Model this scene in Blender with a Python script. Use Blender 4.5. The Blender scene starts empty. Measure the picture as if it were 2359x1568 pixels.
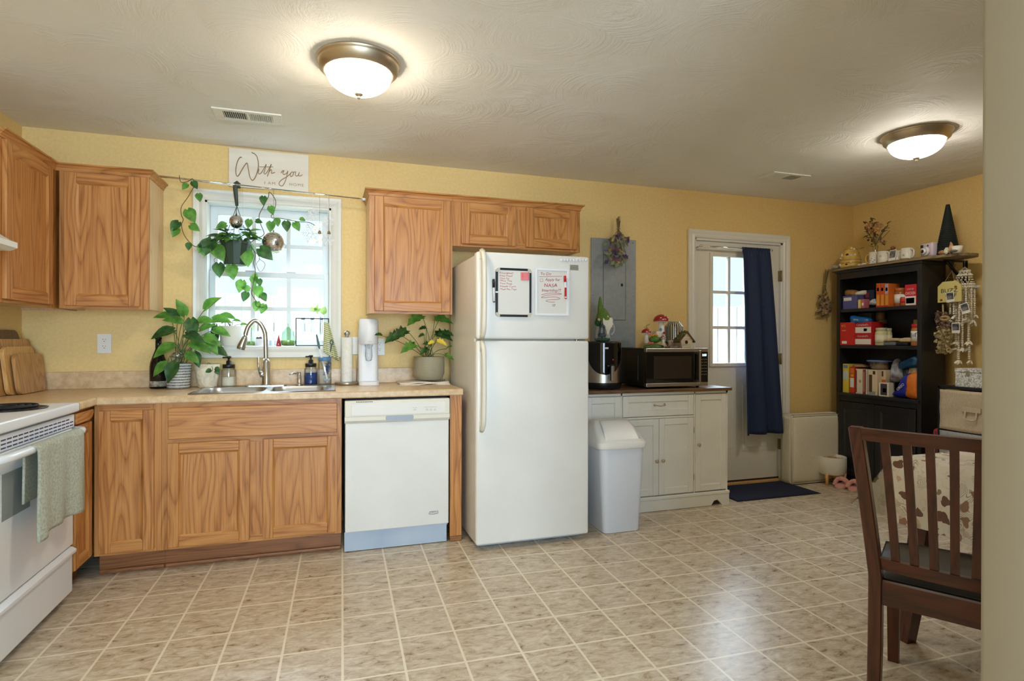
import bpy, bmesh, math, random
from mathutils import Vector, Matrix, Euler
S = bpy.context.scene
COL = S.collection
R = math.radians
PI = math.pi
# ---------------------------------------------------------------- camera
W_PX, H_PX, F_PX = 2359, 1568, 1328.51
YAW, PITCH, ROLL = .3146, -.0017, .0025
EYE = Vector((1.6484, -4.0107, 1.2104))
def cam_axes():
    f = Vector((math.sin(YAW)*math.cos(PITCH), math.cos(YAW)*math.cos(PITCH), math.sin(PITCH)))
    r = Vector((math.cos(YAW), -math.sin(YAW), 0))
    u = r.cross(f)
    c, s = math.cos(ROLL), math.sin(ROLL)
    return c*r+s*u, -s*r+c*u, f
RIGHT, UP, FWD = cam_axes()
cd = bpy.data.cameras.new('camera'); cam = bpy.data.objects.new('camera', cd); COL.objects.link(cam)
cam.matrix_world = Matrix(((RIGHT.x, UP.x, -FWD.x, EYE.x), (RIGHT.y, UP.y, -FWD.y, EYE.y), (RIGHT.z, UP.z, -FWD.z, EYE.z), (0, 0, 0, 1)))
cd.sensor_width = 36; cd.lens = F_PX/W_PX*36; cd.clip_start = .02
S.camera = cam
def at(px, py, X=None, Y=None, Z=None):
    """the point of the room seen at a pixel, on a plane of known X, Y or Z"""
    d = RIGHT*((px-W_PX/2)/F_PX) - UP*((py-H_PX/2)/F_PX) + FWD
    t = (X-EYE.x)/d.x if X is not None else (Y-EYE.y)/d.y if Y is not None else (Z-EYE.z)/d.z
    return EYE+d*t
# ---------------------------------------------------------------- world, light, exposure
S.view_settings.view_transform = 'Standard'; S.view_settings.look = 'None'
S.view_settings.exposure = 0.95; S.view_settings.gamma = 1; S.view_settings.use_curve_mapping = False
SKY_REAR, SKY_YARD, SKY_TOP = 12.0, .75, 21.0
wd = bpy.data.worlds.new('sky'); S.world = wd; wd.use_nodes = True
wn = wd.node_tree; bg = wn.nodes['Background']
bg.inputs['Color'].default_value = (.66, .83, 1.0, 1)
# an overcast sky, brightest overhead and on the sun's side (behind the camera)
def _wm(op, a, b):
    n = wn.nodes.new('ShaderNodeMath'); n.operation = op
    for k, v in enumerate((a, b)):
        if isinstance(v, bpy.types.NodeSocket): wn.links.new(v, n.inputs[k])
        else: n.inputs[k].default_value = v
    return n.outputs[0]
def _ramp(sock, a, b, va, vb):
    n = wn.nodes.new('ShaderNodeMapRange'); wn.links.new(sock, n.inputs[0])
    for k, v in zip((1, 2, 3, 4), (a, b, va, vb)): n.inputs[k].default_value = v
    return n.outputs[0]
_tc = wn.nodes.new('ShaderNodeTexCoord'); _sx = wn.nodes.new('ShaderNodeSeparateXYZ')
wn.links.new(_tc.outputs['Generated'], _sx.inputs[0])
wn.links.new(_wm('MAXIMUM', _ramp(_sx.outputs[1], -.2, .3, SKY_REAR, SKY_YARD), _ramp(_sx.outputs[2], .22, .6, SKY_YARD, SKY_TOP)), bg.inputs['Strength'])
LAMP_E = 28.0
def portal(loc, rot, sx, sy):
    l = bpy.data.lights.new('daylight_portal', 'AREA'); l.shape = 'RECTANGLE'; l.size = sx; l.size_y = sy
    l.cycles.is_portal = True
    o = bpy.data.objects.new('daylight_portal', l); o.location = loc; o.rotation_euler = rot; COL.objects.link(o)
portal((1.315, .2, 1.62), (R(-90), 0, 0), .8, .95)
portal((4.93, .2, 1.45), (R(-90), 0, 0), .6, .95)
portal((2.0, -7.72, 1.35), (R(90), 0, 0), 2.6, 1.9)
# ---------------------------------------------------------------- materials
def lin(v): v /= 255.; return v/12.92 if v <= .04045 else ((v+.055)/1.055)**2.4
def c(r, g, b): return (lin(r), lin(g), lin(b), 1)
MATS = {}
class NT:
    def __init__(s, m): s.t = m.node_tree; s.n = s.t.nodes; s.p = s.n['Principled BSDF']
    def add(s, typ, ins=None, **kw):
        n = s.n.new(typ)
        for k, v in kw.items(): setattr(n, k, v)
        for k, v in (ins or {}).items():
            if isinstance(v, bpy.types.NodeSocket): s.t.links.new(v, n.inputs[k])
            else: n.inputs[k].default_value = v
        return n
    def link(s, a, b): s.t.links.new(a, b)
    def coords(s, scale=(1, 1, 1), rot=(0, 0, 0), loc=(0, 0, 0), kind='Object'):
        tc = s.add('ShaderNodeTexCoord')
        return s.add('ShaderNodeMapping', {'Vector': tc.outputs[kind], 'Scale': scale, 'Rotation': rot, 'Location': loc}).outputs[0]
    def noise(s, vec, scale, detail=3, rough=.5, dist=0):
        return s.add('ShaderNodeTexNoise', {'Vector': vec, 'Scale': scale, 'Detail': detail, 'Roughness': rough, 'Distortion': dist}).outputs['Fac']
    def ramp(s, fac, stops, interp='LINEAR'):
        n = s.add('ShaderNodeValToRGB', {'Fac': fac}); e = n.color_ramp.elements; n.color_ramp.interpolation = interp
        while len(e) < len(stops): e.new(.5)
        for q, (pos, col) in zip(e, stops): q.position = pos; q.color = col
        return n.outputs['Color']
    def math(s, op, a, b=0.0, c_=0.0):
        n = s.n.new('ShaderNodeMath'); n.operation = op
        for i, v in enumerate((a, b, c_)):
            if isinstance(v, bpy.types.NodeSocket): s.t.links.new(v, n.inputs[i])
            else: n.inputs[i].default_value = v
        return n.outputs[0]
    def mix(s, fac, a, b, blend='MIX'):
        n = s.n.new('ShaderNodeMix'); n.data_type = 'RGBA'; n.blend_type = blend
        for i, v in ((0, fac), (6, a), (7, b)):
            if isinstance(v, bpy.types.NodeSocket): s.t.links.new(v, n.inputs[i])
            else: n.inputs[i].default_value = v
        return n.outputs[2]
    def bump(s, h, strength=.2, dist=.002):
        b = s.add('ShaderNodeBump', {'Height': h, 'Strength': strength, 'Distance': dist}); s.link(b.outputs[0], s.p.inputs['Normal'])
def mat(name, col=(.8, .8, .8, 1), rough=.5, metal=0., **kw):
    if name in MATS: return MATS[name]
    m = bpy.data.materials.new(name); m.use_nodes = True; MATS[name] = m
    p = m.node_tree.nodes['Principled BSDF']
    p.inputs['Base Color'].default_value = col; p.inputs['Roughness'].default_value = rough; p.inputs['Metallic'].default_value = metal
    for k, v in kw.items(): p.inputs[k].default_value = v
    return m
def noisy(name, ca, cb, scale=20, rough=.6, bump=0., metal=0., stretch=(1, 1, 1), detail=4, lo=.35, hi=.65, bd=.002):
    m = mat(name, ca, rough, metal); t = NT(m)
    f = t.noise(t.coords(stretch), scale, detail)
    t.link(t.ramp(f, [(lo, ca), (hi, cb)]), t.p.inputs['Base Color'])
    if bump: t.bump(f, bump, bd)
    return m
def wood(name, dark, mid, light, axis='z', scale=1., rough=.38):
    m = mat(name, mid, rough); t = NT(m)
    st = {'z': (1, 1, .13), 'x': (.13, 1, 1), 'y': (1, .13, 1)}[axis]
    st2 = {'z': (1, 1, .025), 'x': (.025, 1, 1), 'y': (1, .025, 1)}[axis]
    oi = t.add('ShaderNodeObjectInfo')
    tc = t.add('ShaderNodeTexCoord')
    off = t.add('ShaderNodeVectorMath', {0: tc.outputs['Object'], 1: oi.outputs['Location']}, operation='ADD').outputs[0]
    v = t.add('ShaderNodeMapping', {'Vector': off, 'Scale': st}).outputs[0]
    v2 = t.add('ShaderNodeMapping', {'Vector': off, 'Scale': st2}).outputs[0]
    big = t.noise(v, 5.5*scale, 2, .45)                       # slow warp: cathedral figures
    band = t.math('FRACT', t.math('MULTIPLY', big, 19.))
    fine = t.noise(v2, 150*scale, 3, .6)
    c1 = t.ramp(band, [(0, dark), (.22, mid), (.6, light), (.9, mid), (1, dark)])
    c2 = t.ramp(fine, [(.36, dark), (.5, mid), (.7, light)])
    t.link(t.mix(.42, c1, c2), t.p.inputs['Base Color'])
    t.bump(fine, .12, .001)
    return m
def glassy(name, tint=(1, 1, 1, 1), op=.1, rough=.02):
    m = bpy.data.materials.new(name); m.use_nodes = True; MATS[name] = m; nt = m.node_tree
    tr = nt.nodes.new('ShaderNodeBsdfTransparent'); tr.inputs[0].default_value = tint
    gl = nt.nodes.new('ShaderNodeBsdfGlossy'); gl.inputs['Roughness'].default_value = rough
    lw = nt.nodes.new('ShaderNodeLayerWeight'); lw.inputs[0].default_value = .25
    mm = nt.nodes.new('ShaderNodeMath'); mm.operation = 'MULTIPLY_ADD'; mm.inputs[1].default_value = .6; mm.inputs[2].default_value = op*.4
    mx = nt.nodes.new('ShaderNodeMixShader')
    nt.links.new(lw.outputs['Fresnel'], mm.inputs[0]); nt.links.new(mm.outputs[0], mx.inputs[0])
    nt.links.new(tr.outputs[0], mx.inputs[1]); nt.links.new(gl.outputs[0], mx.inputs[2])
    nt.links.new(mx.outputs[0], nt.nodes['Material Output'].inputs[0])
    return m
OD, OM, OL = c(142, 84, 36), c(188, 125, 63), c(205, 146, 82)
oak = wood('oak_upright', OD, OM, OL, 'z'); oakh = wood('oak_level', OD, OM, OL, 'x'); oaky = wood('oak_deep', OD, OM, OL, 'y')
oakside = wood('oak_veneer_side', c(205, 168, 122), c(222, 188, 146), c(232, 202, 166), 'z')
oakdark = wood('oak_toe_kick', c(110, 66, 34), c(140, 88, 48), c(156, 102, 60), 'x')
cherry = wood('cherry_wood', c(50, 21, 11), c(76, 34, 18), c(92, 44, 24), 'z', rough=.3)
cherryx = wood('cherry_wood_level', c(50, 21, 11), c(76, 34, 18), c(92, 44, 24), 'x', rough=.3)
bamboo = wood('bamboo_board', c(150, 104, 54), c(186, 138, 84), c(200, 154, 100), 'z')
walnut = wood('walnut_board', c(70, 42, 24), c(96, 60, 34), c(112, 74, 44), 'z')
walnuttop = wood('walnut_top', c(78, 54, 36), c(108, 78, 54), c(126, 94, 68), 'x', rough=.35)
driftwood = wood('drift_plank', c(92, 76, 56), c(128, 108, 80), c(152, 132, 100), 'y', rough=.6)
lightwood = wood('light_wood', c(190, 140, 76), c(214, 166, 100), c(226, 184, 122), 'z')
yellow = noisy('yellow_paint', c(229, 197, 129), c(235, 204, 138), 60, .55, .05)
cream = mat('partition_paint', c(158, 150, 132), .55)
trimw = mat('white_trim', c(232, 229, 220), .35)
vinylw = mat('window_vinyl', c(226, 231, 234), .35)
doorw = mat('door_paint', c(226, 221, 208), .4)
enamel = noisy('white_enamel', c(234, 232, 226), c(228, 226, 220), 3, .3)
enamelb = mat('appliance_cream', c(228, 222, 206), .35)
plastw = mat('white_plastic', c(236, 237, 240), .4)
greyp = mat('grey_plastic', c(168, 178, 190), .5)
black = mat('black_plastic', c(22, 22, 24), .35)
blackm = mat('black_matte', c(20, 20, 21), .7)
blackw = noisy('black_wood', c(24, 24, 27), c(34, 33, 36), 8, .38)
steel = noisy('brushed_steel', c(176, 172, 166), c(196, 192, 186), 90, .3, .03, 1., (1, 1, 14))
sinksteel = mat('sink_steel', c(190, 192, 196), .28, 1.)
nickel = mat('brushed_nickel', c(192, 188, 182), .26, 1.)
chrome = mat('chrome', c(226, 226, 228), .1, 1.)
mirror = mat('mirror_tile', c(226, 220, 214), .12, 1.)
ironb = mat('blackened_iron', c(26, 26, 30), .5, .3)
glass = glassy('clear_glass', (.97, .985, .985, 1), .12)
pane = glassy('window_pane', (.97, .99, 1, 1), .05)
glassg = glassy('green_glass', (.72, .86, .74, 1), .2)
soil = noisy('soil', c(52, 38, 28), c(88, 66, 46), 120, .95, .6)
leafg = noisy('leaf_green', c(76, 132, 52), c(116, 172, 72), 30, .4)
leafd = noisy('leaf_dark_green', c(40, 76, 38), c(70, 116, 54), 30, .4)
leafl = noisy('leaf_light_green', c(140, 178, 92), c(178, 204, 122), 30, .45)
for q in (leafg, leafl, leafd):                              # thin leaves let light through
    nt_ = q.node_tree; tl = nt_.nodes.new('ShaderNodeBsdfTranslucent'); mx_ = nt_.nodes.new('ShaderNodeMixShader'); mx_.inputs[0].default_value = .38
    src = nt_.nodes['Principled BSDF'].inputs['Base Color'].links[0].from_socket; nt_.links.new(src, tl.inputs[0])
    nt_.links.new(nt_.nodes['Principled BSDF'].outputs[0], mx_.inputs[1]); nt_.links.new(tl.outputs[0], mx_.inputs[2]); nt_.links.new(mx_.outputs[0], nt_.nodes['Material Output'].inputs[0])
stemg = mat('green_stem', c(96, 110, 60), .6); stemb = mat('brown_stem', c(92, 78, 52), .7)
redink = mat('red_marker_ink', c(178, 40, 44), .5); blackink = mat('black_print', c(34, 34, 38), .5)
greyink = mat('grey_print', c(140, 142, 146), .5); bronzeink = mat('bronze_script', c(160, 124, 82), .5)
navy = noisy('navy_cloth', c(18, 36, 70), c(25, 45, 82), 200, .75, .1)
def counter_mat():
    m = mat('speckled_laminate', c(214, 186, 150), .3); t = NT(m); v = t.coords()
    a = t.ramp(t.noise(v, 28, 3), [(.3, c(200, 166, 122)), (.7, c(226, 198, 156))])
    b = t.ramp(t.noise(v, 240, 2), [(.30, (0, 0, 0, 1)), (.4, (1, 1, 1, 1))])
    t.link(t.mix(t.math('MULTIPLY', t.math('SUBTRACT', 1., b), .5), a, c(150, 112, 76)), t.p.inputs['Base Color'])
    return m
laminate = counter_mat()
def floor_mat():
    m = mat('vinyl_tile', c(170, 156, 138), .3); t = NT(m)
    v = t.coords((1, 1, 1), (0, 0, R(1.6)), (0, 0, 0))
    sp = t.add('ShaderNodeSeparateXYZ', {0: v})
    ux = t.math('DIVIDE', t.math('ADD', sp.outputs[0], FX0), .222); uy = t.math('DIVIDE', t.math('ADD', sp.outputs[1], FY0), .240)
    def line(u):
        fr = t.math('FRACT', u); d = t.math('ABSOLUTE', t.math('SUBTRACT', fr, .5))
        return t.math('GREATER_THAN', d, .5-.021)
    grout = t.math('MAXIMUM', line(ux), line(uy))
    cell = t.add('ShaderNodeCombineXYZ', {0: t.math('FLOOR', ux), 1: t.math('FLOOR', uy)})
    wnz = t.add('ShaderNodeTexWhiteNoise', {'Vector': cell.outputs[0]}, noise_dimensions='3D')
    sh = t.add('ShaderNodeVectorMath', {0: wnz.outputs['Color'], 1: (9, 9, 9)}, operation='MULTIPLY').outputs[0]
    vv = t.add('ShaderNodeVectorMath', {0: v, 1: sh}, operation='ADD').outputs[0]
    vm = t.add('ShaderNodeMapping', {'Vector': vv, 'Scale': (.6, 1.25, 1)}).outputs[0]
    n1 = t.noise(vm, 26, 8, .72, .6); n2 = t.noise(vm, 7, 3)
    base = t.ramp(n1, [(.34, c(160, 138, 110)), (.47, c(198, 181, 156)), (.56, c(213, 199, 178)), (.7, c(230, 220, 202))])
    tint = t.ramp(n2, [(.3, c(206, 180, 152)), (.5, c(226, 216, 200)), (.75, c(222, 224, 218))])
    col = t.mix(.35, base, tint, 'MULTIPLY')
    col = t.mix(.55, base, col)
    col = t.mix(grout, col, c(234, 222, 198))
    t.link(col, t.p.inputs['Base Color'])
    t.link(t.math('MULTIPLY_ADD', n1, .2, .2), t.p.inputs['Roughness'])
    t.bump(t.math('SUBTRACT', n1, t.math('MULTIPLY', grout, 1.)), .12, .002)
    return m
FX0, FY0 = -1.764, .879

def ceiling_mat():
    m = mat('swirl_ceiling', c(238, 234, 226), .75); t = NT(m)
    v = t.coords((1, 1, 0)); 
    warp = t.add('ShaderNodeTexNoise', {'Vector': v, 'Scale': 1.1, 'Detail': 1})
    vw = t.add('ShaderNodeVectorMath', {0: v, 1: t.add('ShaderNodeVectorMath', {0: warp.outputs['Color'], 1: (.25, .25, 0)}, operation='MULTIPLY').outputs[0]}, operation='ADD').outputs[0]
    # fan-shaped brush sweeps: strokes run round the centre of each cell, broken up along the arc
    vo = t.add('ShaderNodeTexVoronoi', {'Vector': vw, 'Scale': 2.1})
    dv = t.add('ShaderNodeVectorMath', {0: vw, 1: vo.outputs['Position']}, operation='SUBTRACT')
    sx = t.add('ShaderNodeSeparateXYZ', {0: dv.outputs[0]}); an = t.math('ARCTAN2', sx.outputs[1], sx.outputs[0])
    ln = t.add('ShaderNodeVectorMath', {0: dv.outputs[0]}, operation='LENGTH').outputs['Value']
    pv = t.add('ShaderNodeCombineXYZ', {0: t.math('MULTIPLY', ln, 80.), 1: t.math('MULTIPLY', an, 1.1), 2: t.math('MULTIPLY', vo.outputs['Distance'], 3.)}).outputs[0]
    st = t.noise(pv, 1., 4, .7)
    n = t.noise(v, 3.2, 2); fine = t.noise(v, 150, 3)
    msk = t.math('MULTIPLY', t.ramp(n, [(.40, (0, 0, 0, 1)), (.6, (1, 1, 1, 1))]), t.ramp(ln, [(.05, (0, 0, 0, 1)), (.2, (1, 1, 1, 1))]))
    hh = t.math('ADD', t.math('MULTIPLY', st, t.math('MULTIPLY_ADD', msk, 1.5, .12)), t.math('MULTIPLY', fine, .12))
    t.bump(hh, .65, .009)
    return m
# ---------------------------------------------------------------- mesh builder
class MB:
    """collects shapes (room coordinates) and links them as ONE mesh object"""
    def __init__(s): s.bm = bmesh.new(); s.mi = 0; s.xf = None
    def _fin(s, tmp, smooth=False):
        for f in tmp.faces: f.material_index = s.mi; f.smooth = smooth
        if s.xf is not None: bmesh.ops.transform(tmp, matrix=s.xf, verts=tmp.verts)
        me = bpy.data.meshes.new('t'); tmp.to_mesh(me); tmp.free(); s.bm.from_mesh(me); bpy.data.meshes.remove(me)
    def box(s, x0, y0, z0, x1, y1, z1, bev=0., seg=2, smooth=False):
        t = bmesh.new(); bmesh.ops.create_cube(t, size=1)
        for v in t.verts: v.co = ((x0+x1)/2+v.co.x*abs(x1-x0), (y0+y1)/2+v.co.y*abs(y1-y0), (z0+z1)/2+v.co.z*abs(z1-z0))
        if bev: bmesh.ops.bevel(t, geom=t.edges[:], offset=min(bev, .49*min(abs(x1-x0), abs(y1-y0), abs(z1-z0))), segments=seg, affect='EDGES', profile=.5)
        s._fin(t, smooth); return s
    def obox(s, cen, size, rot=(0, 0, 0), bev=0., seg=2, smooth=False):
        old = s.xf; m = Matrix.Translation(cen) @ Euler(rot).to_matrix().to_4x4(); s.xf = m if old is None else old @ m
        a, b, d = size; s.box(-a/2, -b/2, -d/2, a/2, b/2, d/2, bev, seg, smooth); s.xf = old; return s
    def tube(s, pts, r, seg=8, cap=True, closed=False, smooth=True, flat=1.):
        pts = [Vector(p) for p in pts]; n = len(pts)
        rr = r if isinstance(r, (list, tuple)) else [r]*n
        t = bmesh.new(); rings = []; prev = None
        for i, p in enumerate(pts):
            if closed: d = pts[(i+1) % n]-pts[i-1]
            else: d = (pts[min(i+1, n-1)]-pts[max(i-1, 0)])
            d = d.normalized() if d.length > 1e-9 else Vector((0, 0, 1))
            if prev is None:
                a = Vector((0, 0, 1)) if abs(d.z) < .9 else Vector((1, 0, 0)); u = d.cross(a).normalized()
            else:
                u = prev-d*prev.dot(d); u = u.normalized() if u.length > 1e-6 else d.orthogonal().normalized()
            prev = u; w = d.cross(u)
            rings.append([t.verts.new(p+(u*math.cos(2*PI*k/seg)+w*math.sin(2*PI*k/seg)*flat)*rr[i]) for k in range(seg)])
        for i in range(n if closed else n-1):
            A, B = rings[i], rings[(i+1) % n]
            for k in range(seg): t.faces.new((A[k], A[(k+1) % seg], B[(k+1) % seg], B[k]))
        if cap and not closed: t.faces.new(rings[0][::-1]); t.faces.new(rings[-1])
        bmesh.ops.recalc_face_normals(t, faces=t.faces[:])
        s._fin(t, smooth); return s
    def lathe(s, prof, cen=(0, 0, 0), seg=24, axis='z', smooth=True, sx=1., sy=1.):
        t = bmesh.new(); rings = []; cen = Vector(cen)
        for r, z in prof:
            ring = []
            for k in range(seg):
                a = 2*PI*k/seg; x, y = r*math.cos(a)*sx, r*math.sin(a)*sy
                p = {'z': (x, y, z), 'y': (x, z, y), 'x': (z, x, y)}[axis]
                ring.append(t.verts.new(cen+Vector(p)))
            rings.append(ring)
        for A, B in zip(rings, rings[1:]):
            for k in range(seg): t.faces.new((A[k], A[(k+1) % seg], B[(k+1) % seg], B[k]))
        for ring in (rings[0], rings[-1]):
            try: t.faces.new(ring)
            except ValueError: pass
        bmesh.ops.remove_doubles(t, verts=t.verts[:], dist=1e-6)
        bmesh.ops.recalc_face_normals(t, faces=t.faces[:])
        s._fin(t, smooth); return s
    def ball(s, cen, r, sub=2, scale=(1, 1, 1), smooth=True, rot=(0, 0, 0)):
        t = bmesh.new(); bmesh.ops.create_icosphere(t, subdivisions=sub, radius=r)
        m = Matrix.Translation(cen) @ Euler(rot).to_matrix().to_4x4() @ Matrix.Diagonal((*scale, 1))
        bmesh.ops.transform(t, matrix=m, verts=t.verts); s._fin(t, smooth); return s
    def prism(s, poly, o, u, v, depth, smooth=False):
        """outline poly in the (u, v) plane at o, extruded along u x v by depth"""
        o, u, v = Vector(o), Vector(u), Vector(v); n = u.cross(v).normalized()*depth
        t = bmesh.new(); a = [t.verts.new(o+u*p+v*q) for p, q in poly]; b = [t.verts.new(x.co+n) for x in a]
        t.faces.new(a); t.faces.new(b[::-1]); k = len(a)
        for i in range(k): t.faces.new((a[i], b[i], b[(i+1) % k], a[(i+1) % k]))
        bmesh.ops.recalc_face_normals(t, faces=t.faces[:])
        s._fin(t, smooth); return s
    def grid(s, fn, nu, nv, thick=0., smooth=True, closed_u=False):
        t = bmesh.new(); g = [[t.verts.new(fn(i/nu, j/nv)) for j in range(nv+1)] for i in range(nu if closed_u else nu+1)]
        m = len(g)
        for i in range(nu):
            for j in range(nv): t.faces.new((g[i][j], g[(i+1) % m][j], g[(i+1) % m][j+1], g[i][j+1]))
        if thick:
            bmesh.ops.recalc_face_normals(t, faces=t.faces[:])
            bmesh.ops.solidify(t, geom=t.faces[:], thickness=thick)
        s._fin(t, smooth); return s
    def leaf(s, base, d, up, L, Wd, droop=.25, kind='heart', fold=.18):
        d = Vector(d).normalized(); up = Vector(up); side = d.cross(up)
        if side.length < 1e-4: side = d.orthogonal()
        side.normalize(); up = side.cross(d).normalized(); base = Vector(base)
        P = {'heart': [(0, .0), (-.12, .3), (.02, .62), (.2, .92), (.38, 1.), (.6, .8), (.8, .46), (.93, .17), (1, 0)],
             'lance': [(0, 0), (.08, .3), (.22, .72), (.4, 1), (.6, .93), (.8, .58), (.93, .22), (1, 0)],
             'lobed': [(0, 0), (-.1, .5), (.1, .55), (.1, 1.), (.32, .62), (.42, .95), (.6, .5), (.72, .6), (.85, .25), (1, 0)]}[kind]
        t = bmesh.new(); mid, lf, rt = [], [], []
        for a, w in P:
            z = -droop*L*max(a, 0)**2
            mid.append(t.verts.new(base+d*L*max(a, 0.)+up*z))
            for sg, lst in ((1, lf), (-1, rt)):
                lst.append(t.verts.new(base+d*L*a+side*sg*w*Wd/2+up*(z+fold*w*Wd)))
        for i in range(len(P)-1):
            for lst in (lf, rt):
                q = (mid[i], mid[i+1], lst[i+1], lst[i])
                try: t.faces.new(q)
                except ValueError: pass
        bmesh.ops.remove_doubles(t, verts=t.verts[:], dist=1e-6)
        bmesh.ops.recalc_face_normals(t, faces=t.faces[:])
        s._fin(t, True); return s
    def build(s, name, m, parent=None, local=False):
        me = bpy.data.meshes.new(name)
        if parent is not None and not local:
            bmesh.ops.transform(s.bm, matrix=ROOTM[root_of(parent).name].inverted(), verts=s.bm.verts)
        s.bm.to_mesh(me); s.bm.free()
        for q in (m if isinstance(m, (list, tuple)) else [m]): me.materials.append(q)
        o = bpy.data.objects.new(name, me); COL.objects.link(o)
        if parent is not None: o.parent = parent
        return o
ROOTM = {}
def root_of(o):
    while o.parent is not None: o = o.parent
    return o
def meta(o, label=None, cat=None, group=None, kind=None):
    for k, v in (('label', label), ('category', cat), ('group', group), ('kind', kind)):
        if v: o[k] = v
    return o
def thing(name, label, cat, loc=(0, 0, 0), rz=0., group=None):
    o = bpy.data.objects.new(name, None); o.empty_display_size = .05; COL.objects.link(o)
    o.location = loc; o.rotation_euler = (0, 0, rz)
    ROOTM[o.name] = Matrix.Translation(loc) @ Matrix.Rotation(rz, 4, 'Z')
    return meta(o, label, cat, group)
def single(mb, name, m, loc, label, cat, group=None, rz=0., kind=None):
    """a thing that is one mesh, its origin at its base"""
    M_ = Matrix.Translation(loc) @ Matrix.Rotation(rz, 4, 'Z')
    bmesh.ops.transform(mb.bm, matrix=M_.inverted(), verts=mb.bm.verts)
    o = mb.build(name, m); o.location = loc; o.rotation_euler = (0, 0, rz); ROOTM[o.name] = M_
    return meta(o, label, cat, group, kind)
def struct(mb, name, m, loc=(0, 0, 0)):
    o = mb.build(name, m); ROOTM[o.name] = Matrix.Identity(4); o['kind'] = 'structure'; return o
def copy_tree(o, loc=None, rz=None, label=None, parent=None):
    q = o.copy(); COL.objects.link(q)
    if parent is not None: q.parent = parent
    else:
        if loc is not None: q.location = loc
        if rz is not None: q.rotation_euler = (0, 0, rz)
        if label: q['label'] = label
        ROOTM[q.name] = Matrix.Translation(q.location) @ Matrix.Rotation(q.rotation_euler.z, 4, 'Z')
    for ch in list(o.children): copy_tree(ch, parent=q)
    return q
_txt = {}
def text_mb(txt, o, u, v, h, depth=.0006, shear=0., spacing=1., bold=0., width=None, wob=0.):
    """lettering laid out from o along u (reading direction), v up, letters h high; width squeezes it to fit"""
    cu = bpy.data.curves.new('t', 'FONT'); cu.body = txt; cu.size = 1; cu.shear = shear; cu.space_character = spacing; cu.resolution_u = 3
    ob = bpy.data.objects.new('t', cu); COL.objects.link(ob)
    dg = bpy.context.evaluated_depsgraph_get(); me = bpy.data.meshes.new_from_object(ob.evaluated_get(dg))
    mb = MB(); mb.bm.from_mesh(me); bpy.data.objects.remove(ob); bpy.data.curves.remove(cu); bpy.data.meshes.remove(me)
    vs = mb.bm.verts; o, u, v = Vector(o), Vector(u).normalized(), Vector(v).normalized(); n = u.cross(v)
    w = max((q.co.x for q in vs), default=1); k = h/.72; kx = (width/w) if width else k
    for q in vs:
        x, y = q.co.x, q.co.y
        q.co = o+u*x*kx+v*(y*k+wob*h*math.sin(x*3.1))+n*depth
    return mb
def join_mb(*mbs):
    a = mbs[0]
    for b in mbs[1:]:
        me = bpy.data.meshes.new('t'); b.bm.to_mesh(me); b.bm.free(); a.bm.from_mesh(me); bpy.data.meshes.remove(me)
    return a
def smoothpath(pts, n=6):
    P = [Vector(p) for p in pts]; out = []
    for i in range(len(P)-1):
        p0, p1, p2, p3 = P[max(i-1, 0)], P[i], P[i+1], P[min(i+2, len(P)-1)]
        for k in range(n):
            t = k/n
            out.append(.5*((2*p1)+(p2-p0)*t+(2*p0-5*p1+4*p2-p3)*t*t+(3*p1-p0-3*p2+p3)*t**3))
    out.append(P[-1]); return out
def rrect(w, h, r, n=5):
    """rounded rectangle outline centred on 0"""
    out = []
    for cx, cy, a0 in ((w/2-r, h/2-r, 0), (-w/2+r, h/2-r, 90), (-w/2+r, -h/2+r, 180), (w/2-r, -h/2+r, 270)):
        for k in range(n+1):
            a = R(a0+90*k/n); out.append((cx+r*math.cos(a), cy+r*math.sin(a)))
    return out
def framed(mb, x0, z0, x1, z1, y, t=.02, sw=.055, rail=1, rec=.008, inner=.010):
    """frame-and-panel door whose face is at y (facing -y); material 0 upright grain, `rail` level grain"""
    mb.mi = 0
    mb.box(x0, y, z0, x0+sw, y+t, z1, .003); mb.box(x1-sw, y, z0, x1, y+t, z1, .003)
    mb.mi = rail
    mb.box(x0+sw, y+.0005, z0, x1-sw, y+t, z0+sw, .003); mb.box(x0+sw, y+.0005, z1-sw, x1-sw, y+t, z1, .003)
    mb.mi = 0
    mb.box(x0+sw, y+rec, z0+sw, x1-sw, y+t-.002, z1-sw)
    for a, b, d, e in ((x0+sw, z0+sw, x0+sw+inner, z1-sw), (x1-sw-inner, z0+sw, x1-sw, z1-sw)):
        mb.prism([(0, 0), (inner, 0), (0 if a < (x0+x1)/2 else inner, rec-.002)], (a, y+rec, b), (1, 0, 0), (0, -1, 0), -(e-b))
    mb.mi = rail
    for b, sg in ((z0+sw, 0), (z1-sw-inner, 1)):
        mb.prism([(0, 0), (inner, 0), (inner if sg else 0, rec-.002)], (x0+sw, y+rec, b), (0, 0, 1), (0, -1, 0), (x1-x0-2*sw))
    mb.mi = 0
    return mb
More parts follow.
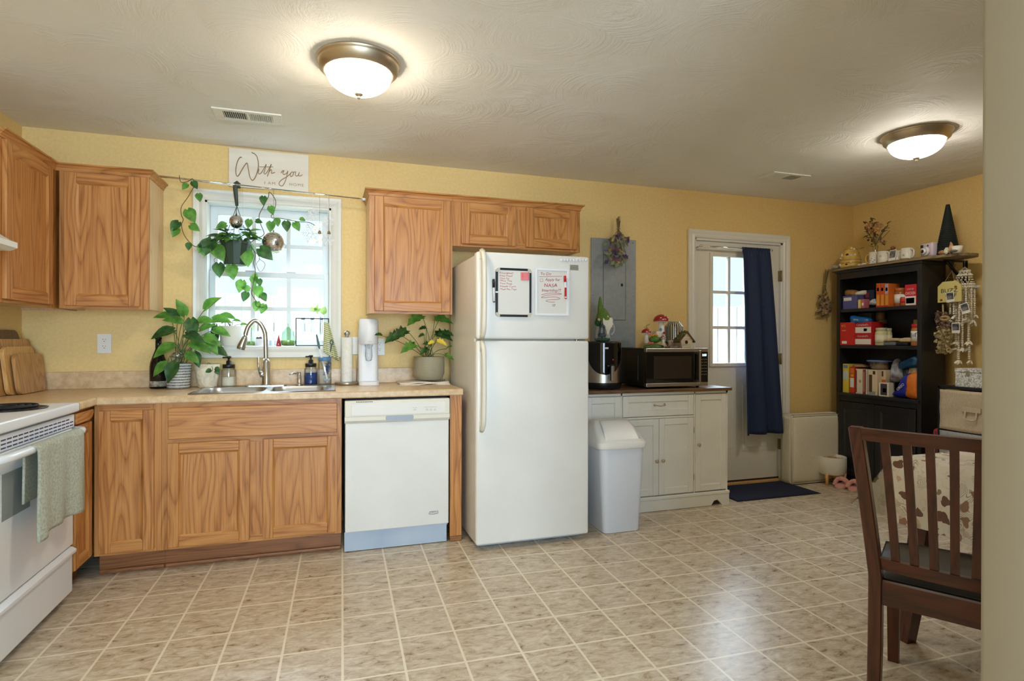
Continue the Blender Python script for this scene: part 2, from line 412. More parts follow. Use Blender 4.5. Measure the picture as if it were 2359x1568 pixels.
# ---------------------------------------------------------------- room shell
CE = 2.423; XW = 6.2; YF = -3.17; YB = -7.6
WX0, WX1, WZ0, WZ1 = .94, 1.69, 1.155, 2.075            # window opening
DX0, DX1, DZ1 = 4.515, 5.405, 2.045                        # door opening
mb = MB(); mb.box(-.15, YB-.15, -.12, XW+.15, .15, 0); struct(mb, 'floor', floor_mat())
mb = MB(); mb.box(-.15, YB-.15, CE, XW+.15, .15, CE+.12); struct(mb, 'ceiling', ceiling_mat())
mb = MB()
mb.box(-.15, 0, 0, WX0, .15, CE); mb.box(WX0, 0, 0, WX1, .15, WZ0); mb.box(WX0, 0, WZ1, WX1, .15, CE)
mb.box(WX1, 0, 0, DX0, .15, CE); mb.box(DX0, 0, DZ1, DX1, .15, CE); mb.box(DX1, 0, 0, XW+.15, .15, CE)
struct(mb, 'wall_back', yellow)
mb = MB(); mb.box(-.15, YB, 0, 0, 0, CE); struct(mb, 'wall_left', yellow)
mb = MB(); mb.box(XW, YB, 0, XW+.15, 0, CE); struct(mb, 'wall_right', yellow)
mb = MB(); mb.box(2.945, YF-.14, 0, XW, YF, CE, .012, 3, True); struct(mb, 'wall_front', cream)
mb = MB()
for a in ((-.15, 0, .7, CE), (3.3, 0, XW+.15, CE), (.7, 0, 3.3, .4), (.7, 2.3, 3.3, CE)): mb.box(a[0], YB-.15, a[1], a[2], YB, a[3])
struct(mb, 'wall_rear', cream)
mb = MB()
for x in (.7, 1.53, 2.36, 3.19): mb.box(x, YB-.1, .4, x+.11, YB-.03, 2.3)
mb.box(.7, YB-.1, .4, 3.3, YB-.03, .5); mb.box(.7, YB-.1, 2.2, 3.3, YB-.03, 2.3)
wf = struct(mb, 'window_2', vinylw)
mb = MB(); mb.box(.75, YB-.07, .45, 3.25, YB-.065, 2.25); mb.build('pane', pane, wf)
# window over the sink
def casing(mb, x0, z0, x1, z1, w, bottom=True, y=0.):
    """moulded picture-frame casing, inner edge x0..x1, z0..z1"""
    prof = [(0, 0), (0, .012), (.012, .018), (.030, .014), (.046, .020), (.062, .022), (w, .016), (w, 0)]
    def run(p, q, out):
        p, q = Vector(p), Vector(q); d = (q-p).normalized(); o = Vector(out)
        t = bmesh.new(); rows = []
        for e, sg in ((p, -1), (q, 1)):
            rows.append([t.verts.new(e+o*a+d*sg*a*ext[0 if sg < 0 else 1]+Vector((0, -b, 0))) for a, b in prof])
        for i in range(len(prof)-1): t.faces.new((rows[0][i], rows[0][i+1], rows[1][i+1], rows[1][i]))
        bmesh.ops.recalc_face_normals(t, faces=t.faces[:]); mb._fin(t)
    ext = (1, 1); run((x0, y, z1), (x1, y, z1), (0, 0, 1))
    if bottom: run((x0, y, z0), (x1, y, z0), (0, 0, -1))
    ext = (1 if bottom else 0, 1)
    run((x0, y, z0), (x0, y, z1), (-1, 0, 0)); run((x1, y, z0), (x1, y, z1), (1, 0, 0))
mb = MB(); casing(mb, WX0, WZ0, WX1, WZ1, .066); struct(mb, 'trim_1', trimw)
mb = MB()
for a in ((WX0, -.012, WZ0-.004, WX1, .15, WZ0+.008), (WX0, 0, WZ0, WX0+.012, .15, WZ1), (WX1-.012, 0, WZ0, WX1, .15, WZ1), (WX0, 0, WZ1-.012, WX1, .15, WZ1)): mb.box(*a)
win = struct(mb, 'window_1', trimw)
SILL = WZ0+.008
def wpx(px, py, Y=.1): q = at(px, py, Y=Y); return q.x, q.z
def sash(y, x0, x1, z0, z1, bw, bt, bb, t=.03):
    m_ = MB(); m_.box(x0, y, z0, x0+bw, y+t, z1, .003); m_.box(x1-bw, y, z0, x1, y+t, z1, .003)
    m_.box(x0, y+.001, z0, x1, y+t, z0+bb, .003); m_.box(x0, y+.001, z1-bt, x1, y+t, z1, .003)
    f = m_.build('sash', vinylw, win)
    m_ = MB()
    for k in (1, 2):
        x = x0+bw+(x1-x0-2*bw)*k/3; m_.box(x-.013, y+.006, z0+bb, x+.013, y+.022, z1-bt)
    z = (z0+bb+z1-bt)/2; m_.box(x0+bw, y+.007, z-.013, x1-bw, y+.021, z+.013); m_.build('muntin', vinylw, f)
    m_ = MB(); m_.box(x0+bw, y+.012, z0+bb, x1-bw, y+.016, z1-bt); m_.build('pane', pane, f)
    return f
ZM = wpx(620, 634)[1]
sash(.105, WX0+.012, WX1-.012, ZM-.02, WZ1-.012, .045, .055, .035)
lo = sash(.072, WX0+.012, WX1-.012, SILL+.004, ZM+.018, .035, .035, .035)
mb = MB()
for px in (576, 671): x, z = wpx(px, 622, .07); mb.box(x-.03, .075, ZM+.018, x+.03, .1, ZM+.028, .003)
mb.build('sash_lock', vinylw, lo)
# back door: slab, glazing, panels, hinges, casing
mb = MB(); casing(mb, DX0, 0, DX1, DZ1, .066, False); struct(mb, 'trim_2', trimw)
mb = MB()
for a in ((DX0, 0, 0, DX0+.018, .15, DZ1), (DX1-.018, 0, 0, DX1, .15, DZ1), (DX0, 0, DZ1-.018, DX1, .15, DZ1)): mb.box(*a)
struct(mb, 'trim_3', trimw)
sx0, sx1 = DX0+.02, DX1-.02; SY = .02
g0 = at(1641, 590, Y=SY); g1 = at(1641, 836, Y=SY); gx0, gz1, gz0 = g0.x, g0.z, g1.z
gx1 = sx0+sx1-gx0
mb = MB()
mb.box(sx0, SY, .03, gx0, SY+.045, DZ1-.022); mb.box(gx1, SY, .03, sx1, SY+.045, DZ1-.022)
mb.box(gx0, SY, .03, gx1, SY+.045, gz0); mb.box(gx0, SY, gz1, gx1, SY+.045, DZ1-.022)
for k in (0, 1):                                            # raised lower panels
    a = sx0+.13+k*.345; b = a+.29
    mb.prism([(x+(a+b)/2, z+.55) for x, z in rrect(b-a, .56, .004, 1)], (0, SY+.0005, 0), (1, 0, 0), (0, 0, 1), .004)
    mb.box(a+.03, SY-.006, .30, b-.03, SY+.01, .80, .006)
door = struct(mb, 'door_1', doorw)
mb = MB(); e = .03
for a in ((gx0-e, gz0-e, gx0, gz1+e), (gx1, gz0-e, gx1+e, gz1+e), (gx0, gz0-e, gx1, gz0), (gx0, gz1, gx1, gz1+e)): mb.box(a[0], SY-.014, a[1], a[2], SY+.01, a[3], .004)
fr = mb.build('glazing_frame', doorw, door)
mb = MB()
for k in (1, 2):
    x = gx0+(gx1-gx0)*k/3; mb.box(x-.012, SY+.004, gz0, x+.012, SY+.03, gz1)
    z = gz0+(gz1-gz0)*k/3; mb.box(gx0, SY+.005, z-.012, gx1, SY+.029, z+.012)
mb.build('muntin', doorw, fr)
mb = MB(); mb.box(gx0, SY+.018, gz0, gx1, SY+.022, gz1); mb.build('pane', pane, fr)
brass = mat('hinge_brass', c(150, 132, 92), .4, .8)
for py in (636, 826, 1022):
    p = at(1803, py, Y=.0); mb = MB(); mb.box(DX1-.028, -.003, p.z-.045, DX1-.008, .03, p.z+.045, .002); mb.tube([(DX1-.016, -.006, p.z-.047), (DX1-.016, -.006, p.z+.047)], .006, 8); mb.build('hinge', brass, door)
mb = MB(); mb.box(DX0, -.02, 0, DX1, .15, .02, .004); struct(mb, 'trim_4', lightwood)
mb = MB(); mb.box(sx0, SY-.003, .02, sx1, SY+.04, .034); mb.build('weather_strip', mat('dark_seal', c(52, 40, 40), .9), door)
# yard outside
grass = noisy('grass', c(60, 74, 44), c(90, 100, 62), 30, .95)
fencew = noisy('weathered_fence', c(78, 75, 70), c(106, 102, 96), 6, .8, stretch=(1, 1, .1))
mb = MB(); mb.box(-6, .4, -.3, 14, 9, -.2); struct(mb, 'ground', grass)
mb = MB()
random.seed(4)
for i in range(88):
    x = -4+i*.17; mb.box(x, 3.2, -.2, x+.155, 3.22, 1.72+random.uniform(-.015, .015))
fe = single(mb, 'plank_fence', fencew, (2, 3.2, -.2), 'pale plank fence in the bright yard outside the window and door', 'fence')
mb = MB(); mb.box(-4, 3.225, .2, 10.9, 3.26, .3); mb.box(-4, 3.225, 1.3, 10.9, 3.26, 1.4); mb.build('rail', fencew, fe)
random.seed(9)
tr = thing('garden_tree', 'pale green leafy tree behind the yard fence, seen through the window', 'tree', (2.7, 5.6, -.2))
mb = MB(); mb.tube([(2.7, 5.6, -.2), (2.72, 5.6, 1.2), (2.68, 5.6, 2.6)], [.12, .1, .05], 10); mb.build('trunk', stemb, tr)
mb = MB()
for i in range(420):
    a, b = random.uniform(0, 2*PI), random.uniform(-1, 1); r = 1.25*random.random()**.4
    p = Vector((2.7+r*math.cos(a)*math.sqrt(1-b*b), 5.6+.8*r*math.sin(a)*math.sqrt(1-b*b), 2.9+r*b))
    mb.leaf(p, (random.uniform(-1, 1), random.uniform(-1, 1), random.uniform(-.6, .3)), (0, 0, 1), random.uniform(.14, .26), .12, .2, 'lance')
mb.build('foliage', leafl, tr)
# ---------------------------------------------------------------- kitchen cabinets
UB, UT = 1.372, 2.134
FRM = -.61; UFR = -.305
def crown(mb, pts, z=UT, mi=0):
    """crown moulding swept along the cabinet tops (pts: plan corners, outward side on the left)"""
    prof = [(0, -.022), (.004, -.022), (.008, -.008), (.018, .006), (.026, .010), (.026, .018), (0, .018)]
    P = [Vector((*p, 0)) for p in pts]; t = bmesh.new(); rows = []
    for i, p in enumerate(P):
        d0 = (P[i]-P[i-1]).normalized() if i else (P[1]-P[0]).normalized()
        d1 = (P[i+1]-P[i]).normalized() if i < len(P)-1 else d0
        n0 = Vector((d0.y, -d0.x, 0)); n1 = Vector((d1.y, -d1.x, 0)); n = (n0+n1); n = n/(n.length_squared/2) if n.length > .1 else n0
        rows.append([t.verts.new(p+n*a+Vector((0, 0, z+b))) for a, b in prof])
    for A, B in zip(rows, rows[1:]):
        for i in range(len(prof)-1): t.faces.new((A[i], A[i+1], B[i+1], B[i]))
    t.faces.new(rows[0]); t.faces.new(rows[-1][::-1])
    bmesh.ops.recalc_face_normals(t, faces=t.faces[:]); mb._fin(t)
OAK = [oak, oakh]
def wall_cabinet(label, x0, x1, zb, doors, stile=.038, zt=UT, crown_pts=None):
    t = thing('wall_cabinet', label, 'cabinet', (x0, 0, zb))
    mb = MB(); mb.box(x0, UFR+.019, zb+.002, x0+.016, -.002, zt); mb.box(x1-.016, UFR+.019, zb+.002, x1, -.002, zt)
    mb.box(x0+.016, UFR+.019, zt-.016, x1-.016, -.002, zt); mb.box(x0+.016, UFR+.019, zb+.012, x1-.016, -.002, zb+.028); mb.box(x0+.016, -.01, zb+.028, x1-.016, -.002, zt-.016)
    mb.build('carcass', oakside, t)
    mb = MB(); mb.box(x0, UFR, zb, x0+stile, UFR+.019, zt); mb.box(x1-stile, UFR, zb, x1, UFR+.019, zt)
    for a, b in zip(doors, doors[1:]): mb.box(a[1]-.014, UFR, zb+.04, b[0]+.014, UFR+.019, zt-.045)
    mb.mi = 1; mb.box(x0+stile, UFR, zb, x1-stile, UFR+.019, zb+.04); mb.box(x0+stile, UFR, zt-.045, x1-stile, UFR+.019, zt)
    mb.build('face_frame', OAK, t)
    for a, b in doors: framed(MB_(), a, zb+.016, b, zt-.027, UFR-.0195).build('door', OAK, t)
    if crown_pts: mb = MB(); crown(mb, crown_pts); mb.build('crown_moulding', oakh, t)
    return t
MB_ = MB
lx0, lx1 = .27, .712
x0, x1 = 1.914, 2.443
t = wall_cabinet('tall oak wall cabinet above the soda maker, right of the window', x0, x1, UB, [(1.946, 2.424)], crown_pts=[(x0, -.002), (x0, UFR), (x1, UFR)])
x2 = 3.354
wall_cabinet('short oak wall cabinet with two doors above the white refrigerator', x1+.001, x2, 1.822, [(2.50, 2.872), (2.948, 3.325)], stile=.07, crown_pts=[(x1+.001, UFR), (x2, UFR), (x2, -.002)])
# back-wall cabinet left of the window: the corner end butts against the left-wall cabinet
wall_cabinet('oak wall cabinet left of the window, above the outlet', lx0+.021, lx1, UB, [(.318, .672)], stile=.05, crown_pts=[(lx0-.01, UFR), (lx1, UFR), (lx1, -.002)])
# left-wall cabinet, front facing +x
t = thing('wall_cabinet', 'oak wall cabinet on the left wall in the corner, beside the range hood', 'cabinet', (0, -.31, UB))
ya, yb = -.862, -.004
mb = MB(); mb.box(.002, ya, UB+.002, lx0-.019, ya+.016, UT); mb.box(.002, yb-.016, UB+.002, lx0-.019, yb, UT); mb.box(.002, ya+.016, UT-.016, lx0-.019, yb-.016, UT); mb.box(.002, ya+.016, UB+.012, lx0-.019, yb-.016, UB+.028)
mb.build('carcass', oakside, t)
mb = MB(); mb.box(lx0-.019, ya, UB, lx0, ya+.04, UT); mb.box(lx0-.019, -.40, UB, lx0, yb, UT)
mb.mi = 1; mb.box(lx0-.019, ya+.04, UB, lx0, -.40, UB+.04); mb.box(lx0-.019, ya+.04, UT-.045, lx0, -.40, UT); mb.build('face_frame', [oak, oaky], t)
mb = MB(); mb.xf = Matrix.Translation((lx0+.0195, 0, 0)) @ Matrix.Rotation(R(90), 4, 'Z')
framed(mb, ya+.02, UB+.016, -.372, UT-.027, 0.0); mb.build('door', [oak, oaky], t)
mb = MB(); crown(mb, [(lx0, ya), (lx0, UFR+.01)]); mb.build('crown_moulding', oaky, t)
# range hood
t = thing('range_hood', 'white range hood jutting into view at the left edge', 'hood', (0, -1.45, 1.575))
mb = MB(); mb.prism([(.002, 0), (.40, 0), (.425, .012), (.425, .035), (.40, .045), (.26, .14), (.002, .14)], (0, -1.07, 1.575), (1, 0, 0), (0, 0, 1), .76); mb.build('canopy', enamel, t)
mb = MB(); mb.box(.06, -1.76, 1.568, .38, -1.14, 1.575); mb.build('filter', steel, t)
# base cabinets
def base_frame(mb, x0, x1, stiles, rails):
    for q in stiles: mb.box(q[0], FRM, q[2] if len(q) > 2 else .114, q[1], FRM+.019, q[3] if len(q) > 2 else .876)
    mb.mi = 1
    for a, b, z0, z1 in rails: mb.box(a, FRM, z0, b, FRM+.019, z1)
    mb.mi = 0
def carcass(x0, x1, t, side=(1, 1)):
    mb = MB(); mb.box(x0, FRM+.019, .114, x0+.016, -.01, .83); mb.box(x1-.016, FRM+.019, .114, x1, -.01, .83)
    mb.box(x0+.016, FRM+.019, .114, x1-.016, -.01, .13); mb.box(x0+.016, -.02, .13, x1-.016, -.01, .83); mb.build('carcass', oakside, t)
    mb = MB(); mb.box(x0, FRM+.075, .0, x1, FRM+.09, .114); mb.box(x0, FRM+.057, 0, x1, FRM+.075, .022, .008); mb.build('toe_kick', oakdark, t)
def wx(px, py, Y=FRM-.02): return at(px, py, Y=Y).x
a, b = .551, .848
t = thing('base_cabinet', 'narrow one-door oak base cabinet in the corner beside the range', 'cabinet', (a, -.3, 0))
carcass(a, b, t); mb = MB(); base_frame(mb, a, b, [(a, a+.04), (b-.05, b)], [(a+.04, b-.05, .114, .15), (a+.04, b-.05, .83, .876)]); mb.build('face_frame', OAK, t)
framed(MB(), wx(226, 1100), .128, wx(354, 1100), .846, FRM-.0195, sw=.05).build('door', OAK, t)
a, b = .849, 1.742
t = thing('sink_base_cabinet', 'wide oak sink base cabinet with false drawer front and two doors', 'cabinet', (a, -.3, 0))
carcass(a, b, t); mb = MB(); base_frame(mb, a, b, [(a, a+.05), (1.25, 1.35, .15, .655), (b-.045, b)], [(a+.05, b-.045, .114, .15), (a+.05, b-.045, .835, .876), (a+.05, b-.045, .655, .70)]); mb.build('face_frame', OAK, t)
mb = MB(); mb.box(wx(386, 960), .70, FRM-.0195, wx(777, 960), .70, FRM) if 0 else mb.box(wx(386, 960), FRM-.0195, .688, wx(777, 960), FRM-.0005, .851, .005, 3); mb.build('drawer_front', oakh, t)
framed(MB(), wx(385, 1120), .128, wx(575, 1120), .668, FRM-.0195, sw=.052).build('door', OAK, t)
framed(MB(), wx(605, 1120), .128, wx(777, 1120), .668, FRM-.0195, sw=.052).build('door', OAK, t)
# corner piece on the left run, next to the range
t = thing('base_cabinet', 'slim oak base cabinet squeezed between the range and the corner', 'cabinet', (.3, -.73, 0))
mb = MB(); mb.box(.02, -.844, .114, .511, -.55, .83); mb.build('carcass', oakside, t)
mb = MB(); mb.box(.511, -.844, .114, .53, -.55, .876); mb.build('face_frame', oak, t)
mb = MB(); mb.xf = Matrix.Translation((.5495, 0, 0)) @ Matrix.Rotation(R(90), 4, 'Z'); framed(mb, -.836, .128, -.632, .80, 0., sw=.045); mb.build('door', [oak, oaky], t)
mb = MB(); mb.prism([(-.836, .86), (-.640, .86), (-.632, .845), (-.655, .822), (-.70, .812), (-.836, .812)], (.535, 0, 0), (0, 1, 0), (0, 0, 1), .022); mb.build('drawer_front', oaky, t)
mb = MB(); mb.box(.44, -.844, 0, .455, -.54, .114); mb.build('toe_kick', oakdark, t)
# end panel right of the dishwasher
ex0, ex1 = 2.366, 2.437
t = thing('end_panel', 'narrow oak end panel between the dishwasher and the refrigerator', 'panel', (ex0, -.3, 0))
mb = MB(); mb.box(ex0, FRM, .03, ex1, FRM+.019, .876); mb.box(ex1-.016, FRM+.019, .0, ex1, -.01, .876); mb.build('panel', oak, t)
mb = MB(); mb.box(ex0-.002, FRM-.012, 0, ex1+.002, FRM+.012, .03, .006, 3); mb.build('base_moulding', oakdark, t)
# ---------------------------------------------------------------- countertop, sink, faucet
sk0, sk1 = at(404, 903, Z=.914), at(770, 895, Z=.914)
SX0, SX1, SY0, SY1 = .965, 1.708, -.585, -.13
t = thing('countertop', 'long beige speckled laminate countertop with backsplash, running under the window', 'countertop', (1.2, -.3, .876))
CT0, CT1 = .876, .914
mb = MB()
cx1 = 2.439
mb.box(.002, -.616, CT0, SX0+.01, -.002, CT1); mb.box(SX1-.01, -.616, CT0, cx1, -.002, CT1)
mb.box(SX0+.01, -.616, CT0, SX1-.01, SY0+.01, CT1); mb.box(SX0+.01, SY1-.01, CT0, SX1-.01, -.002, CT1)
mb.box(.002, -.846, CT0, .552, -.616, CT1)
prof = [(0, 0), (.012, 0), (.018, .006), (.018, .032), (.010, .038), (0, .038)]
mb.prism(prof, (.57, -.617, CT0), (0, -1, 0), (0, 0, 1), -(cx1-.57))
mb.prism(prof, (.552, -.846, CT0), (1, 0, 0), (0, 0, 1), -.212)
mb.build('worktop', laminate, t)
mb = MB(); mb.box(.002, -.02, CT1, cx1, -.002, CT1+.102, .004); mb.box(.002, -.846, CT1, .02, -.02, CT1+.102, .004); mb.build('backsplash', laminate, t)
t = thing('kitchen_sink', 'stainless double bowl sink set in the countertop under the window', 'sink', (1.336, -.34, CT1))
def bowl(mb, x0, x1, y0, y1, depth):
    w, h = x1-x0, y1-y0; cx, cy = (x0+x1)/2, (y0+y1)/2; t_ = bmesh.new(); rows = []
    for ins, z, r in ((0, .004, .07), (.004, -.004, .07), (.012, -.03, .065), (.022, -depth+.03, .06), (.045, -depth, .05)):
        rows.append([t_.verts.new((cx+a, cy+b, CT1+z)) for a, b in rrect(w-2*ins, h-2*ins, r, 6)])
    for A, B in zip(rows, rows[1:]):
        for i in range(len(A)): t_.faces.new((A[i], A[(i+1) % len(A)], B[(i+1) % len(A)], B[i]))
    t_.faces.new(rows[-1]); mb._fin(t_, True)
bx = [(SX0+.035, 1.325), (1.352, SX1-.035)]; by = (SY0+.03, SY1-.07)
for q in bx: mb = MB(); bowl(mb, q[0], q[1], by[0], by[1], .17); mb.build('bowl', sinksteel, t)
# rim: a plate with two rounded openings, bridged face by face
t_ = bmesh.new(); z = CT1+.004
def ring_fill(t_, x0, x1, y0, y1, q):
    o = [t_.verts.new(((q[0]+q[1])/2+a, (by[0]+by[1])/2+b, z)) for a, b in rrect(q[1]-q[0], by[1]-by[0], .07, 6)]
    n = []
    for v in o:
        dx, dy = v.co.x-(q[0]+q[1])/2, v.co.y-(by[0]+by[1])/2
        k = min(((x1 if dx > 0 else x0)-(q[0]+q[1])/2)/dx if abs(dx) > 1e-6 else 1e9, ((y1 if dy > 0 else y0)-(by[0]+by[1])/2)/dy if abs(dy) > 1e-6 else 1e9)
        n.append(t_.verts.new(((q[0]+q[1])/2+dx*k, (by[0]+by[1])/2+dy*k, z)))
    for i in range(len(o)): j = (i+1) % len(o); t_.faces.new((o[i], o[j], n[j], n[i]))
    for cxy in ((x0, y0), (x1, y0), (x1, y1), (x0, y1)):
        vs = sorted(n, key=lambda v: (v.co.x-cxy[0])**2+(v.co.y-cxy[1])**2)
        p = next(v for v in vs if abs(v.co.x-cxy[0]) < 1e-5); r = next(v for v in vs if abs(v.co.y-cxy[1]) < 1e-5)
        if p is not r: t_.faces.new((p, r, t_.verts.new((*cxy, z))))
mid = (bx[0][1]+bx[1][0])/2
ring_fill(t_, SX0, mid, SY0, SY1, bx[0]); ring_fill(t_, mid, SX1, SY0, SY1, bx[1])
bmesh.ops.recalc_face_normals(t_, faces=t_.faces[:])
mb = MB(); mb._fin(t_); mb.tube([(SX0, SY0, z-.001), (SX1, SY0, z-.001), (SX1, SY1, z-.001), (SX0, SY1, z-.001)], .0045, 6, closed=True); mb.build('rim', sinksteel, t)
for q in bx: mb = MB(); mb.lathe([(0, .003), (.03, .003), (.042, .006), (.045, 0)], ((q[0]+q[1])/2, (by[0]+by[1])/2, CT1-.169), 20); mb.build('drain', chrome, t)
FZ = CT1+.0045
f = at(613, 881, Z=FZ); f = Vector((at(613, 880, Y=-.165).x, -.165, FZ))
t = thing('faucet', 'brushed nickel gooseneck kitchen faucet behind the sink', 'faucet', f)
mb = MB(); mb.prism(rrect(.24, .05, .024, 6), f, (1, 0, 0), (0, 1, 0), .008); mb.build('base_plate', nickel, t)
mb = MB(); mb.lathe([(.030, .008), (.031, .012), (.024, .018), (.024, .15), (.0145, .17)], f, 24)
yF = f.y
def fp(px, py): return at(px, py, Y=yF)
neck = smoothpath([f+Vector((0, 0, .16)), fp(612, 790), fp(610, 765), fp(600, 745), fp(586, 738), fp(573, 750), fp(567, 765), fp(565, 774)], 6)
mb.tube(neck, .0135, 14); mb.build('spout', nickel, t)
mb = MB(); a, b = fp(566, 772), fp(554, 804); mb.tube([a, a.lerp(b, .3), a.lerp(b, .8), b], [.015, .018, .024, .0235], 16); mb.build('spray_head', nickel, t)
mb = MB(); h = f+Vector((-.03, -.01, .075)); mb.tube([f+Vector((0, 0, .075)), h, h+Vector((-.004, 0, 0))], [.02, .02, .016], 14); mb.tube([h, h+Vector((-.012, -.004, .05)), h+Vector((-.016, -.004, .105))], [.009, .006, .005], 10); mb.build('lever_handle', nickel, t)
p = at(689, 883, Z=FZ); p = Vector((at(689, 880, Y=-.16).x, -.16, FZ))
t = thing('soap_dispenser', 'small nickel soap dispenser built into the sink deck beside the blue soap jar', 'soap dispenser', p)
mb = MB(); mb.lathe([(.022, 0), (.022, .006), (.014, .010), (.014, .06), (.011, .066), (.011, .085), (0, .085)], p, 18); mb.build('body', nickel, t)
mb = MB(); mb.tube([p+Vector((.0, 0, .078)), p+Vector((-.03, -.02, .08)), p+Vector((-.055, -.035, .074))], [.008, .007, .005], 10); mb.build('nozzle', nickel, t)
# ---------------------------------------------------------------- dishwasher
d0, d1, DY = 1.758, 2.358, -.628
t = thing('dishwasher', 'white built-in dishwasher with control strip, under the counter right of the sink cabinet', 'dishwasher', (2.06, -.3, 0))
mb = MB(); mb.box(d0+.005, -.60, .1, d1-.005, -.03, .862); mb.build('tub', greyp, t)
mb = MB(); mb.box(d0+.003, DY, .115, d1-.003, -.601, .735, .006, 3); mb.build('door', enamel, t)
mb = MB()
hx0, hx1 = at(888, 960, Y=DY).x, at(952, 955, Y=DY).x
mb.box(d0, DY-.014, .768, d1, -.601, .862, .006, 3)
mb.prism([(0, 0), (.012, .014), (.012, .036), (-.0, .036)], (d0, DY, .734), (0, -1, 0), (0, 0, 1), -(d1-d0)); mb.build('control_panel', enamelb, t)
mb = MB(); mb.prism([(x+(hx0+hx1)/2, z+.757) for x, z in rrect(hx1-hx0, .032, .012, 4)], (0, DY-.0125, 0), (1, 0, 0), (0, 0, 1), .001); mb.build('handle_pocket', greyp, t)
mb = MB(); mb.box(d0+.035, DY-.0155, .778, d1-.03, DY-.0135, .842, .001); cp = mb.build('console', mat('console_white', c(236, 234, 228), .15), t)
q = text_mb('AMERICA', at(988, 1181, Y=DY-.001), (1, 0, 0), (0, 0, 1), .010, .0008, .3, 1, .02, .055)
mb = MB(); pts = [(.0275+.034*math.cos(a), .004+.011*math.sin(a)) for a in [2*PI*k/24 for k in range(14, 23)]]
o = at(988, 1181, Y=DY-.001); q.tube([o+Vector((x, -.0006, z-.002)) for x, z in pts], .0012, 4); q.build('badge', mat('badge_ink', c(40, 44, 84), .4), t)
mb = MB()
for k in range(10): x = at(822+3.9*k, 932, Y=DY-.016).x; mb.box(x-.0035, DY-.0165, .853, x+.0035, DY-.0140, .8562)
mb.build('vent_slots', blackm, t)
mb = MB(); o = at(953, 948, Y=DY-.016)
for k, px in enumerate((956, 984, 993, 1002)): o = at(px, 943, Y=DY-.016); mb.tube([o+Vector((.006*math.cos(a), 0, .005*math.sin(a))) for a in [2*PI*j/12 for j in range(12)]], .0006, 4, closed=True)
q = text_mb('wash  heavy', at(950, 939, Y=DY-.0158), (1, 0, 0), (0, 0, 1), .004, .0006); q2 = text_mb('auto rinse light dry', at(977, 938, Y=DY-.0158), (1, 0, 0), (0, 0, 1), .004, .0006, width=.075)
join_mb(mb, q, q2).build('control_legend', greyink, cp)
mb = MB(); mb.box(d0, -.612, .004, d1-.012, -.598, .114, .002); mb.build('kick_plate', noisy('blue_grey_kick', c(168, 184, 204), c(186, 198, 214), 3, .45), t)
# ---------------------------------------------------------------- refrigerator
fx0, fx1, FYf, FT = 2.47, 3.174, -.834, 1.712
zs = at(1230, 783, Y=FYf).z
t = thing('refrigerator', 'white top-freezer refrigerator with two notice boards on its door', 'refrigerator', ((fx0+fx1)/2, -.45, 0))
mb = MB(); mb.box(fx0+.006, -.762, .03, fx1-.006, -.09, FT-.012, .008); mb.build('cabinet', enamel, t)
mb = MB(); mb.box(fx0, FYf, zs+.006, fx1, -.768, FT, .014, 4, True); fz = mb.build('freezer_door', enamel, t)
mb = MB(); mb.box(fx0, FYf, .035, fx1, -.768, zs-.004, .014, 4, True); fd = mb.build('refrigerator_door', enamel, t)
mb = MB(); mb.box(fx0+.012, -.769, .04, fx1-.012, -.7625, FT-.012); mb.build('gasket', mat('gasket_cream', c(206, 200, 186), .6), t)
mb = MB(); mb.box(fx0+.03, -.75, .003, fx1-.03, -.3, .03); mb.build('base_grille', greyp, t)
def fhandle(z0, z1, par, flip):
    mb = MB(); x = fx0+.035
    n = 24; g = []
    def prof(u):  # stand-off from the door along the handle
        e = min(u, 1-u); return .048*min(1, e/.10)**.55
    pts = [(x-.004+.004*math.sin(PI*k/n), FYf-prof(k/n)+.003, z0+(z1-z0)*k/n) for k in range(n+1)]
    for (ax, ay, az), (bx_, by_, bz) in zip(pts, pts[1:]):
        pass
    mb.tube(pts, [.014]*(n+1), 12, flat=1.0); mb.box(x-.02, FYf-.006, z0-.004, x+.014, FYf+.002, z0+.05, .005, 3, True); mb.box(x-.02, FYf-.006, z1-.05, x+.014, FYf+.002, z1+.004, .005, 3, True)
    mb.build('handle', enamelb, par)
fhandle(zs+.012, FT+.006, fz, 0); fhandle(at(1104, 992, Y=FYf).z, zs-.012, fd, 1)
mb = MB(); o = at(1312, 622, Y=FYf); mb.box(o.x, FYf-.002, o.z, o.x+.058, FYf+.001, o.z+.033, .001); bd = mb.build('badge', mat('badge_silver', c(196, 192, 180), .3, .6), fz)
q = text_mb('ESTATE', (o.x+.004, FYf-.0022, o.z+.006), (1, 0, 0), (0, 0, 1), .009, .0006, .2, width=.05)
q.tube([(o.x+.030+.02*math.cos(a), FYf-.0026, o.z+.023+.006*math.sin(a)) for a in [2*PI*k/16 for k in range(16)]], .0009, 4, closed=True); q.build('lettering', greyink, bd)
mb = MB(); mb.box(fx1-.07, -.80, zs-.006, fx1-.012, -.765, zs+.008, .002); mb.build('hinge', steel, t)
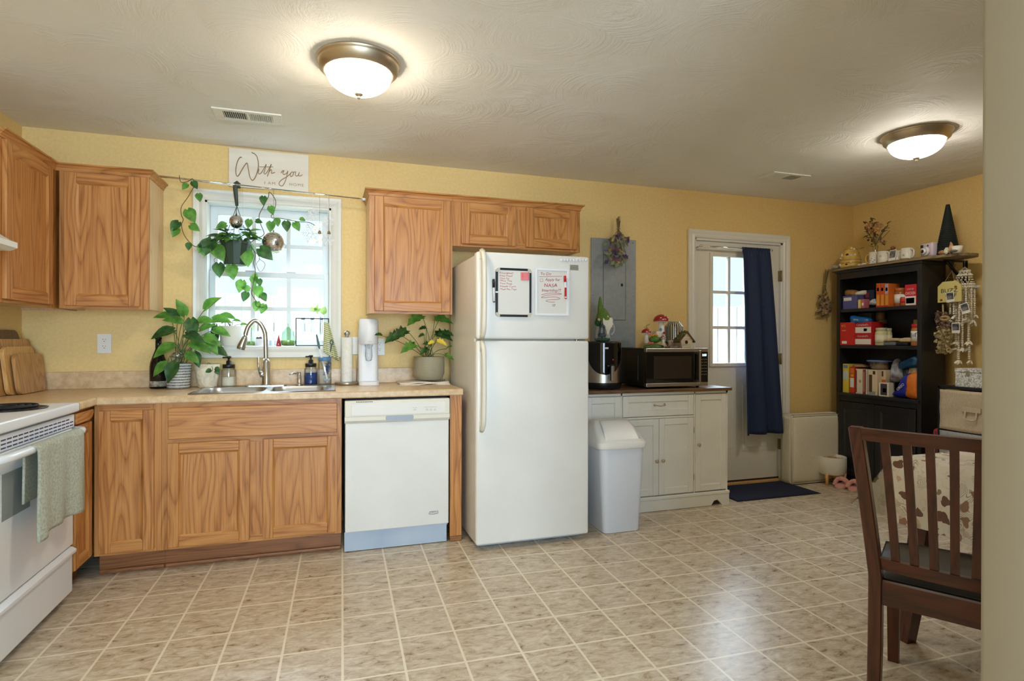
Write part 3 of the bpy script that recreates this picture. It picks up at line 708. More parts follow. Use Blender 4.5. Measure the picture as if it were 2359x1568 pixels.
# ---------------------------------------------------------------- range
enamelr = noisy('range_enamel', c(234, 236, 238), c(228, 230, 233), 3, .28)
ry0, ry1, RX = -1.61, -.850, .565
t = thing('kitchen_range', 'white electric range with coil burners at the left edge, a towel on its handle', 'stove', (.3, -1.23, 0))
mb = MB(); mb.box(.03, ry0, .03, .52, ry1, .875, .006); mb.build('body', enamelr, t)
mb = MB(); mb.box(.02, ry0-.002, .873, RX+.008, ry1-.004, .915, .009, 4, True); ck = mb.build('cooktop', enamelr, t)
for (x, y, r) in ((.40, -1.08, .105), (.17, -1.04, .08), (.40, -1.42, .08), (.17, -1.42, .105)):
    mb = MB(); mb.lathe([(r+.022, .916), (r+.026, .919), (r+.014, .921), (r, .917), (.02, .914)], (x, y, 0), 28); b_ = mb.build('drip_pan', black, ck)
    mb = MB(); pts = [(x+(r*.2+r*.8*k/90)*math.cos(k*.25), y+(r*.2+r*.8*k/90)*math.sin(k*.25), .927) for k in range(91)]; mb.tube(pts, .0055, 6); mb.build('coil', blackm, b_)
mb = MB(); mb.box(.02, ry0, .915, .09, ry1, 1.06, .01); bgd = mb.build('backguard', enamelr, t)
for y in (-1.5, -1.4, -1.05, -.95): mb = MB(); mb.lathe([(.02, .09), (.018, .112), (0, .114)], (0, y, 1.0), 16, 'x'); mb.build('knob', enamel, bgd)
mb = MB(); mb.box(.522, ry0+.004, .262, .548, ry1-.004, .80, .006, 3); od = mb.build('oven_door', enamelr, t)
mb = MB(); mb.box(.547, ry0+.13, .55, .5495, ry1-.42, .72, .0008); mb.build('window', mat('oven_window', c(146, 152, 150), .22), od)
mb = MB(); mb.box(.522, ry0+.004, .802, .552, ry1-.004, .862, .004, 2); vt = mb.build('vent_strip', enamelr, t)
mb = MB()
for k in range(16):
    for j in range(3):
        y = ry1-.038-k*.042
        if k == 0 and j == 2: continue
        mb.box(.5515, y-.017, .812+j*.0145, .5527, y+.017, .8175+j*.0145)
mb.build('vent_slots', mat('vent_shadow', c(62, 70, 104), .6), vt)
mb = MB(); hy0, hy1 = ry0+.01, ry1-.008
hp = [(.556, hy0, .79), (.590, hy0+.02, .79), (.598, hy0+.05, .79)]+[(.600, hy0+.05+(hy1-hy0-.1)*k/8, .79) for k in range(1, 8)]+[(.598, hy1-.05, .79), (.590, hy1-.02, .79), (.556, hy1, .79)]
mb.tube(hp, .016, 12); mb.build('handle', enamelr, od)
mb = MB(); mb.box(.522, ry0+.004, .045, .546, ry1-.004, .255, .008, 3); dr = mb.build('storage_drawer', enamelr, t)
mb = MB(); mb.prism([(0, 0), (.016, .006), (.016, .018), (0, .03)], (.545, ry1-.006, .222), (1, 0, 0), (0, 0, 1), .75); mb.build('pull_lip', enamelr, dr)
for y in (ry0+.05, ry1-.05):
    for x in (.08, .47): mb = MB(); mb.box(x, y-.015, 0, x+.03, y+.015, .035); mb.build('foot', black, t)
# ---------------------------------------------------------------- ceiling lights and vents
lampglass = mat('lit_frosted_glass', c(250, 240, 220), .4); P_ = lampglass.node_tree.nodes['Principled BSDF']
P_.inputs['Emission Color'].default_value = (1, .89, .71, 1); P_.inputs['Emission Strength'].default_value = LAMP_E
lampglass2 = mat('lit_frosted_glass_cool', c(250, 248, 240), .4); P_ = lampglass2.node_tree.nodes['Principled BSDF']
P_.inputs['Emission Color'].default_value = (1, .94, .84, 1); P_.inputs['Emission Strength'].default_value = LAMP_E*.85
pewter = mat('antique_pewter', c(200, 186, 164), .38, 1.)
def flush_light(label, x, y, gm):
    t = thing('ceiling_light', label, 'ceiling light', (x, y, CE), 0, 'flush dome ceiling lights')
    r = .178
    mb = MB(); mb.lathe([(0, 0), (r, 0), (r+.003, -.006), (r-.004, -.012), (r-.007, -.018), (r-.012, -.04), (r-.022, -.046), (r-.026, -.054), (r-.034, -.057), (r-.040, -.052), (0, -.03)], (x, y, CE), 48); mb.build('pan', pewter, t)
    mb = MB(); q = r-.038; mb.lathe([(q*math.cos(a), -.052-.088*math.sin(a)) for a in [PI/2*k/14 for k in range(15)]], (x, y, CE), 48); mb.build('glass_shade', gm, t)
    mb = MB(); mb.lathe([(0, -.136), (.022, -.137), (.016, -.146), (.009, -.150), (.007, -.153), (.008, -.157), (0, -.166)], (x, y, CE), 20); mb.build('finial', pewter, t)
    return t
flush_light('large flush ceiling light with brushed ring and lit glass dome above the kitchen floor', 1.790, -1.40, lampglass)
flush_light('flush dome ceiling light lit over the dining corner, near the black bookcase', 4.955, -1.52, lampglass2)
flush_light('added fill light behind the camera, out of view, shaped like the flush dome lights', 1.5, -5.4, lampglass2)  # invented unseen lamp, added as front fill for the kitchen
ventdark = mat('vent_dark', c(70, 70, 66), .9)
def vent(label, x0, y0, x1, y1, n):
    t = thing('ceiling_vent', label, 'vent', ((x0+x1)/2, (y0+y1)/2, CE), 0, 'ceiling air vents')
    mb = MB(); z = CE; f = .028
    for a in ((x0, y0, x1, y0+f), (x0, y1-f, x1, y1), (x0, y0+f, x0+f+.02, y1-f), (x1-f-.02, y0+f, x1, y1-f), ((x0+x1)/2-.008, y0+f, (x0+x1)/2+.008, y1-f)): mb.box(a[0], a[1], z-.008, a[2], a[3], z, .002)
    mb.build('frame', trimw, t)
    mb = MB(); mb.box(x0+.02, y0+.02, z-.0016, x1-.02, y1-.02, z-.0006); mb.build('backing', ventdark, t)
    a0, a1 = x0+f+.02, x1-f-.02; m = (x0+x1)/2
    for k in range(n):
        s_ = k % 2; half = (a0, m-.008) if k < n//2 else (m+.008, a1); j = k % (n//2)
        x = half[0]+(half[1]-half[0])*(j+.5)/(n//2); mb = MB()
        mb.obox((x, (y0+y1)/2, z-.005), (.0012, y1-y0-2*f, .010), (0, R(-42 if k < n//2 else 42), 0)); mb.build('louver', trimw, t)
    return t
vent('white ceiling vent above the sink window, left of the large light', 1.083, -.660, 1.425, -.498, 22)
vent('white ceiling vent near the back door, left of the dining light', 4.715, -.655, 5.05, -.50, 18)
# ---------------------------------------------------------------- sign above the window
q = [at(*p, Y=-.02) for p in ((527, 343), (711, 354), (711, 439), (529, 432))]
sx0_, sx1_, sz0, sz1 = q[0].x, q[1].x, q[3].z, q[0].z
sz0 = (q[2].z+q[3].z)/2; sz1 = (q[0].z+q[1].z)/2
t = thing('wooden_sign', 'whitewashed wooden sign with bronze script above the sink window', 'sign', ((sx0_+sx1_)/2, -.001, sz0))
mb = MB(); mb.box(sx0_, -.020, sz0, sx1_, -.001, sz1, .002); mb.build('board', noisy('whitewash', c(226, 216, 200), c(236, 229, 216), 12, .6, .15, stretch=(.12, 1, 1)), t)
def sg(x, y): p = at(320+x/3.92, 330+y/3.92, Y=-.0205); return (p.x, -.0215, p.z)
def stroke(mb, pts, r, n=5): mb.tube(smoothpath([sg(*p) for p in pts], n), r, 6, flat=.35)
mb = MB()
for pts, r in (([(930, 130), (915, 127), (893, 160), (878, 215), (876, 265), (886, 297), (905, 285), (935, 232), (975, 178), (988, 230), (1002, 300), (1025, 335), (1050, 310), (1072, 250), (1080, 190), (1068, 125), (1045, 96), (1018, 84)], .0075),
               ([(1085, 232), (1078, 262), (1086, 277), (1104, 268), (1122, 240), (1150, 190), (1142, 225), (1130, 268), (1142, 276), (1164, 250), (1196, 188), (1180, 240), (1160, 300), (1172, 265), (1192, 238), (1200, 250), (1198, 272), (1228, 262)], .0058),
               ([(1090, 213), (1140, 213), (1213, 213)], .0044),
               ([(1283, 268), (1297, 250), (1310, 248), (1300, 268), (1310, 282), (1335, 270), (1345, 250), (1335, 300), (1318, 350), (1296, 384), (1272, 378), (1268, 356), (1290, 330), (1340, 300), (1366, 275), (1380, 260), (1366, 280), (1372, 300), (1390, 290), (1396, 265), (1384, 256), (1396, 262), (1416, 258), (1412, 285), (1424, 296), (1440, 285), (1448, 262), (1444, 290), (1456, 296), (1476, 284)], .0060)):
    stroke(mb, pts, r)
q1 = text_mb('I AM', sg(1130, 368), (1, 0, -.0), (0, 0, 1), .018, .0006, 0, 1.25, .02, width=.066)
q2 = text_mb('HOME', sg(1358, 381), (1, 0, -.0), (0, 0, 1), .018, .0006, 0, 1.25, .02, width=.087)
mb.tube([sg(1085, 208), sg(1087, 206)], .0022, 6)
join_mb(mb, q1, q2).build('lettering', bronzeink, t)
# ---------------------------------------------------------------- outlets and switch plate
def plate(name, label, px, py, w=.072, h=.116, kind='outlet'):
    p = at(px, py, Y=-.001); t = thing(name, label, 'outlet' if kind == 'outlet' else 'switch', (p.x, -.001, p.z))
    mb = MB(); mb.box(p.x-w/2, -.007, p.z-h/2, p.x+w/2, -.001, p.z+h/2, .002); mb.build('cover_plate', trimw, t)
    for s_ in (-1, 1):
        mb = MB()
        if kind == 'outlet':
            mb.prism([(x+p.x, z+p.z+s_*.0195) for x, z in rrect(.034, .029, .012, 4)], (0, -.0068, 0), (1, 0, 0), (0, 0, 1), .002); rc = mb.build('receptacle', trimw, t)
            mb = MB()
            for dx, hh in ((-.0065, .008), (.0065, .0065)): mb.box(p.x+dx-.001, -.0094, p.z+s_*.0195+.001, p.x+dx+.001, -.0086, p.z+s_*.0195+.001+hh)
            mb.lathe([(0, -.0094), (.0024, -.0094), (.0024, -.0086)], (p.x, 0, p.z+s_*.0195-.007), 10, 'y'); mb.build('slots', blackm, rc)
        elif s_ == 1: mb.box(p.x-.005, -.016, p.z-.008, p.x+.005, -.006, p.z+.012, .002); mb.build('toggle', trimw, t)
plate('wall_outlet', 'white double outlet under the left wall cabinet, left of the wine bottle', 241, 791)
plate('wall_outlet', 'white double outlet on the wall half hidden behind the soda maker', 874, 798)
plate('light_switch', 'white switch plate behind the paper towel roll, right of the window', 812, 796, kind='switch')
# ---------------------------------------------------------------- cutting boards leaning in the corner
def board(label, m, y0, y1, zt, xb, thick=.018, r=.03, lean=.11, z0=CT1):
    w, h = y1-y0, zt-z0; mb = MB()
    mb.xf = Matrix.Translation((xb, (y0+y1)/2, z0+.001)) @ Matrix.Rotation(-lean, 4, 'Y')
    mb.prism([(a, b+h/2) for a, b in rrect(w, h, r, 6)], (0, 0, 0), (0, 1, 0), (0, 0, 1), thick)
    return single(mb, 'cutting_board', m, (xb, (y0+y1)/2, z0), label, 'cutting board', 'wooden cutting boards leaning in the corner')
board('tall dark walnut cutting board at the back of the corner stack', walnut, -.42, -.10, 1.255, .045, r=.05)
board('brown wood cutting board just in front of the dark tall one', bamboo, -.47, -.065, 1.205, .07, lean=.10, r=.02)
board('pale wood cutting board third from the back, seen mostly as an edge', lightwood, -.40, -.075, 1.165, .095, r=.04, lean=.11)
board('smallest front cutting board with rounded corners, leaning on the others', bamboo, -.36, -.06, 1.125, .125, r=.035, lean=.12)
# ---------------------------------------------------------------- things on the counter
def stand(px, Y, Z=CT1): p = at(px, 880, Y=Y); return Vector((p.x, Y, Z+.0005))
def hz(px, py, p):
    """height seen at a pixel for a thing standing at p (same distance from the camera)"""
    d = RIGHT*((px-W_PX/2)/F_PX) - UP*((py-H_PX/2)/F_PX) + FWD
    k = (p-EYE).dot(FWD); return (EYE+d*k).z
def wd(px0, px1, p): return (px1-px0)/F_PX*(p-EYE).dot(FWD)
p = stand(365, -.09)
t = thing('wine_bottle', 'dark wine bottle with a pale label, left of the striped plant pot', 'bottle', p)
r = wd(347, 383, p)/2; h = hz(365, 776, p)-CT1
mb = MB(); mb.lathe([(r*.9, .001), (r, .006), (r, h*.42), (r*.93, h*.5), (r*.6, h*.66), (r*.36, h*.76), (r*.33, h*.95), (r*.4, h*.955), (r*.4, h*.985), (r*.34, h)], p, 28); mb.build('body', mat('dark_bottle_glass', c(24, 18, 16), .06), t)
mb = MB(); mb.lathe([(r+.0008, .012), (r+.0008, .045)], p, 28); mb.build('label', noisy('bottle_label', c(198, 190, 170), c(120, 104, 90), 60, .6), t)
mb = MB(); mb.lathe([(r*.36, h*.78), (r*.345, h*.93)], p, 20); mb.build('neck_foil', black, t)
# striped pot with golden pothos
p = stand(411, -.13); r = wd(384, 438, p)/2; h = hz(411, 836, p)-CT1
t = thing('potted_pothos', 'large leafy pothos in a grey pot with white stripes, left of the sink', 'houseplant', p)
stripes = mat('striped_glaze', c(150, 150, 146), .5); nt = NT(stripes)
z_ = nt.add('ShaderNodeSeparateXYZ', {0: nt.coords()}).outputs[2]
ln = nt.math('GREATER_THAN', nt.math('FRACT', nt.math('MULTIPLY', z_, 62.)), .68)
nt.link(nt.mix(ln, nt.ramp(nt.noise(nt.coords(), 160, 3), [(.35, c(104, 104, 100)), (.65, c(168, 166, 160))]), c(232, 230, 224)), nt.p.inputs['Base Color'])
mb = MB(); mb.lathe([(r*.82, .001), (r*.86, .006), (r, h-.004), (r*.98, h), (r*.92, h), (r*.9, h-.012)], p, 32); mb.build('pot', stripes, t)
mb = MB(); mb.lathe([(0, h-.014), (r*.91, h-.014)], p, 24); mb.build('soil', soil, t)
random.seed(21)
top = p+Vector((0, 0, h-.014)); sm = MB(); lm = MB(); lm2 = MB()
def P2(px, py, dy=0.): return at(px, py, Y=p.y+dy)
leaves = [(440, 735, -80, -.05, .12), (472, 712, 60, .02, .12), (420, 742, 150, .03, .10), (400, 760, 190, -.03, .12), (455, 740, 20, -.04, .10), (490, 735, 10, .03, .11), (428, 770, -10, -.08, .11), (440, 790, -15, -.07, .12), (470, 775, -20, -.04, .11), (485, 800, -15, .0, .11), (400, 795, 205, -.06, .12), (386, 836, 220, -.07, .10), (405, 835, 250, -.09, .12), (430, 815, -30, -.08, .09), (462, 760, 45, .03, .09), (410, 730, 120, .05, .09), (478, 785, -50, -.05, .10), (395, 728, 165, .04, .09), (448, 812, -70, -.06, .09), (425, 725, 100, .0, .1), (492, 760, -5, .0, .1), (460, 800, 10, -.02, .1)]
for i, (px, py, ang, dy, L) in enumerate(leaves):
    tip = P2(px, py, dy); b = top+Vector((random.uniform(-.03, .03), random.uniform(-.03, .03), 0))
    mid = b.lerp(tip, .5)+Vector((0, 0, .05))
    sm.tube(smoothpath([b, mid, tip], 4), .0022, 6)
    a = R(ang); d = Vector((math.cos(a), -.45, math.sin(a)*.8-.1))
    (lm if i % 3 else lm2).leaf(tip, d, (0, -.75, .65), L, L*.66, .35)
sm.build('stems', stemg, t); lm.build('foliage', leafg, t); lm2.build('dark_foliage', leafd, t)
g = P2(409, 830, -.055); g = Vector((g.x, g.y, p.z+h-.02))
mb = MB(); mb.tube([g, g+Vector((0, 0, .06))], [.006, .011], 12); mb.lathe([(.010, .06), (.030, .055), (.034, .066), (.024, .083), (0, .09)], g, 20)
single(mb, 'glass_mushroom', glassy('silvered_glass', (.93, .95, .96, 1), .5), g, 'clear glass mushroom stuck in the striped pot with the pothos', 'ornament')
# white carved pot
p = stand(478, -.10); r = wd(450, 506, p)/2; h = hz(478, 838, p)-CT1
t = thing('carved_pot', 'cream pot with a carved surface and a small trailing sprig, between pothos and soap jar', 'flowerpot', p)
mb = MB(); random.seed(3)
mb.lathe([(r*.66, .001), (r*.7, .004), (r, h), (r*.93, h), (r*.88, h-.014)], p, 28); mb.build('pot', noisy('carved_cream', c(226, 212, 184), c(236, 224, 200), 55, .55, .9, detail=0, bd=.006), t)
mb = MB(); mb.lathe([(0, h-.012), (r*.9, h-.012)], p, 20); mb.build('soil', soil, t)
sm = MB(); lm = MB(); b = p+Vector((.0, 0, h-.012))
sp = [P2(488, 852, -.05) if 0 else at(484, 838, Y=p.y-.03), at(490, 848, Y=p.y-r-.01), at(488, 855, Y=p.y-r-.012)]
sm.tube(smoothpath([b, b+Vector((.01, -.03, .02))]+sp, 4), .0016, 6); sm.build('stem', stemg, t)
for px, py, a in ((486, 852, 200), (496, 848, -20), (498, 852, -60)): lm.leaf(at(px, py, Y=p.y-r-.012), (math.cos(R(a)), -.3, math.sin(R(a))), (0, -1, .3), .032, .03, .2)
for k in range(5): a = k*1.3; lm.leaf(b+Vector((.02*math.cos(a), .02*math.sin(a), 0)), (math.cos(a), math.sin(a), .5), (0, 0, 1), .03, .016, .3, 'lance')
lm.build('foliage', leafd, t)
# mason jar soap dispensers
def soap_jar(label, pxa, pxb, pxc, pyb, pyt, liquid, fill):
    p = stand(pxc, pyb); r = wd(pxa, pxb, p)/2; h = hz(pxc, pyt, p)-CT1
    t = thing('soap_jar', label, 'soap dispenser', p, 0, 'mason jar soap pumps')
    hb = h*.62
    mb = MB(); mb.lathe([(r*.9, .001), (r, .008), (r, hb*.82), (r*.93, hb*.9), (r*.80, hb*.95), (r*.80, hb)], p, 28); mb.build('jar', glass, t)
    mb = MB(); mb.lathe([(0, .004), (r*.94, .006), (r*.955, .012), (r*.955, hb*fill), (0, hb*fill)], p, 28); mb.build('soap', liquid, t)
    mb = MB(); mb.lathe([(r*.84, hb-.002), (r*.84, hb+.018), (r*.78, hb+.021), (.016, hb+.021), (.014, hb+.042), (.006, hb+.045), (.006, h-.012), (.013, h-.012), (.013, h), (0, h)], p, 24); mb.tube([p+Vector((0, 0, h-.006)), p+Vector((-.03, -.022, h-.009))], .005, 8); mb.build('pump', black, t)
    mb = MB(); mb.tube([p+Vector((0, 0, .015)), p+Vector((0, 0, hb))], .003, 8); mb.build('dip_tube', plastw, t)
soap_jar('mason jar pump half full of cream soap, left of the faucet', 512, 543.5, 527, -.075, 820, mat('cream_soap', c(236, 226, 204), .4), .52)
soap_jar('mason jar pump with blue soap, right of the faucet', 701, 730.5, 716, -.075, 818, mat('blue_soap', c(24, 62, 128), .2), .66)
# jar with brushes
p = stand(748, -.073); r = wd(733, 763, p)/2; h = hz(748, 823, p)-CT1
t = thing('glass_jar', 'clear glass jar holding two dish brushes, right of the blue soap', 'jar', p)
mb = MB(); mb.lathe([(r*.9, .001), (r, .008), (r, h*.78), (r*.9, h*.85), (r*.92, h)], p, 28); mb.build('jar', glass, t)
mb = MB(); mb.lathe([(r*.93, h-.022), (r*.95, h-.016), (r*.95, h-.004), (r*.93, h-.001)], p, 24); mb.build('blue_rim', mat('blue_rim', c(86, 132, 178), .4), t)
t = thing('dish_brush', 'dish brush with grey-green grip standing head down in the glass jar', 'brush', p+Vector((0, 0, .02)))
a = at(729, 770, Y=p.y-.01); b = at(736, 803, Y=p.y); b2 = p+Vector((.012, 0, .05))
mb = MB(); mb.tube([b, b2, p+Vector((.014, 0, .035))], [.006, .007, .012], 10); mb.build('handle', plastw, t)
mb = MB(); mb.tube([a, a.lerp(b, .3), a.lerp(b, .8), b], [.010, .014, .016, .008], 10, flat=.5); mb.build('grip', mat('grey_green_grip', c(96, 122, 122), .6), t)
mb = MB(); random.seed(2)
for k in range(40): q = p+Vector((.014, 0, .034)); d = Vector((random.uniform(-1, 1), random.uniform(-1, 1), random.uniform(-.9, .4))).normalized(); mb.tube([q, q+d*.026], .0022, 4)
mb.build('bristles', plastw, t)['kind'] = 'stuff'
t = thing('bottle_brush', 'thin blue bottle brush with a looped handle in the glass jar', 'brush', p+Vector((0, 0, .03)))
a = at(764, 793, Y=p.y); b = p+Vector((.006, .01, .06))
mb = MB(); mb.tube([a, b], .003, 8); u_ = (a-b).normalized(); mb.tube([a+Vector((.009*math.cos(k*PI/8), 0, .014+.014*math.sin(k*PI/8))) for k in range(16)], .003, 6, closed=True); mb.build('handle', mat('slate_blue', c(52, 82, 120), .5), t)
mb = MB(); random.seed(5)
for k in range(50): q = b.lerp(a, random.random()*.42); d = Vector((random.uniform(-1, 1), random.uniform(-1, 1), random.uniform(-.4, .4))).normalized(); mb.tube([q, q+d*.018], .0018, 4)
mb.build('bristles', mat('blue_bristle', c(60, 104, 168), .6), t)['kind'] = 'stuff'
# paper towel holder + roll
p = stand(799, -.11); r = wd(773, 826, p)/2
t = thing('paper_towel_holder', 'round steel paper towel holder with a ball finial, left of the soda maker', 'paper towel holder', p)
zt = hz(802, 777, p)
mb = MB(); mb.lathe([(0, 0.001), (r, .001), (r, .014), (r*.96, .018), (0, .018)], p, 32); mb.build('base', steel, t)
mb = MB(); mb.tube([p+Vector((0, 0, .018)), p+Vector((0, 0, zt-CT1+.01))], .006, 10); mb.lathe([(.008, 0), (.013, .003), (.011, .010), (.019, .022), (.019, .032), (.011, .042), (0, .045)], p+Vector((0, 0, zt-CT1)), 18); mb.build('post', steel, t)
q = p+Vector((r*.8, -.01, 0)); zq = hz(817, 818, p); mb = MB(); mb.tube([q+Vector((0, 0, .016)), Vector((q.x, q.y, zq)), Vector((q.x+.006, q.y, zq+.004))], .0025, 8); mb.build('tension_arm', steel, t)
rr_ = wd(789, 814, p)/2; mb = MB(); mb.lathe([(.012, .019), (rr_*.98, .019), (rr_, .024), (rr_, zt-CT1-.004), (rr_*.98, zt-CT1), (.012, zt-CT1)], p, 36)
single(mb, 'paper_towel_roll', noisy('paper_towel', c(238, 236, 228), c(230, 226, 216), 70, .9, .4), p+Vector((0, 0, .019)), 'thin white paper towel roll on the steel holder', 'paper towels')
# soda maker
p = stand(849, -.15); hw = wd(827, 872, p)/2; zt = hz(850, 735, p); H = zt-CT1
t = thing('soda_maker', 'tall white soda maker on the counter under the tall cabinet', 'soda maker', p)
mb = MB(); mb.prism(rrect(hw*2, .17, .03, 6), (p.x, p.y, CT1+.001), (1, 0, 0), (0, 1, 0), .022); mb.build('base', plastw, t)
mb = MB(); mb.prism([(a, b) for a, b in rrect(hw*1.98, .075, .03, 6)], (p.x, p.y+.045, CT1+.02), (1, 0, 0), (0, 1, 0), H*.80); mb.build('back_column', plastw, t)
mb = MB(); o = Vector((p.x, p.y-.0, CT1)); mb.lathe([(0, H*.62), (hw*.9, H*.62), (hw*.96, H*.63), (hw*.96, H*.975), (hw*.86, H), (0, H)], o, 36, sy=1.45); mb.build('head', plastw, t)
mb = MB(); mb.lathe([(0, H*.55), (.006, H*.55), (.007, H*.62), (.022, H*.625)], o+Vector((0, -.02, 0)), 16); mb.build('nozzle', plastw, t)
mb = MB(); mb.lathe([(0, H*.36), (.018, H*.37), (.024, H*.44), (.020, H*.57), (.028, H*.61)], o+Vector((0, -.02, 0)), 20); mb.build('bottle_collar', glass, t)
text_mb('sodastream', (p.x-.014, p.y-hw*1.4-.001, CT1+H*.655), (1, 0, 0), (0, 0, 1), .0035, .0008, width=.028).build('lettering', greyink, t)
# folded towel and ribbed pot plant
p = stand(978, -.19)
mb = MB(); w0, w1 = at(919, 884, Y=p.y-.06).x, at(1036, 884, Y=p.y-.06).x; y0 = p.y-.09
for k, (ins, z) in enumerate(((0, .001), (.004, .009), (.01, .016))):
    mb.grid(lambda u, v, ins=ins, z=z: Vector((w0+ins+(w1-w0-2*ins)*u, y0+ins+.2*v, CT1+z+.003*math.sin(u*9+k*2)+.002*math.sin(v*7))), 22, 8, .006)
for k in range(1): mb.tube(smoothpath([(w1-.01, y0+.02, CT1+.005), (w1+.004, y0+.10, CT1+.012), (w1-.004, y0+.18, CT1+.018)], 4), .006, 8)
single(mb, 'folded_towel', noisy('linen_towel', c(222, 208, 192), c(234, 224, 210), 120, .9, .3), (p.x, p.y, CT1), 'folded off-white dish towel lying under the sage green pot', 'towel')
PZ = CT1+.027; p = Vector((at(989, 874, Y=p.y).x, p.y+.02, PZ)); r = wd(953.6, 1025, p)/2; h = hz(989, 821, p)-PZ
t = thing('ribbed_pot_plant', 'sage green ribbed pot with a lobed-leaf plant, beside the refrigerator', 'houseplant', p)
sage = mat('sage_glaze', c(158, 152, 128), .35); nt = NT(sage); z_ = nt.add('ShaderNodeSeparateXYZ', {0: nt.coords()}).outputs[2]; nt.bump(nt.math('SINE', nt.math('MULTIPLY', z_, 1100.)), .5, .0015)
mb = MB(); mb.lathe([(r*.72, .001), (r*.86, .01), (r, h*.3), (r*1.0, h*.8), (r*.97, h), (r*.9, h), (r*.89, h-.014)], p, 36); mb.build('pot', sage, t)
mb = MB(); mb.lathe([(0, h-.012), (r*.9, h-.012)], p, 24); mb.build('soil', soil, t)
sm = MB(); lm = MB(); lm2 = MB(); ylm = MB(); random.seed(8); top = p+Vector((0, 0, h-.012))
def Q5(x, y, dy): return at(700+x/5.6, 680+y/5.6, Y=p.y+dy)
for x, y, dy, ang, L, mm in ((1010, 520, -.04, 120, .05, lm2), (1235, 505, -.05, 190, .10, lm2), (1330, 455, -.05, 200, .11, lm2), (1530, 265, -.04, 195, .11, lm), (1690, 310, -.03, 30, .11, lm), (1440, 640, -.08, 185, .10, lm), (1580, 420, 0, 150, .05, lm2), (1550, 505, 0, 180, .04, lm2), (1700, 500, .0, 10, .11, lm2), (1790, 480, -.01, 20, .07, lm2), (1720, 590, -.08, 0, .065, ylm), (1680, 600, -.07, 175, .045, ylm), (1740, 320, -.03, 60, .06, lm), (1640, 640, -.06, 120, .06, lm2), (1820, 770, -.06, -10, .06, lm), (1840, 690, -.05, 80, .05, lm), (1600, 690, -.05, 200, .06, lm2)):
    tip = Q5(x, y, dy); b = top+Vector((random.uniform(-.03, .03), random.uniform(-.03, .03), 0))
    sm.tube(smoothpath([b, b.lerp(tip, .5)+Vector((0, 0, .02)), tip], 4), .0022, 6)
    a = R(ang); mm.leaf(tip, (math.cos(a), -.35, math.sin(a)*.5-.25), (0, -.6, .8), L*1.1, L*.95, .3, 'lobed')
sm.build('stems', stemg, t); lm.build('foliage', leafg, t); lm2.build('dark_foliage', leafd, t)
ylm.build('yellowed_leaves', mat('yellow_leaf', c(226, 200, 70), .5), t)
# ---------------------------------------------------------------- towel on the range handle
mb = MB()
ty0, ty1 = -1.40, -.955
def tw(u, v):
    y = ty0+(ty1-ty0)*u; f = math.sin(u*17)*.006*v+math.sin(u*7+1)*.005*v; y -= .02*v*(1-u)*0
    L0, L1 = .10, .40
    s_ = -L0+(L0+L1+.06)*v*1.0
    s0 = v*(.20+.06+.345)
    if s0 < .20: x = .580-.004*0; z = .79-.20+s0; x = .576
    elif s0 < .26: a = (s0-.20)/.06*PI; x = .600-.024*math.cos(a); z = .79+.0195*math.sin(a)
    else:
        k = s0-.26; x = .624+.012*k+f*1.6; z = .79-k
        z += .05*(.5-u)*k*0+.03*math.sin(u*3)*k
    return Vector((x, y+(.02*math.sin(v*5))*(1-u)*v, z))
mb.grid(tw, 40, 44, .006)
single(mb, 'kitchen_towel', noisy('sage_waffle_towel', c(156, 158, 138), c(184, 184, 166), 110, .95, .6), (.60, -1.12, .79), 'sage green waffle towel hanging over the range handle', 'towel')
# ---------------------------------------------------------------- window sill
def sill(px, Y=.03): q = at(px, 790, Y=Y); return Vector((q.x, Y, SILL+.0005))
p = sill(495, .035); r = wd(481, 510, p)/2; h = hz(495, 742, p)-SILL
t = thing('glass_vase', 'tall clear glass vase with a striped leaf inside, leftmost on the sill', 'vase', p)
mb = MB(); mb.lathe([(r*.7, .001), (r*.9, .01), (r, h*.4), (r*.8, h*.85), (r*.7, h)], p, 24); mb.build('vase', glass, t)
mb = MB()
for k in range(5): a = k*1.3+.4; mb.leaf(p+Vector((.008*math.cos(a), .008*math.sin(a), .01)), (.12*math.cos(a), .12*math.sin(a), 1), (math.cos(a), math.sin(a), 0), h*.9, .035, .1, 'lance')
mb.build('leaves', leafd, t)
p = sill(532, .02); r = wd(508, 559, p)/2; h = hz(532, 751, p)-SILL
t = thing('white_sill_pot', 'white round pot with a sparse young plant on the sill, left of the faucet', 'houseplant', p)
mb = MB(); mb.lathe([(r*.78, .001), (r*.82, .006), (r, h), (r*.93, h), (r*.92, h-.015)], p, 32); mb.build('pot', mat('matte_white_pot', c(232, 226, 214), .55), t)
mb = MB(); mb.lathe([(0, h-.014), (r*.93, h-.014)], p, 24); mb.build('soil', soil, t)
sm = MB(); lm = MB(); top = p+Vector((0, 0, h-.014))
for px, py, a, L in ((523, 737, 160, .05), (505, 724, 10, .10), (536, 738, 30, .05), (552, 748, 40, .05), (519, 740, 200, .03)):
    tip = at(px, py, Y=p.y-.01); sm.tube(smoothpath([top, top.lerp(tip, .5)+Vector((.004, 0, .01)), tip], 4), .0018, 6)
    lm.leaf(tip, (math.cos(R(a)), -.3, math.sin(R(a))*.6-.2), (0, -.7, .7), L, L*.5, .3, 'lance')
sm.build('stems', stemb, t); lm.build('foliage', leafg, t)
p = sill(578, .05); r = wd(569, 588, p)/2; h = hz(578, 762, p)-SILL
t = thing('glass_bottle', 'clear bottle with a green bottom and a sprouting cutting, behind the faucet', 'bottle', p)
mb = MB(); mb.lathe([(r*.9, .001), (r, .01), (r*.85, h*.5), (r*.3, h*.75), (r*.34, h)], p, 20); mb.build('bottle', glass, t)
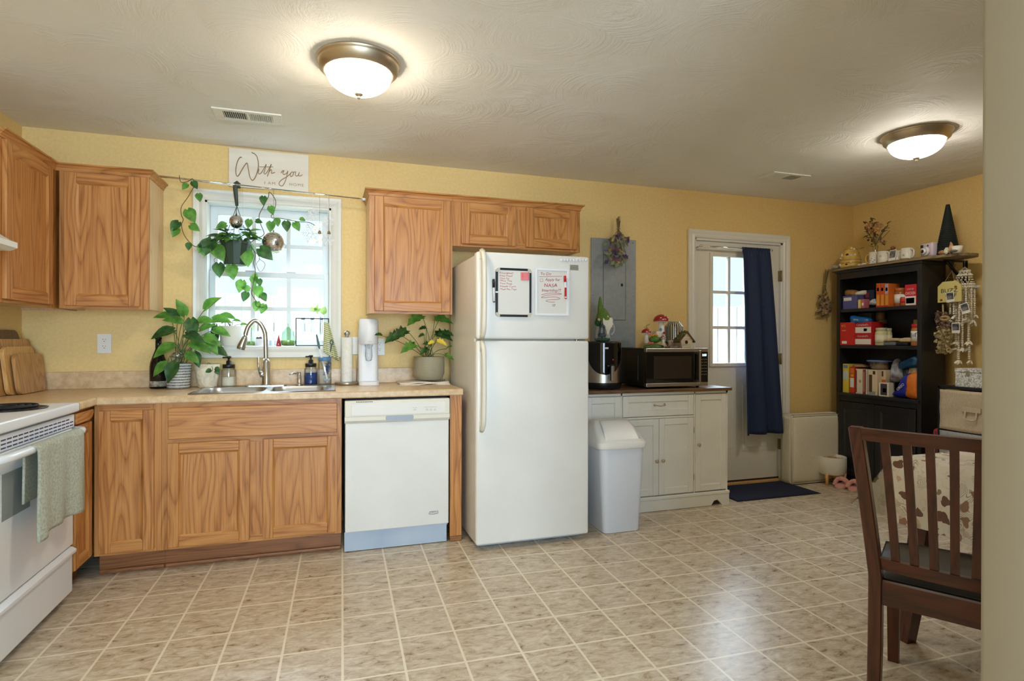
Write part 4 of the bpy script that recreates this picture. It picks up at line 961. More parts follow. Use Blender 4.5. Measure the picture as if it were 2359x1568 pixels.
mb = MB(); mb.lathe([(0, .004), (r*.85, .006), (r*.9, .03), (0, .032)], p, 20); mb.build('moss', leafl, t)
sm = MB(); lm = MB(); sm.tube([p+Vector((0, 0, .03)), p+Vector((.004, 0, h+.02))], .0015, 6); sm.build('stem', stemg, t)
for k in range(4): lm.leaf(p+Vector((.004, 0, h+.02)), (math.cos(k*1.6), math.sin(k*1.6), .4), (0, 0, 1), .04, .02, .3, 'lance')
lm.build('foliage', leafl, t)
p = sill(597, .03); r = wd(586, 607, p)/2; h = hz(597, 780, p)-SILL
t = thing('cactus_pot', 'tiny white pot with a pink-flowered cactus on the sill behind the faucet', 'houseplant', p)
mb = MB(); mb.lathe([(r*.85, .001), (r, h), (r*.9, h), (r*.88, h-.006)], p, 24); mb.build('pot', plastw, t)
mb = MB(); mb.lathe([(0, h-.005), (r*.9, h-.005)], p, 20); mb.build('soil', soil, t)
mb = MB(); mb.ball(p+Vector((-.008, 0, h)), .012); mb.ball(p+Vector((.01, .004, h)), .010); mb.build('cactus', leafd, t)
mb = MB(); mb.ball(p+Vector((.011, -.004, h+.008)), .006, 1); mb.ball(p+Vector((.004, -.006, h+.008)), .005, 1); mb.build('flower', mat('pink_flower', c(150, 64, 112), .6), t)
p = sill(627, .05)
mb = MB(); mb.box(p.x-.016, p.y-.02, SILL+.001, p.x+.016, p.y+.02, SILL+.042, .004, 3); mb.lathe([(.012, .042), (.012, .054), (0, .055)], p, 16)
single(mb, 'small_glass_block', glassy('frosty_glass', (.9, .93, .97, 1), .5, .15), p, 'little square clear glass container on the sill, left of the red cone', 'container')
p = sill(642, .02); r = wd(636.5, 648, p)/2; h = hz(642, 769, p)-SILL
t = thing('red_cone_ornament', 'small red pointed cone ornament on the window sill', 'ornament', p)
mb = MB(); mb.lathe([(r, .0), (r*.98, .003), (r*.5, h*.52), (0, h)], p, 20); mb.build('cone', mat('red_felt', c(176, 36, 48), .6), t)
mb = MB(); mb.ball(p+Vector((0, -r*.8, h*.16)), .004, 1); mb.build('nose', plastw, t)
p = sill(664, .03); r = wd(648, 680, p)/2; h = hz(664, 753, p)-SILL
t = thing('green_glass_vase', 'pale green pear-shaped glass vase with moss and a cutting on the sill', 'vase', p)
mb = MB(); mb.lathe([(r*.8, .001), (r, .02), (r*.98, h*.35), (r*.82, h*.6), (r*.85, h*.72), (r*.6, h*.92), (r*.32, h*.96), (r*.34, h)], p, 28); mb.build('vase', glassg, t)
mb = MB(); mb.lathe([(0, .005), (r*.85, .008), (r*.92, .022), (r*.88, h*.3), (0, h*.32)], p, 24); mb.build('moss', noisy('moss_fill', c(150, 170, 90), c(190, 200, 130), 90, .9, .5), t)
mb = MB(); mb.tube([p+Vector((0, 0, h*.3)), p+Vector((0, 0, h+.02))], .0014, 6); mb.leaf(p+Vector((0, 0, h+.02)), (-1, -.2, .2), (0, 0, 1), .026, .02, .2); mb.build('cutting', leafl, t)
# propagation rack
tubeglass = glassy('tube_glass', (.80, .85, .86, 1), .35)
a, b = at(682, 733, Y=.0), at(757, 734, Y=.0); zb = SILL+.001; zt = (a.z+b.z)/2; y = .0
t = thing('propagation_rack', 'black wire frame holding three test tubes with cuttings, right end of the sill', 'rack', ((a.x+b.x)/2, y, SILL))
mb = MB(); w = .003
mb.box(a.x-w, y-w, zb, a.x+w, y+w, zt); mb.box(b.x-w, y-w, zb, b.x+w, y+w, zt); mb.box(a.x-w, y-w, zt-w, b.x+w, y+w, zt+w); mb.box(a.x-w, y-w, zb, b.x+w, y+w, zb+2*w)
mb.box(a.x-w, y-w, zb, a.x+w, y+.04, zb+2*w); mb.box(b.x-w, y-w, zb, b.x+w, y+.04, zb+2*w); mb.build('frame', ironb, t)
for px, pyb, has in ((698, 766, 0), (719.5, 767, 1), (740, 771, 2)):
    q = at(px, 740, Y=y); zz = at(px, pyb, Y=y).z
    t2 = thing('test_tube', ['empty glass test tube at the left of the black rack', 'glass test tube with a leafy cutting in the middle of the black rack', 'glass test tube with one round leaf at the right of the black rack'][has], 'test tube', (q.x, y, zz), 0, 'test tubes in the black rack')
    mb = MB(); hh = zt-zz-.002; mb.lathe([(0, 0), (.008, .003), (.0105, .010), (.009, .03), (.0085, hh-.004), (.0105, hh+.012), (.0105, hh+.014)], (q.x, y-.0, zz), 18); mb.build('tube', tubeglass, t2)
    mb = MB(); mb.lathe([(.0095, hh-.004), (.0125, hh), (.0095, hh+.004)], (q.x, y, zz), 14); mb.build('clip', ironb, t2)
    if has:
        lm = MB(); o = Vector((q.x, y, zt+.012)); e = o+Vector((.02 if has == 1 else .012, -.01, .05 if has == 1 else .026)); lm.tube([o-Vector((0, 0, .05)), o, e], .0014, 6)
        if has == 1:
            for k in range(5): lm.leaf(e, (math.cos(k*1.25), -.3, math.sin(k*1.25)*.6), (0, -1, .3), .04, .022, .2, 'lobed')
        else: lm.leaf(e-Vector((.004, 0, .004)), (.4, -.2, 1), (0, -1, .1), .05, .045, .1)
        lm.build('cutting', leafl, t2)
# dish cloth hanging from the window casing
apx = at(752, 743, Y=-.03)
def cl(u, v):
    e0, e1 = at(744, 810, Y=-.05), at(783, 832, Y=-.05); base = e0.lerp(e1, u); top = apx+Vector((.030*(u-.5), 0, 0))
    w = v**.8; q = top.lerp(base, v); q.y = -.034-.03*v+.016*v*math.sin(u*11)-.006*math.sin(u*5+2); return q
clothm = mat('green_striped_cloth', c(202, 204, 150), .9); nt = NT(clothm)
zc = nt.add('ShaderNodeSeparateXYZ', {0: nt.coords((1, 1, 1), (0, R(20), 0))}).outputs[2]
nt.link(nt.mix(nt.math('GREATER_THAN', nt.math('FRACT', nt.math('ADD', nt.math('MULTIPLY', zc, 85.), nt.noise(nt.coords(), 30))), .55), c(226, 222, 196), c(150, 160, 84)), nt.p.inputs['Base Color'])
mb = MB(); mb.grid(cl, 26, 20, .004)
single(mb, 'dish_cloth', clothm, apx, 'green and cream striped dish cloth hanging at the right side of the window', 'cloth')
# ---------------------------------------------------------------- curtain rod with hangings
RY = -.17
e0, e1 = at(316, 400, Y=RY), at(842, 459, Y=RY)
e0.z = max(e0.z, UT+.026); s_ = (e1.z-e0.z)/(e1.x-e0.x)
t = thing('tension_rod', 'thin silver rod spanning between the wall cabinets above the window', 'rod', ((e0.x+e1.x)/2, RY, e0.z))
def rz_(x): return e0.z+(x-e0.x)*s_
mb = MB(); xm = e0.x+.55*(e1.x-e0.x); mb.tube([e0, (xm, RY, rz_(xm))], .0065, 10); mb.build('outer_tube', chrome, t)
mb = MB(); mb.tube([(xm-.01, RY, rz_(xm)), e1], .0048, 10); mb.build('inner_tube', chrome, t)
mb = MB(); mb.tube([e1-Vector((.02, 0, 0)), e1], .009, 10); mb.tube([e0, e0+Vector((.02, 0, 0))], .009, 10); mb.build('end_caps', plastw, t)
def Z3(x, y, dy=0.): return at(320+x/3.92, 330+y/3.92, Y=RY+dy)
def rodpt(x, y=0): q = Z3(x, 400); return Vector((q.x, RY, rz_(q.x)))
pc = Z3(870, 1100); pr = Z3(870, 890)
rt_, rb_ = (Z3(1012, 890)-Z3(726, 890)).x/2, (Z3(975, 1100)-Z3(765, 1100)).x/2
h = pr.z-pc.z; p = Vector((pc.x, RY, pc.z))
t = thing('hanging_planter', 'dark green hanging pot of trailing philodendron in front of the window', 'houseplant', p)
mb = MB(); mb.lathe([(rb_*.97, 0), (rb_, .004), (rt_*.96, h-.016), (rt_, h-.016), (rt_, h), (rt_*.94, h), (rt_*.92, h-.03)], p, 12, smooth=False); mb.build('pot', mat('dark_green_pot', c(44, 66, 52), .4), t)
mb = MB(); mb.lathe([(0, h-.02), (rt_*.93, h-.02)], p, 16); mb.build('soil', soil, t)
mb = MB(); hk = rodpt(886); kn = Z3(885, 565)
mb.tube([kn, hk+Vector((-.010, 0, -.02)), hk+Vector((-.008, 0, .006)), hk+Vector((.0, 0, .013)), hk+Vector((.008, 0, .006)), hk+Vector((.009, 0, -.02))], [.004, .006, .006, .006, .006, .005], 8, flat=2.2)
for k in range(3): a = k*2*PI/3+.5; mb.tube([kn, p+Vector((rt_*.97*math.cos(a), rt_*.97*math.sin(a), h-.004))], .0018, 6)
mb.build('hanger', mat('hanger_green', c(52, 66, 56), .5), t)
vn = MB(); lm = MB(); lm2 = MB(); random.seed(12)
vines = [[(730, 880), (640, 950), (545, 940), (480, 915), (410, 830), (385, 740), (400, 690), (382, 640), (385, 570), (440, 490), (480, 420), (500, 380), (486, 320), (440, 345), (380, 350), (365, 290)],
         [(1000, 900), (1060, 860), (1130, 820), (1100, 730), (1086, 650), (1130, 560), (1170, 480), (1178, 440), (1215, 480), (1236, 530), (1225, 600), (1195, 668), (1270, 676), (1360, 692), (1450, 708), (1540, 715), (1592, 745)],
         [(1010, 920), (1050, 1000), (1036, 1080), (1052, 1160), (1030, 1280), (1020, 1360), (1055, 1420), (1062, 1470), (1130, 1480)],
         [(980, 910), (1090, 1030), (1060, 1090), (1100, 1160), (1140, 1090), (1080, 1040)],
         [(740, 900), (780, 980), (790, 1060)], [(740, 1020), (680, 1045), (690, 1080)]]
for i, v in enumerate(vines):
    dy = (-.03, -.02, -.05, -.06, -.10, -.05)[i]
    P = [Z3(x, y, dy if k > 1 else 0) for k, (x, y) in enumerate(v)]
    vn.tube(smoothpath(P, 4), .0022 if i < 3 else .0014, 6)
vn.build('vines', stemb, t)
lf = [(540, 455, -80, .05), (488, 345, -60, .05), (440, 370, 230, .045), (440, 600, -60, .085), (360, 710, 235, .07), (355, 770, 240, .06), (465, 740, -30, .06), (455, 900, -95, .045), (575, 915, 250, .055), (580, 950, -80, .05), (1125, 480, -90, .055), (1185, 570, -70, .055), (1000, 690, -100, .055), (1055, 700, -10, .04), (1195, 710, -95, .065), (1245, 680, -80, .05), (1330, 705, -85, .065), (1405, 715, -60, .06), (1455, 680, -20, .035),
      (720, 1085, -85, .085), (832, 1100, -80, .09), (975, 975, -85, .095), (1090, 950, -40, .10), (935, 1240, -105, .075), (1035, 1200, -80, .06), (975, 1345, -110, .06), (1070, 1290, -80, .075), (1000, 1320, 160, .05), (1108, 1355, -60, .055), (1070, 1430, -100, .06), (1135, 1455, -110, .06), (660, 870, 250, .10), (690, 930, -60, .10), (700, 980, -40, .06), (640, 900, 200, .07), (790, 735, 200, .06), (1050, 1180, -90, .045), (1085, 1225, -80, .045)]
for i, (x, y, a, L) in enumerate(lf):
    b = Z3(x, y, -.04); a = R(a); m_ = lm2 if i % 3 == 1 else lm
    m_.leaf(b, (math.cos(a), -.35, math.sin(a)), (0, -1, .25), L, L*.85, .25)
for k in range(46):
    a = random.uniform(0, 2*PI); rr2 = rt_*random.uniform(.5, 1.15); b = p+Vector((rr2*math.cos(a), rr2*math.sin(a), h+random.uniform(-.01, .07)))
    (lm2 if k % 3 else lm).leaf(b, (math.cos(a), math.sin(a), random.uniform(-.5, .6)), (0, -.3, 1), random.uniform(.05, .085), .055, .3)
lm.build('foliage', leafg, t); lm2.build('dark_foliage', leafd, t)
# mirror balls
def mirror_ball(label, x, y, rpx, strx, m=mirror, n=9, dy=0.):
    q = Z3(x, y, dy); r = (Z3(x+rpx, y, dy)-q).length
    t = thing('mirror_ball', label, 'ornament', q-Vector((0, 0, r)), 0, 'mirror balls hung at the window')
    mb = MB(); mb.ball(q, r*.975, 3); mb.build('core', greyp if m is mirror else m, t)
    mb = MB()
    if m is mirror:
        for i in range(1, 2*n):
            th = PI*i/(2*n); k = max(4, int(4*n*math.sin(th)))
            for j in range(k):
                ph = 2*PI*j/k; d = Vector((math.sin(th)*math.cos(ph), math.sin(th)*math.sin(ph), math.cos(th)))
                u = Vector((-math.sin(ph), math.cos(ph), 0)); v = d.cross(u); s2 = r*PI/(2*n)*.44; s1 = min(s2, r*math.sin(th)*PI/k*.92)
                jt = Vector((random.uniform(-1, 1), random.uniform(-1, 1), random.uniform(-1, 1)))*.0
                o = q+d*r
                tb = bmesh.new(); vs = [tb.verts.new(o+u*a_*s1+v*b_*s2-d*0.0) for a_, b_ in ((-1, -1), (1, -1), (1, 1), (-1, 1))]; vb = [tb.verts.new(w_.co-d*r*.03) for w_ in vs]
                tb.faces.new(vs)
                for e in range(4): tb.faces.new((vs[e], vb[e], vb[(e+1) % 4], vs[(e+1) % 4]))
                bmesh.ops.recalc_face_normals(tb, faces=tb.faces[:]); mb._fin(tb)
        f_ = mb.build('mirror_tiles', m, t); f_['kind'] = 'stuff'; mb = MB()
    top = rodpt(strx); top.y = q.y
    mb.tube([q+Vector((0, 0, r)), Vector((q.x, q.y, top.z if dy == 0 else top.z-.004))], .0012, 6); mb.lathe([(.005, r-.002), (.005, r+.008), (0, r+.010)], q, 10); mb.build('string', mat('grey_cord', c(120, 116, 110), .7), t)
mirror_ball('small mirrored disco ball hanging above the green planter', 880, 708, 66, 880, n=7, dy=-.008)
mirror_ball('large mirrored disco ball hanging right of the green planter', 1215, 897, 105, 1212, n=11)
q = Z3(940, 792, .03); r = (Z3(985, 792, .03)-q).length; mb = MB(); mb.ball(q, r, 3); mb.lathe([(.004, r-.002), (.004, r+.008), (0, r+.010)], q, 10); mb.tube([q+Vector((0, 0, r)), Vector((q.x, RY, rz_(q.x)-.006))], .0008, 5)
single(mb, 'glass_bauble', glass, q-Vector((0, 0, r)), 'clear glass bauble hanging behind the planter at the window', 'ornament')
# snowflakes
snow = mat('snow_white', c(244, 247, 250), .4)
def snowflake(label, x, y, rpx, rot, seed, dy):
    q = Z3(x, y, dy); r = (Z3(x+rpx, y, dy)-q).length; mb = MB()
    t = thing('snowflake', label, 'ornament', q-Vector((0, 0, r)), 0, 'white snowflakes hung at the window')
    for k in range(6):
        a = R(60*k+rot); d = Vector((math.cos(a), 0, math.sin(a))); mb.tube([q, q+d*r], .0022, 5)
        for f_ in (.35, .55, .75):
            for sg_ in (-1, 1):
                b = a+sg_*R(55); mb.tube([q+d*r*f_, q+d*r*f_+Vector((math.cos(b), 0, math.sin(b)))*r*(.36 if f_ < .7 else .22)], .0018, 5)
    mb.build('flake', snow, t); q2 = Vector((q.x, q.y, rz_(q.x)-.0)); mb = MB(); mb.tube([q+Vector((0, 0, r)), q2], .0009 if seed else .004, 5, flat=1 if seed else .3); mb.build('ribbon', snow, t)
snowflake('small white snowflake on a white ribbon under the rod, right of the vine', 1574, 640, 58, 30, 0, -.006)
snowflake('largest white snowflake, low centre of the right window panes', 1572, 812, 105, 0, 1, .004)
snowflake('white snowflake against the right edge of the window, upper one', 1712, 700, 62, 15, 2, .002)
snowflake('white snowflake against the right edge of the window, lower one', 1708, 872, 66, 0, 3, -.003)
# small wooden bells beside the snowflakes
for x, y, l_ in ((1632, 800, 'tiny round brown bell hanging beside the largest snowflake'), (1716, 803, 'tiny tan bell hanging between the two right snowflakes')):
    q = Z3(x, y, -.02); mb = MB(); mb.lathe([(.010, -.010), (.009, 0), (.004, .009), (0, .011)], q, 12); mb.tube([q+Vector((0, 0, .01)), Vector((q.x, RY-.006, rz_(q.x)-.0))], .0007, 4)
    single(mb, 'small_bell', mat('tan_bell', c(150, 110, 76), .5), q-Vector((0, 0, .01)), l_, 'ornament', 'tiny bells among the snowflakes')
# ---------------------------------------------------------------- notice boards and markers on the fridge
FD = FYf-.0005
def fq(x, y, d=0.): return at(1100+x/8.425, 570+y/8.425, Y=FD-d)
def boardbox(name, label, x0, y0, x1, y1):
    a, b = fq(x0, y0), fq(x1, y1); a2, b2 = fq(x1, y0), fq(x0, y1)
    return thing(name, label, 'whiteboard', ((a.x+b.x)/2, FD, b.z), 0, 'whiteboards on the freezer door'), (a.x+b2.x)/2, (b.x+a2.x)/2, (b.z+b2.z)/2, (a.z+a2.z)/2
whiteb = mat('whiteboard', c(226, 224, 218), .2)
t, x0, x1, z0, z1 = boardbox('whiteboard', 'black-framed whiteboard with a red grocery list on the freezer door', 345, 405, 1035, 1345)
mb = MB(); mb.box(x0+.006, FD-.010, z0+.006, x1-.006, FD, z1-.006); mb.build('surface', whiteb, t)
mb = MB(); e = .013
for a in ((x0, z0+.018, x0+e, z1-.018), (x1-e, z0+.018, x1, z1-.018), (x0+.018, z0, x1-.018, z0+e), (x0+.018, z1-e, x1-.018, z1)): mb.box(a[0], FD-.014, a[1], a[2], FD, a[3], .003)
mb.build('frame', black, t)
mb = MB()
for sx, sz in ((0, 0), (1, 0), (0, 1), (1, 1)):
    cx, cz = (x1 if sx else x0), (z1 if sz else z0); u = Vector((-1 if sx else 1, 0, 0)); v = Vector((0, 0, -1 if sz else 1))
    poly = [(.024, 0), (.024, .016), (.016, .016), (.016, .024), (0, .024), (.002, .010), (.010, .002)]
    n = u.cross(v); mb.prism(poly, Vector((cx, FD-.0155, cz)), u, v, .0155*(1 if n.y > 0 else -1))
mb.build('corner_caps', mat('clear_caps', c(196, 190, 172), .3), t)
mb = MB(); mb.box(x0-.002, FD-.016, fq(365, 865).z-.005, x0+.016, FD, fq(365, 865).z+.004, .002); mb.build('marker_clip', plastw, t)
mbs = []
for txt, y, w in (('EmergenC', 508, 285), ('Kitty Food', 562, 258), ('Olive Oil', 614, 190), ('Mint Tea', 660, 245), ('Tom Soup', 712, 245), ('Kettle Corn', 768, 318), ('Mush Pan Tops', 822, 330)):
    o = fq(412+ (y-508)*.04, y); mbs.append(text_mb(txt, (o.x, FD-.0102, o.z), (1, 0, .012), (0, 0, 1), .0095, .0006, .15, 1, .006, w/8.425/F_PX*3.42, .12))
join_mb(*mbs).build('handwriting', redink, t)
q0, q1 = fq(825, 480), fq(985, 640); mb = MB()
mb.grid(lambda u, v: Vector((q0.x+(q1.x-q0.x)*u, FD-.0112-.006*v*v*v, q0.z+(q1.z-q0.z)*v)), 6, 8, .0006)
st = single(mb, 'sticky_note', mat('pink_note', c(236, 128, 134), .7), (q0.x, FD-.011, q1.z), 'pink sticky note stuck to the upper right of the black-framed whiteboard', 'note')
mb = MB()
for k in range(3): zz = q0.z+(q1.z-q0.z)*(.28+.22*k); mb.tube(smoothpath([(q0.x+.006+.0035*j, FD-.0135-.003*k*k*.4, zz+.0012*(-1)**j) for j in range(4-(k == 2))], 3), .0005, 4)
mb.build('scribble', redink, st)
t, x0, x1, z0, z1 = boardbox('whiteboard', 'white-framed whiteboard headed To Do in red marker on the freezer door', 1105, 410, 1765, 1325)
mb = MB(); mb.box(x0+.006, FD-.009, z0+.006, x1-.006, FD, z1-.006); mb.build('surface', whiteb, t)
mb = MB(); e = .014
for a in ((x0, z0, x0+e, z1), (x1-e, z0, x1, z1), (x0+e-.002, z0, x1-e+.002, z0+e), (x0+e-.002, z1-e, x1-e+.002, z1)): mb.box(a[0], FD-.015, a[1], a[2], FD, a[3], .0025, 2)
mb.build('frame', plastw, t)
mbs = []
for txt, x, y, w, h_ in (('To Do', 1205, 538, 225, .017), ('Apply for', 1300, 650, 310, .017), ('NASA', 1275, 768, 275, .021), ('Internship!!!', 1232, 858, 400, .017)):
    o = fq(x, y); mbs.append(text_mb(txt, (o.x, FD-.0092, o.z), (1, 0, .03), (0, 0, 1), h_, .0006, .12, 1, .006, w/8.425/F_PX*3.45, .06))
m_ = mbs[0]; r_ = .0011
def sc(pts, n=5): m_.tube(smoothpath([fq(x, y, .0094) for x, y in pts], n), r_, 5)
sc([(1198, 568), (1420, 562), (1640, 556)]); m_.tube([fq(x, y, .0094) for x, y in ((1212, 608), (1268, 604), (1272, 655), (1216, 660))], r_, 5, closed=True)
sc([(1238, 915), (1420, 880), (1630, 895), (1560, 912), (1350, 925), (1240, 965), (1300, 972), (1480, 955), (1600, 985), (1540, 1005), (1380, 1015), (1328, 1040), (1400, 1055), (1500, 1058)])
sc([(1482, 1140), (1458, 1120), (1466, 1100), (1484, 1112), (1504, 1098), (1506, 1122), (1482, 1142)], 4)
join_mb(m_, *mbs[1:]).build('handwriting', redink, t)
def marker(label, p0, p1, capc, bodyc, capfrac):
    a, b = Vector(p0), Vector(p1)
    t = thing('dry_erase_marker', label, 'marker', b, 0, 'dry erase markers on the freezer door')
    k = a.lerp(b, capfrac); mb = MB(); mb.tube([a, a.lerp(k, .1), k], [.006, .0075, .0075], 10); mb.build('cap', capc, t)
    mb = MB(); mb.tube([k, b], .0066, 10); mb.build('barrel', bodyc, t)
    mb = MB(); mb.tube([b, b+(b-a).normalized()*.005], .006, 10); mb.build('end_plug', capc, t)
    return t
marker('black-capped dry erase marker clipped along the left edge of the black-framed board', fq(312, 612, .012), fq(322, 1046, .012), black, plastw, .38)
t = marker('red-capped dry erase marker on the right edge of the To Do board', fq(1698, 545, .022), fq(1714, 978, .022), mat('red_cap', c(196, 30, 34), .4), plastw, .28)
mb = MB(); a, b = fq(1708, 775, .0292), fq(1716, 950, .0292); mb.box(a.x-.0045, a.y-.0002, b.z, b.x+.0045, a.y+.003, a.z); mb.build('label', mat('red_cap'), t)
mb = MB()
for k in range(9): q = fq(1628+k*60, 242, .003); mb.lathe([(0, -.006), (.0085, -.005), (.0095, 0), (.0095, .004)], (q.x, q.y, q.z), 14, 'y')
q = fq(1865, 242); single(mb, 'scalloped_magnet', plastw, (q.x, FD, q.z), 'white scalloped magnetic strip along the top right of the freezer door', 'magnet')
mb = MB()
for x in (1785, 1818): q = fq(x, 615, .004); mb.box(q.x-.003, q.y-.004, q.z-.007, q.x+.003, FD, q.z+.007, .002)
q = fq(1800, 640); single(mb, 'magnet_pair', mat('ivory', c(240, 234, 214), .4), (q.x, FD, q.z), 'pair of tiny ivory magnets right of the To Do board', 'magnet')
# ---------------------------------------------------------------- breaker panel and dried bouquet
a, b, d_ = at(1362, 547, Y=-.012), at(1465, 553, Y=-.012), at(1463, 740, Y=-.012)
px0, px1, pz1 = a.x, b.x, (a.z+b.z)/2; pz0 = 1.15
steelg = noisy('grey_panel_paint', c(142, 145, 144), c(152, 154, 152), 30, .45)
t = thing('breaker_panel', 'grey metal electrical panel on the wall right of the refrigerator', 'electrical panel', ((px0+px1)/2, -.001, pz0))
mb = MB(); mb.box(px0, -.014, pz0, px1, -.001, pz1, .003); mb.build('cover', steelg, t)
def pq(x, y, Y=-.0145): return at(1340+x*320/1091, 480+y*460/1568, Y=Y)
da, db = pq(172, 330), pq(342, 875)
mb = MB(); mb.box(da.x, -.0175, db.z, db.x, -.0135, da.z, .002); dr_ = mb.build('door', steelg, t)
mb = MB(); e = .004
for a in ((da.x-e, db.z-e, da.x, da.z+e), (db.x, db.z-e, db.x+e, da.z+e), (da.x, db.z-e, db.x, db.z), (da.x, da.z, db.x, da.z+e)): mb.box(a[0], -.0152, a[1], a[2], -.0138, a[3])
mb.build('door_seam', mat('panel_seam', c(84, 88, 90), .6), dr_)
mb = MB(); q = pq(314, 602, -.018); mb.box(q.x-.026, -.0195, q.z-.020, q.x+.026, -.017, q.z+.020, .002); la = mb.build('latch', steelg, dr_)
mb = MB(); mb.box(q.x-.008, -.0203, q.z-.010, q.x+.010, -.0190, q.z+.012); mb.build('slot', blackm, la)
mb = MB()
for x, y in ((97, 252), (404, 270), (95, 678), (405, 690)): q = pq(x, y); mb.lathe([(0, -.004), (.005, -.003), (.006, .001)], (q.x, -.0145, q.z), 10, 'y')
mb.build('screws', steel, t)
random.seed(31)
def bouquet(name, label, top, tie, heads, cols, n, spread, L, stems=14, cat='dried flowers', outer=(1, 1)):
    """bunch hung upside down: stems above, heads spreading below"""
    t = thing(name, label, cat, heads)
    top, tie, heads = Vector(top), Vector(tie), Vector(heads)
    mb = MB()
    for k in range(stems):
        o = Vector((random.uniform(-1, 1)*.018, random.uniform(-.5, .5)*.012, random.uniform(-.03, .012)))
        o2 = Vector((random.uniform(-1, 1)*spread*outer[0]*.8, random.uniform(-1, 1)*spread*outer[1]*.6, random.uniform(-.3, .5)*L))
        mb.tube([top+o, tie+o*.4, heads+o2], .0022, 5)
    mb.build('stems', mat('dry_stem', c(122, 106, 66), .8), t)
    mb = MB(); mb.tube([tie+Vector((.014*math.cos(a), .012*math.sin(a), 0)) for a in [2*PI*k/12 for k in range(12)]], .0025, 5, closed=True); mb.build('twine', mat('twine', c(180, 156, 110), .9), t)
    for i, (nm, col, kind, size) in enumerate(cols):
        mb = MB()
        for k in range(n):
            o = Vector((random.gauss(0, .45)*spread*outer[0], random.gauss(0, .4)*spread*outer[1], random.uniform(-.55, .65)*L)); q = heads+o
            if kind == 'leaf':
                a = random.uniform(0, 2*PI); mb.leaf(q, (math.cos(a), random.uniform(-.6, .6), math.sin(a)-.3), (0, -1, .3), size*random.uniform(.7, 1.2), size*.5, .3, 'lance')
            else:
                if k >= n*.35: continue
                for j in range(9): d = Vector((random.gauss(0, 1), random.gauss(0, 1), random.gauss(0, 1))).normalized(); mb.leaf(q, d, d.orthogonal(), size, size*.7, .5, 'lance')
        mb.build(nm, mat(nm+'_dry', col, .85), t)
    return t
def wq(x, y, Y=-.06): return at(1340+x*320/1091, 480+y*460/1568, Y=Y)
t = bouquet('dried_bouquet', 'dried bouquet hung upside down over the grey electrical panel', wq(288, 72, -.04), wq(288, 160, -.04), wq(285, 330, -.075), [('leaves', c(134, 140, 104), 'leaf', .05), ('purple_flowers', c(92, 70, 112), 'f', .022), ('mauve_flowers', c(134, 96, 104), 'f', .022), ('tan_flowers', c(196, 164, 112), 'f', .024), ('grey_leaves', c(112, 116, 96), 'leaf', .045)], 34, .085, .19, outer=(1, .4))
mb = MB(); q = wq(288, 84, -.02); mb.tube([(q.x, -.001, q.z), (q.x, -.035, q.z)], .003, 6); mb.build('nail', steel, t)
# ---------------------------------------------------------------- sideboard
SBY = -.45; SBT = .862
sb1 = at(1676, 1000, Y=SBY).x; dw0, dw1 = at(1434, 930, Y=SBY).x, at(1598, 930, Y=SBY).x
sb0 = dw0+dw1-sb1
sidew = noisy('sideboard_white', c(226, 226, 218), c(232, 231, 224), 5, .45)
t = thing('sideboard', 'white farmhouse sideboard with a walnut top between the refrigerator and the back door', 'sideboard', ((sb0+sb1)/2, -.22, 0))
mb = MB(); mb.box(sb0, SBY+.02, .10, sb1, -.02, .84); mb.build('carcass', sidew, t)
mb = MB(); mb.box(sb0, SBY, .10, sb0+.012, SBY+.021, .84); mb.box(sb1-.014, SBY, .10, sb1, SBY+.021, .84)
for x in (dw0-.012, dw1+.002): mb.box(x, SBY, .10, x+.010, SBY+.021, .84)
mb.box(sb0, SBY, .822, sb1, SBY+.021, .84); mb.box(dw0, SBY, .655, dw1, SBY+.021, .668); mb.build('face_frame', sidew, t)
mb = MB()
def arch(x0, x1, y, flip=0):
    w = x1-x0; pts = [(0, .0), (.06, .0), (.075, .012), (.09, .03), (.12, .042), (w-.12, .042), (w-.09, .03), (w-.075, .012), (w-.06, 0), (w, 0), (w, .085), (0, .085)]
    mb.prism(pts, (x0, y, 0), (1, 0, 0), (0, 0, 1), .018)
pts = [(0, 0), (.06, 0), (.075, .020), (.10, .042), (.13, .036), (.155, .003), (sb1-sb0-.155, .003), (sb1-sb0-.13, .036), (sb1-sb0-.10, .042), (sb1-sb0-.075, .020), (sb1-sb0-.06, 0), (sb1-sb0, 0), (sb1-sb0, .08), (0, .08)]
mb.prism(pts, (sb0-.008, SBY+.006, 0), (1, 0, 0), (0, 0, 1), -.016) if 0 else mb.prism([(a*(sb1-sb0+.016)/(sb1-sb0), b) for a, b in pts], (sb0-.008, SBY-.010, 0), (1, 0, 0), (0, 0, 1), -.02)
mb.box(sb0-.012, SBY-.014, .08, sb1+.012, SBY+.02, .104, .006, 3); mb.box(sb1-.012, SBY, 0, sb1+.008, -.03, .09); mb.box(sb0-.008, SBY, 0, sb0+.012, -.03, .09); mb.build('plinth', sidew, t)
mb = MB(); mb.box(sb0-.022, SBY-.024, .840, sb1+.022, -.004, SBT, .004); mb.build('top', walnuttop, t)
def sdoor(x0, x1, z0, z1, name): m_ = MB(); framed(m_, x0, z0, x1, z1, SBY-.004, .02, .045, 0, .007, .004); return m_.build(name, sidew, t)
def knob(x, z, par): m_ = MB(); m_.lathe([(.005, 0), (.005, -.012), (.012, -.016), (.013, -.022), (.008, -.027), (0, -.028)], (x, SBY-.004, z), 16, 'y'); m_.build('knob', pewter, par)
dd = sdoor(dw0+.002, dw1-.002, .672, .818, 'drawer'); mid = (dw0+dw1)/2
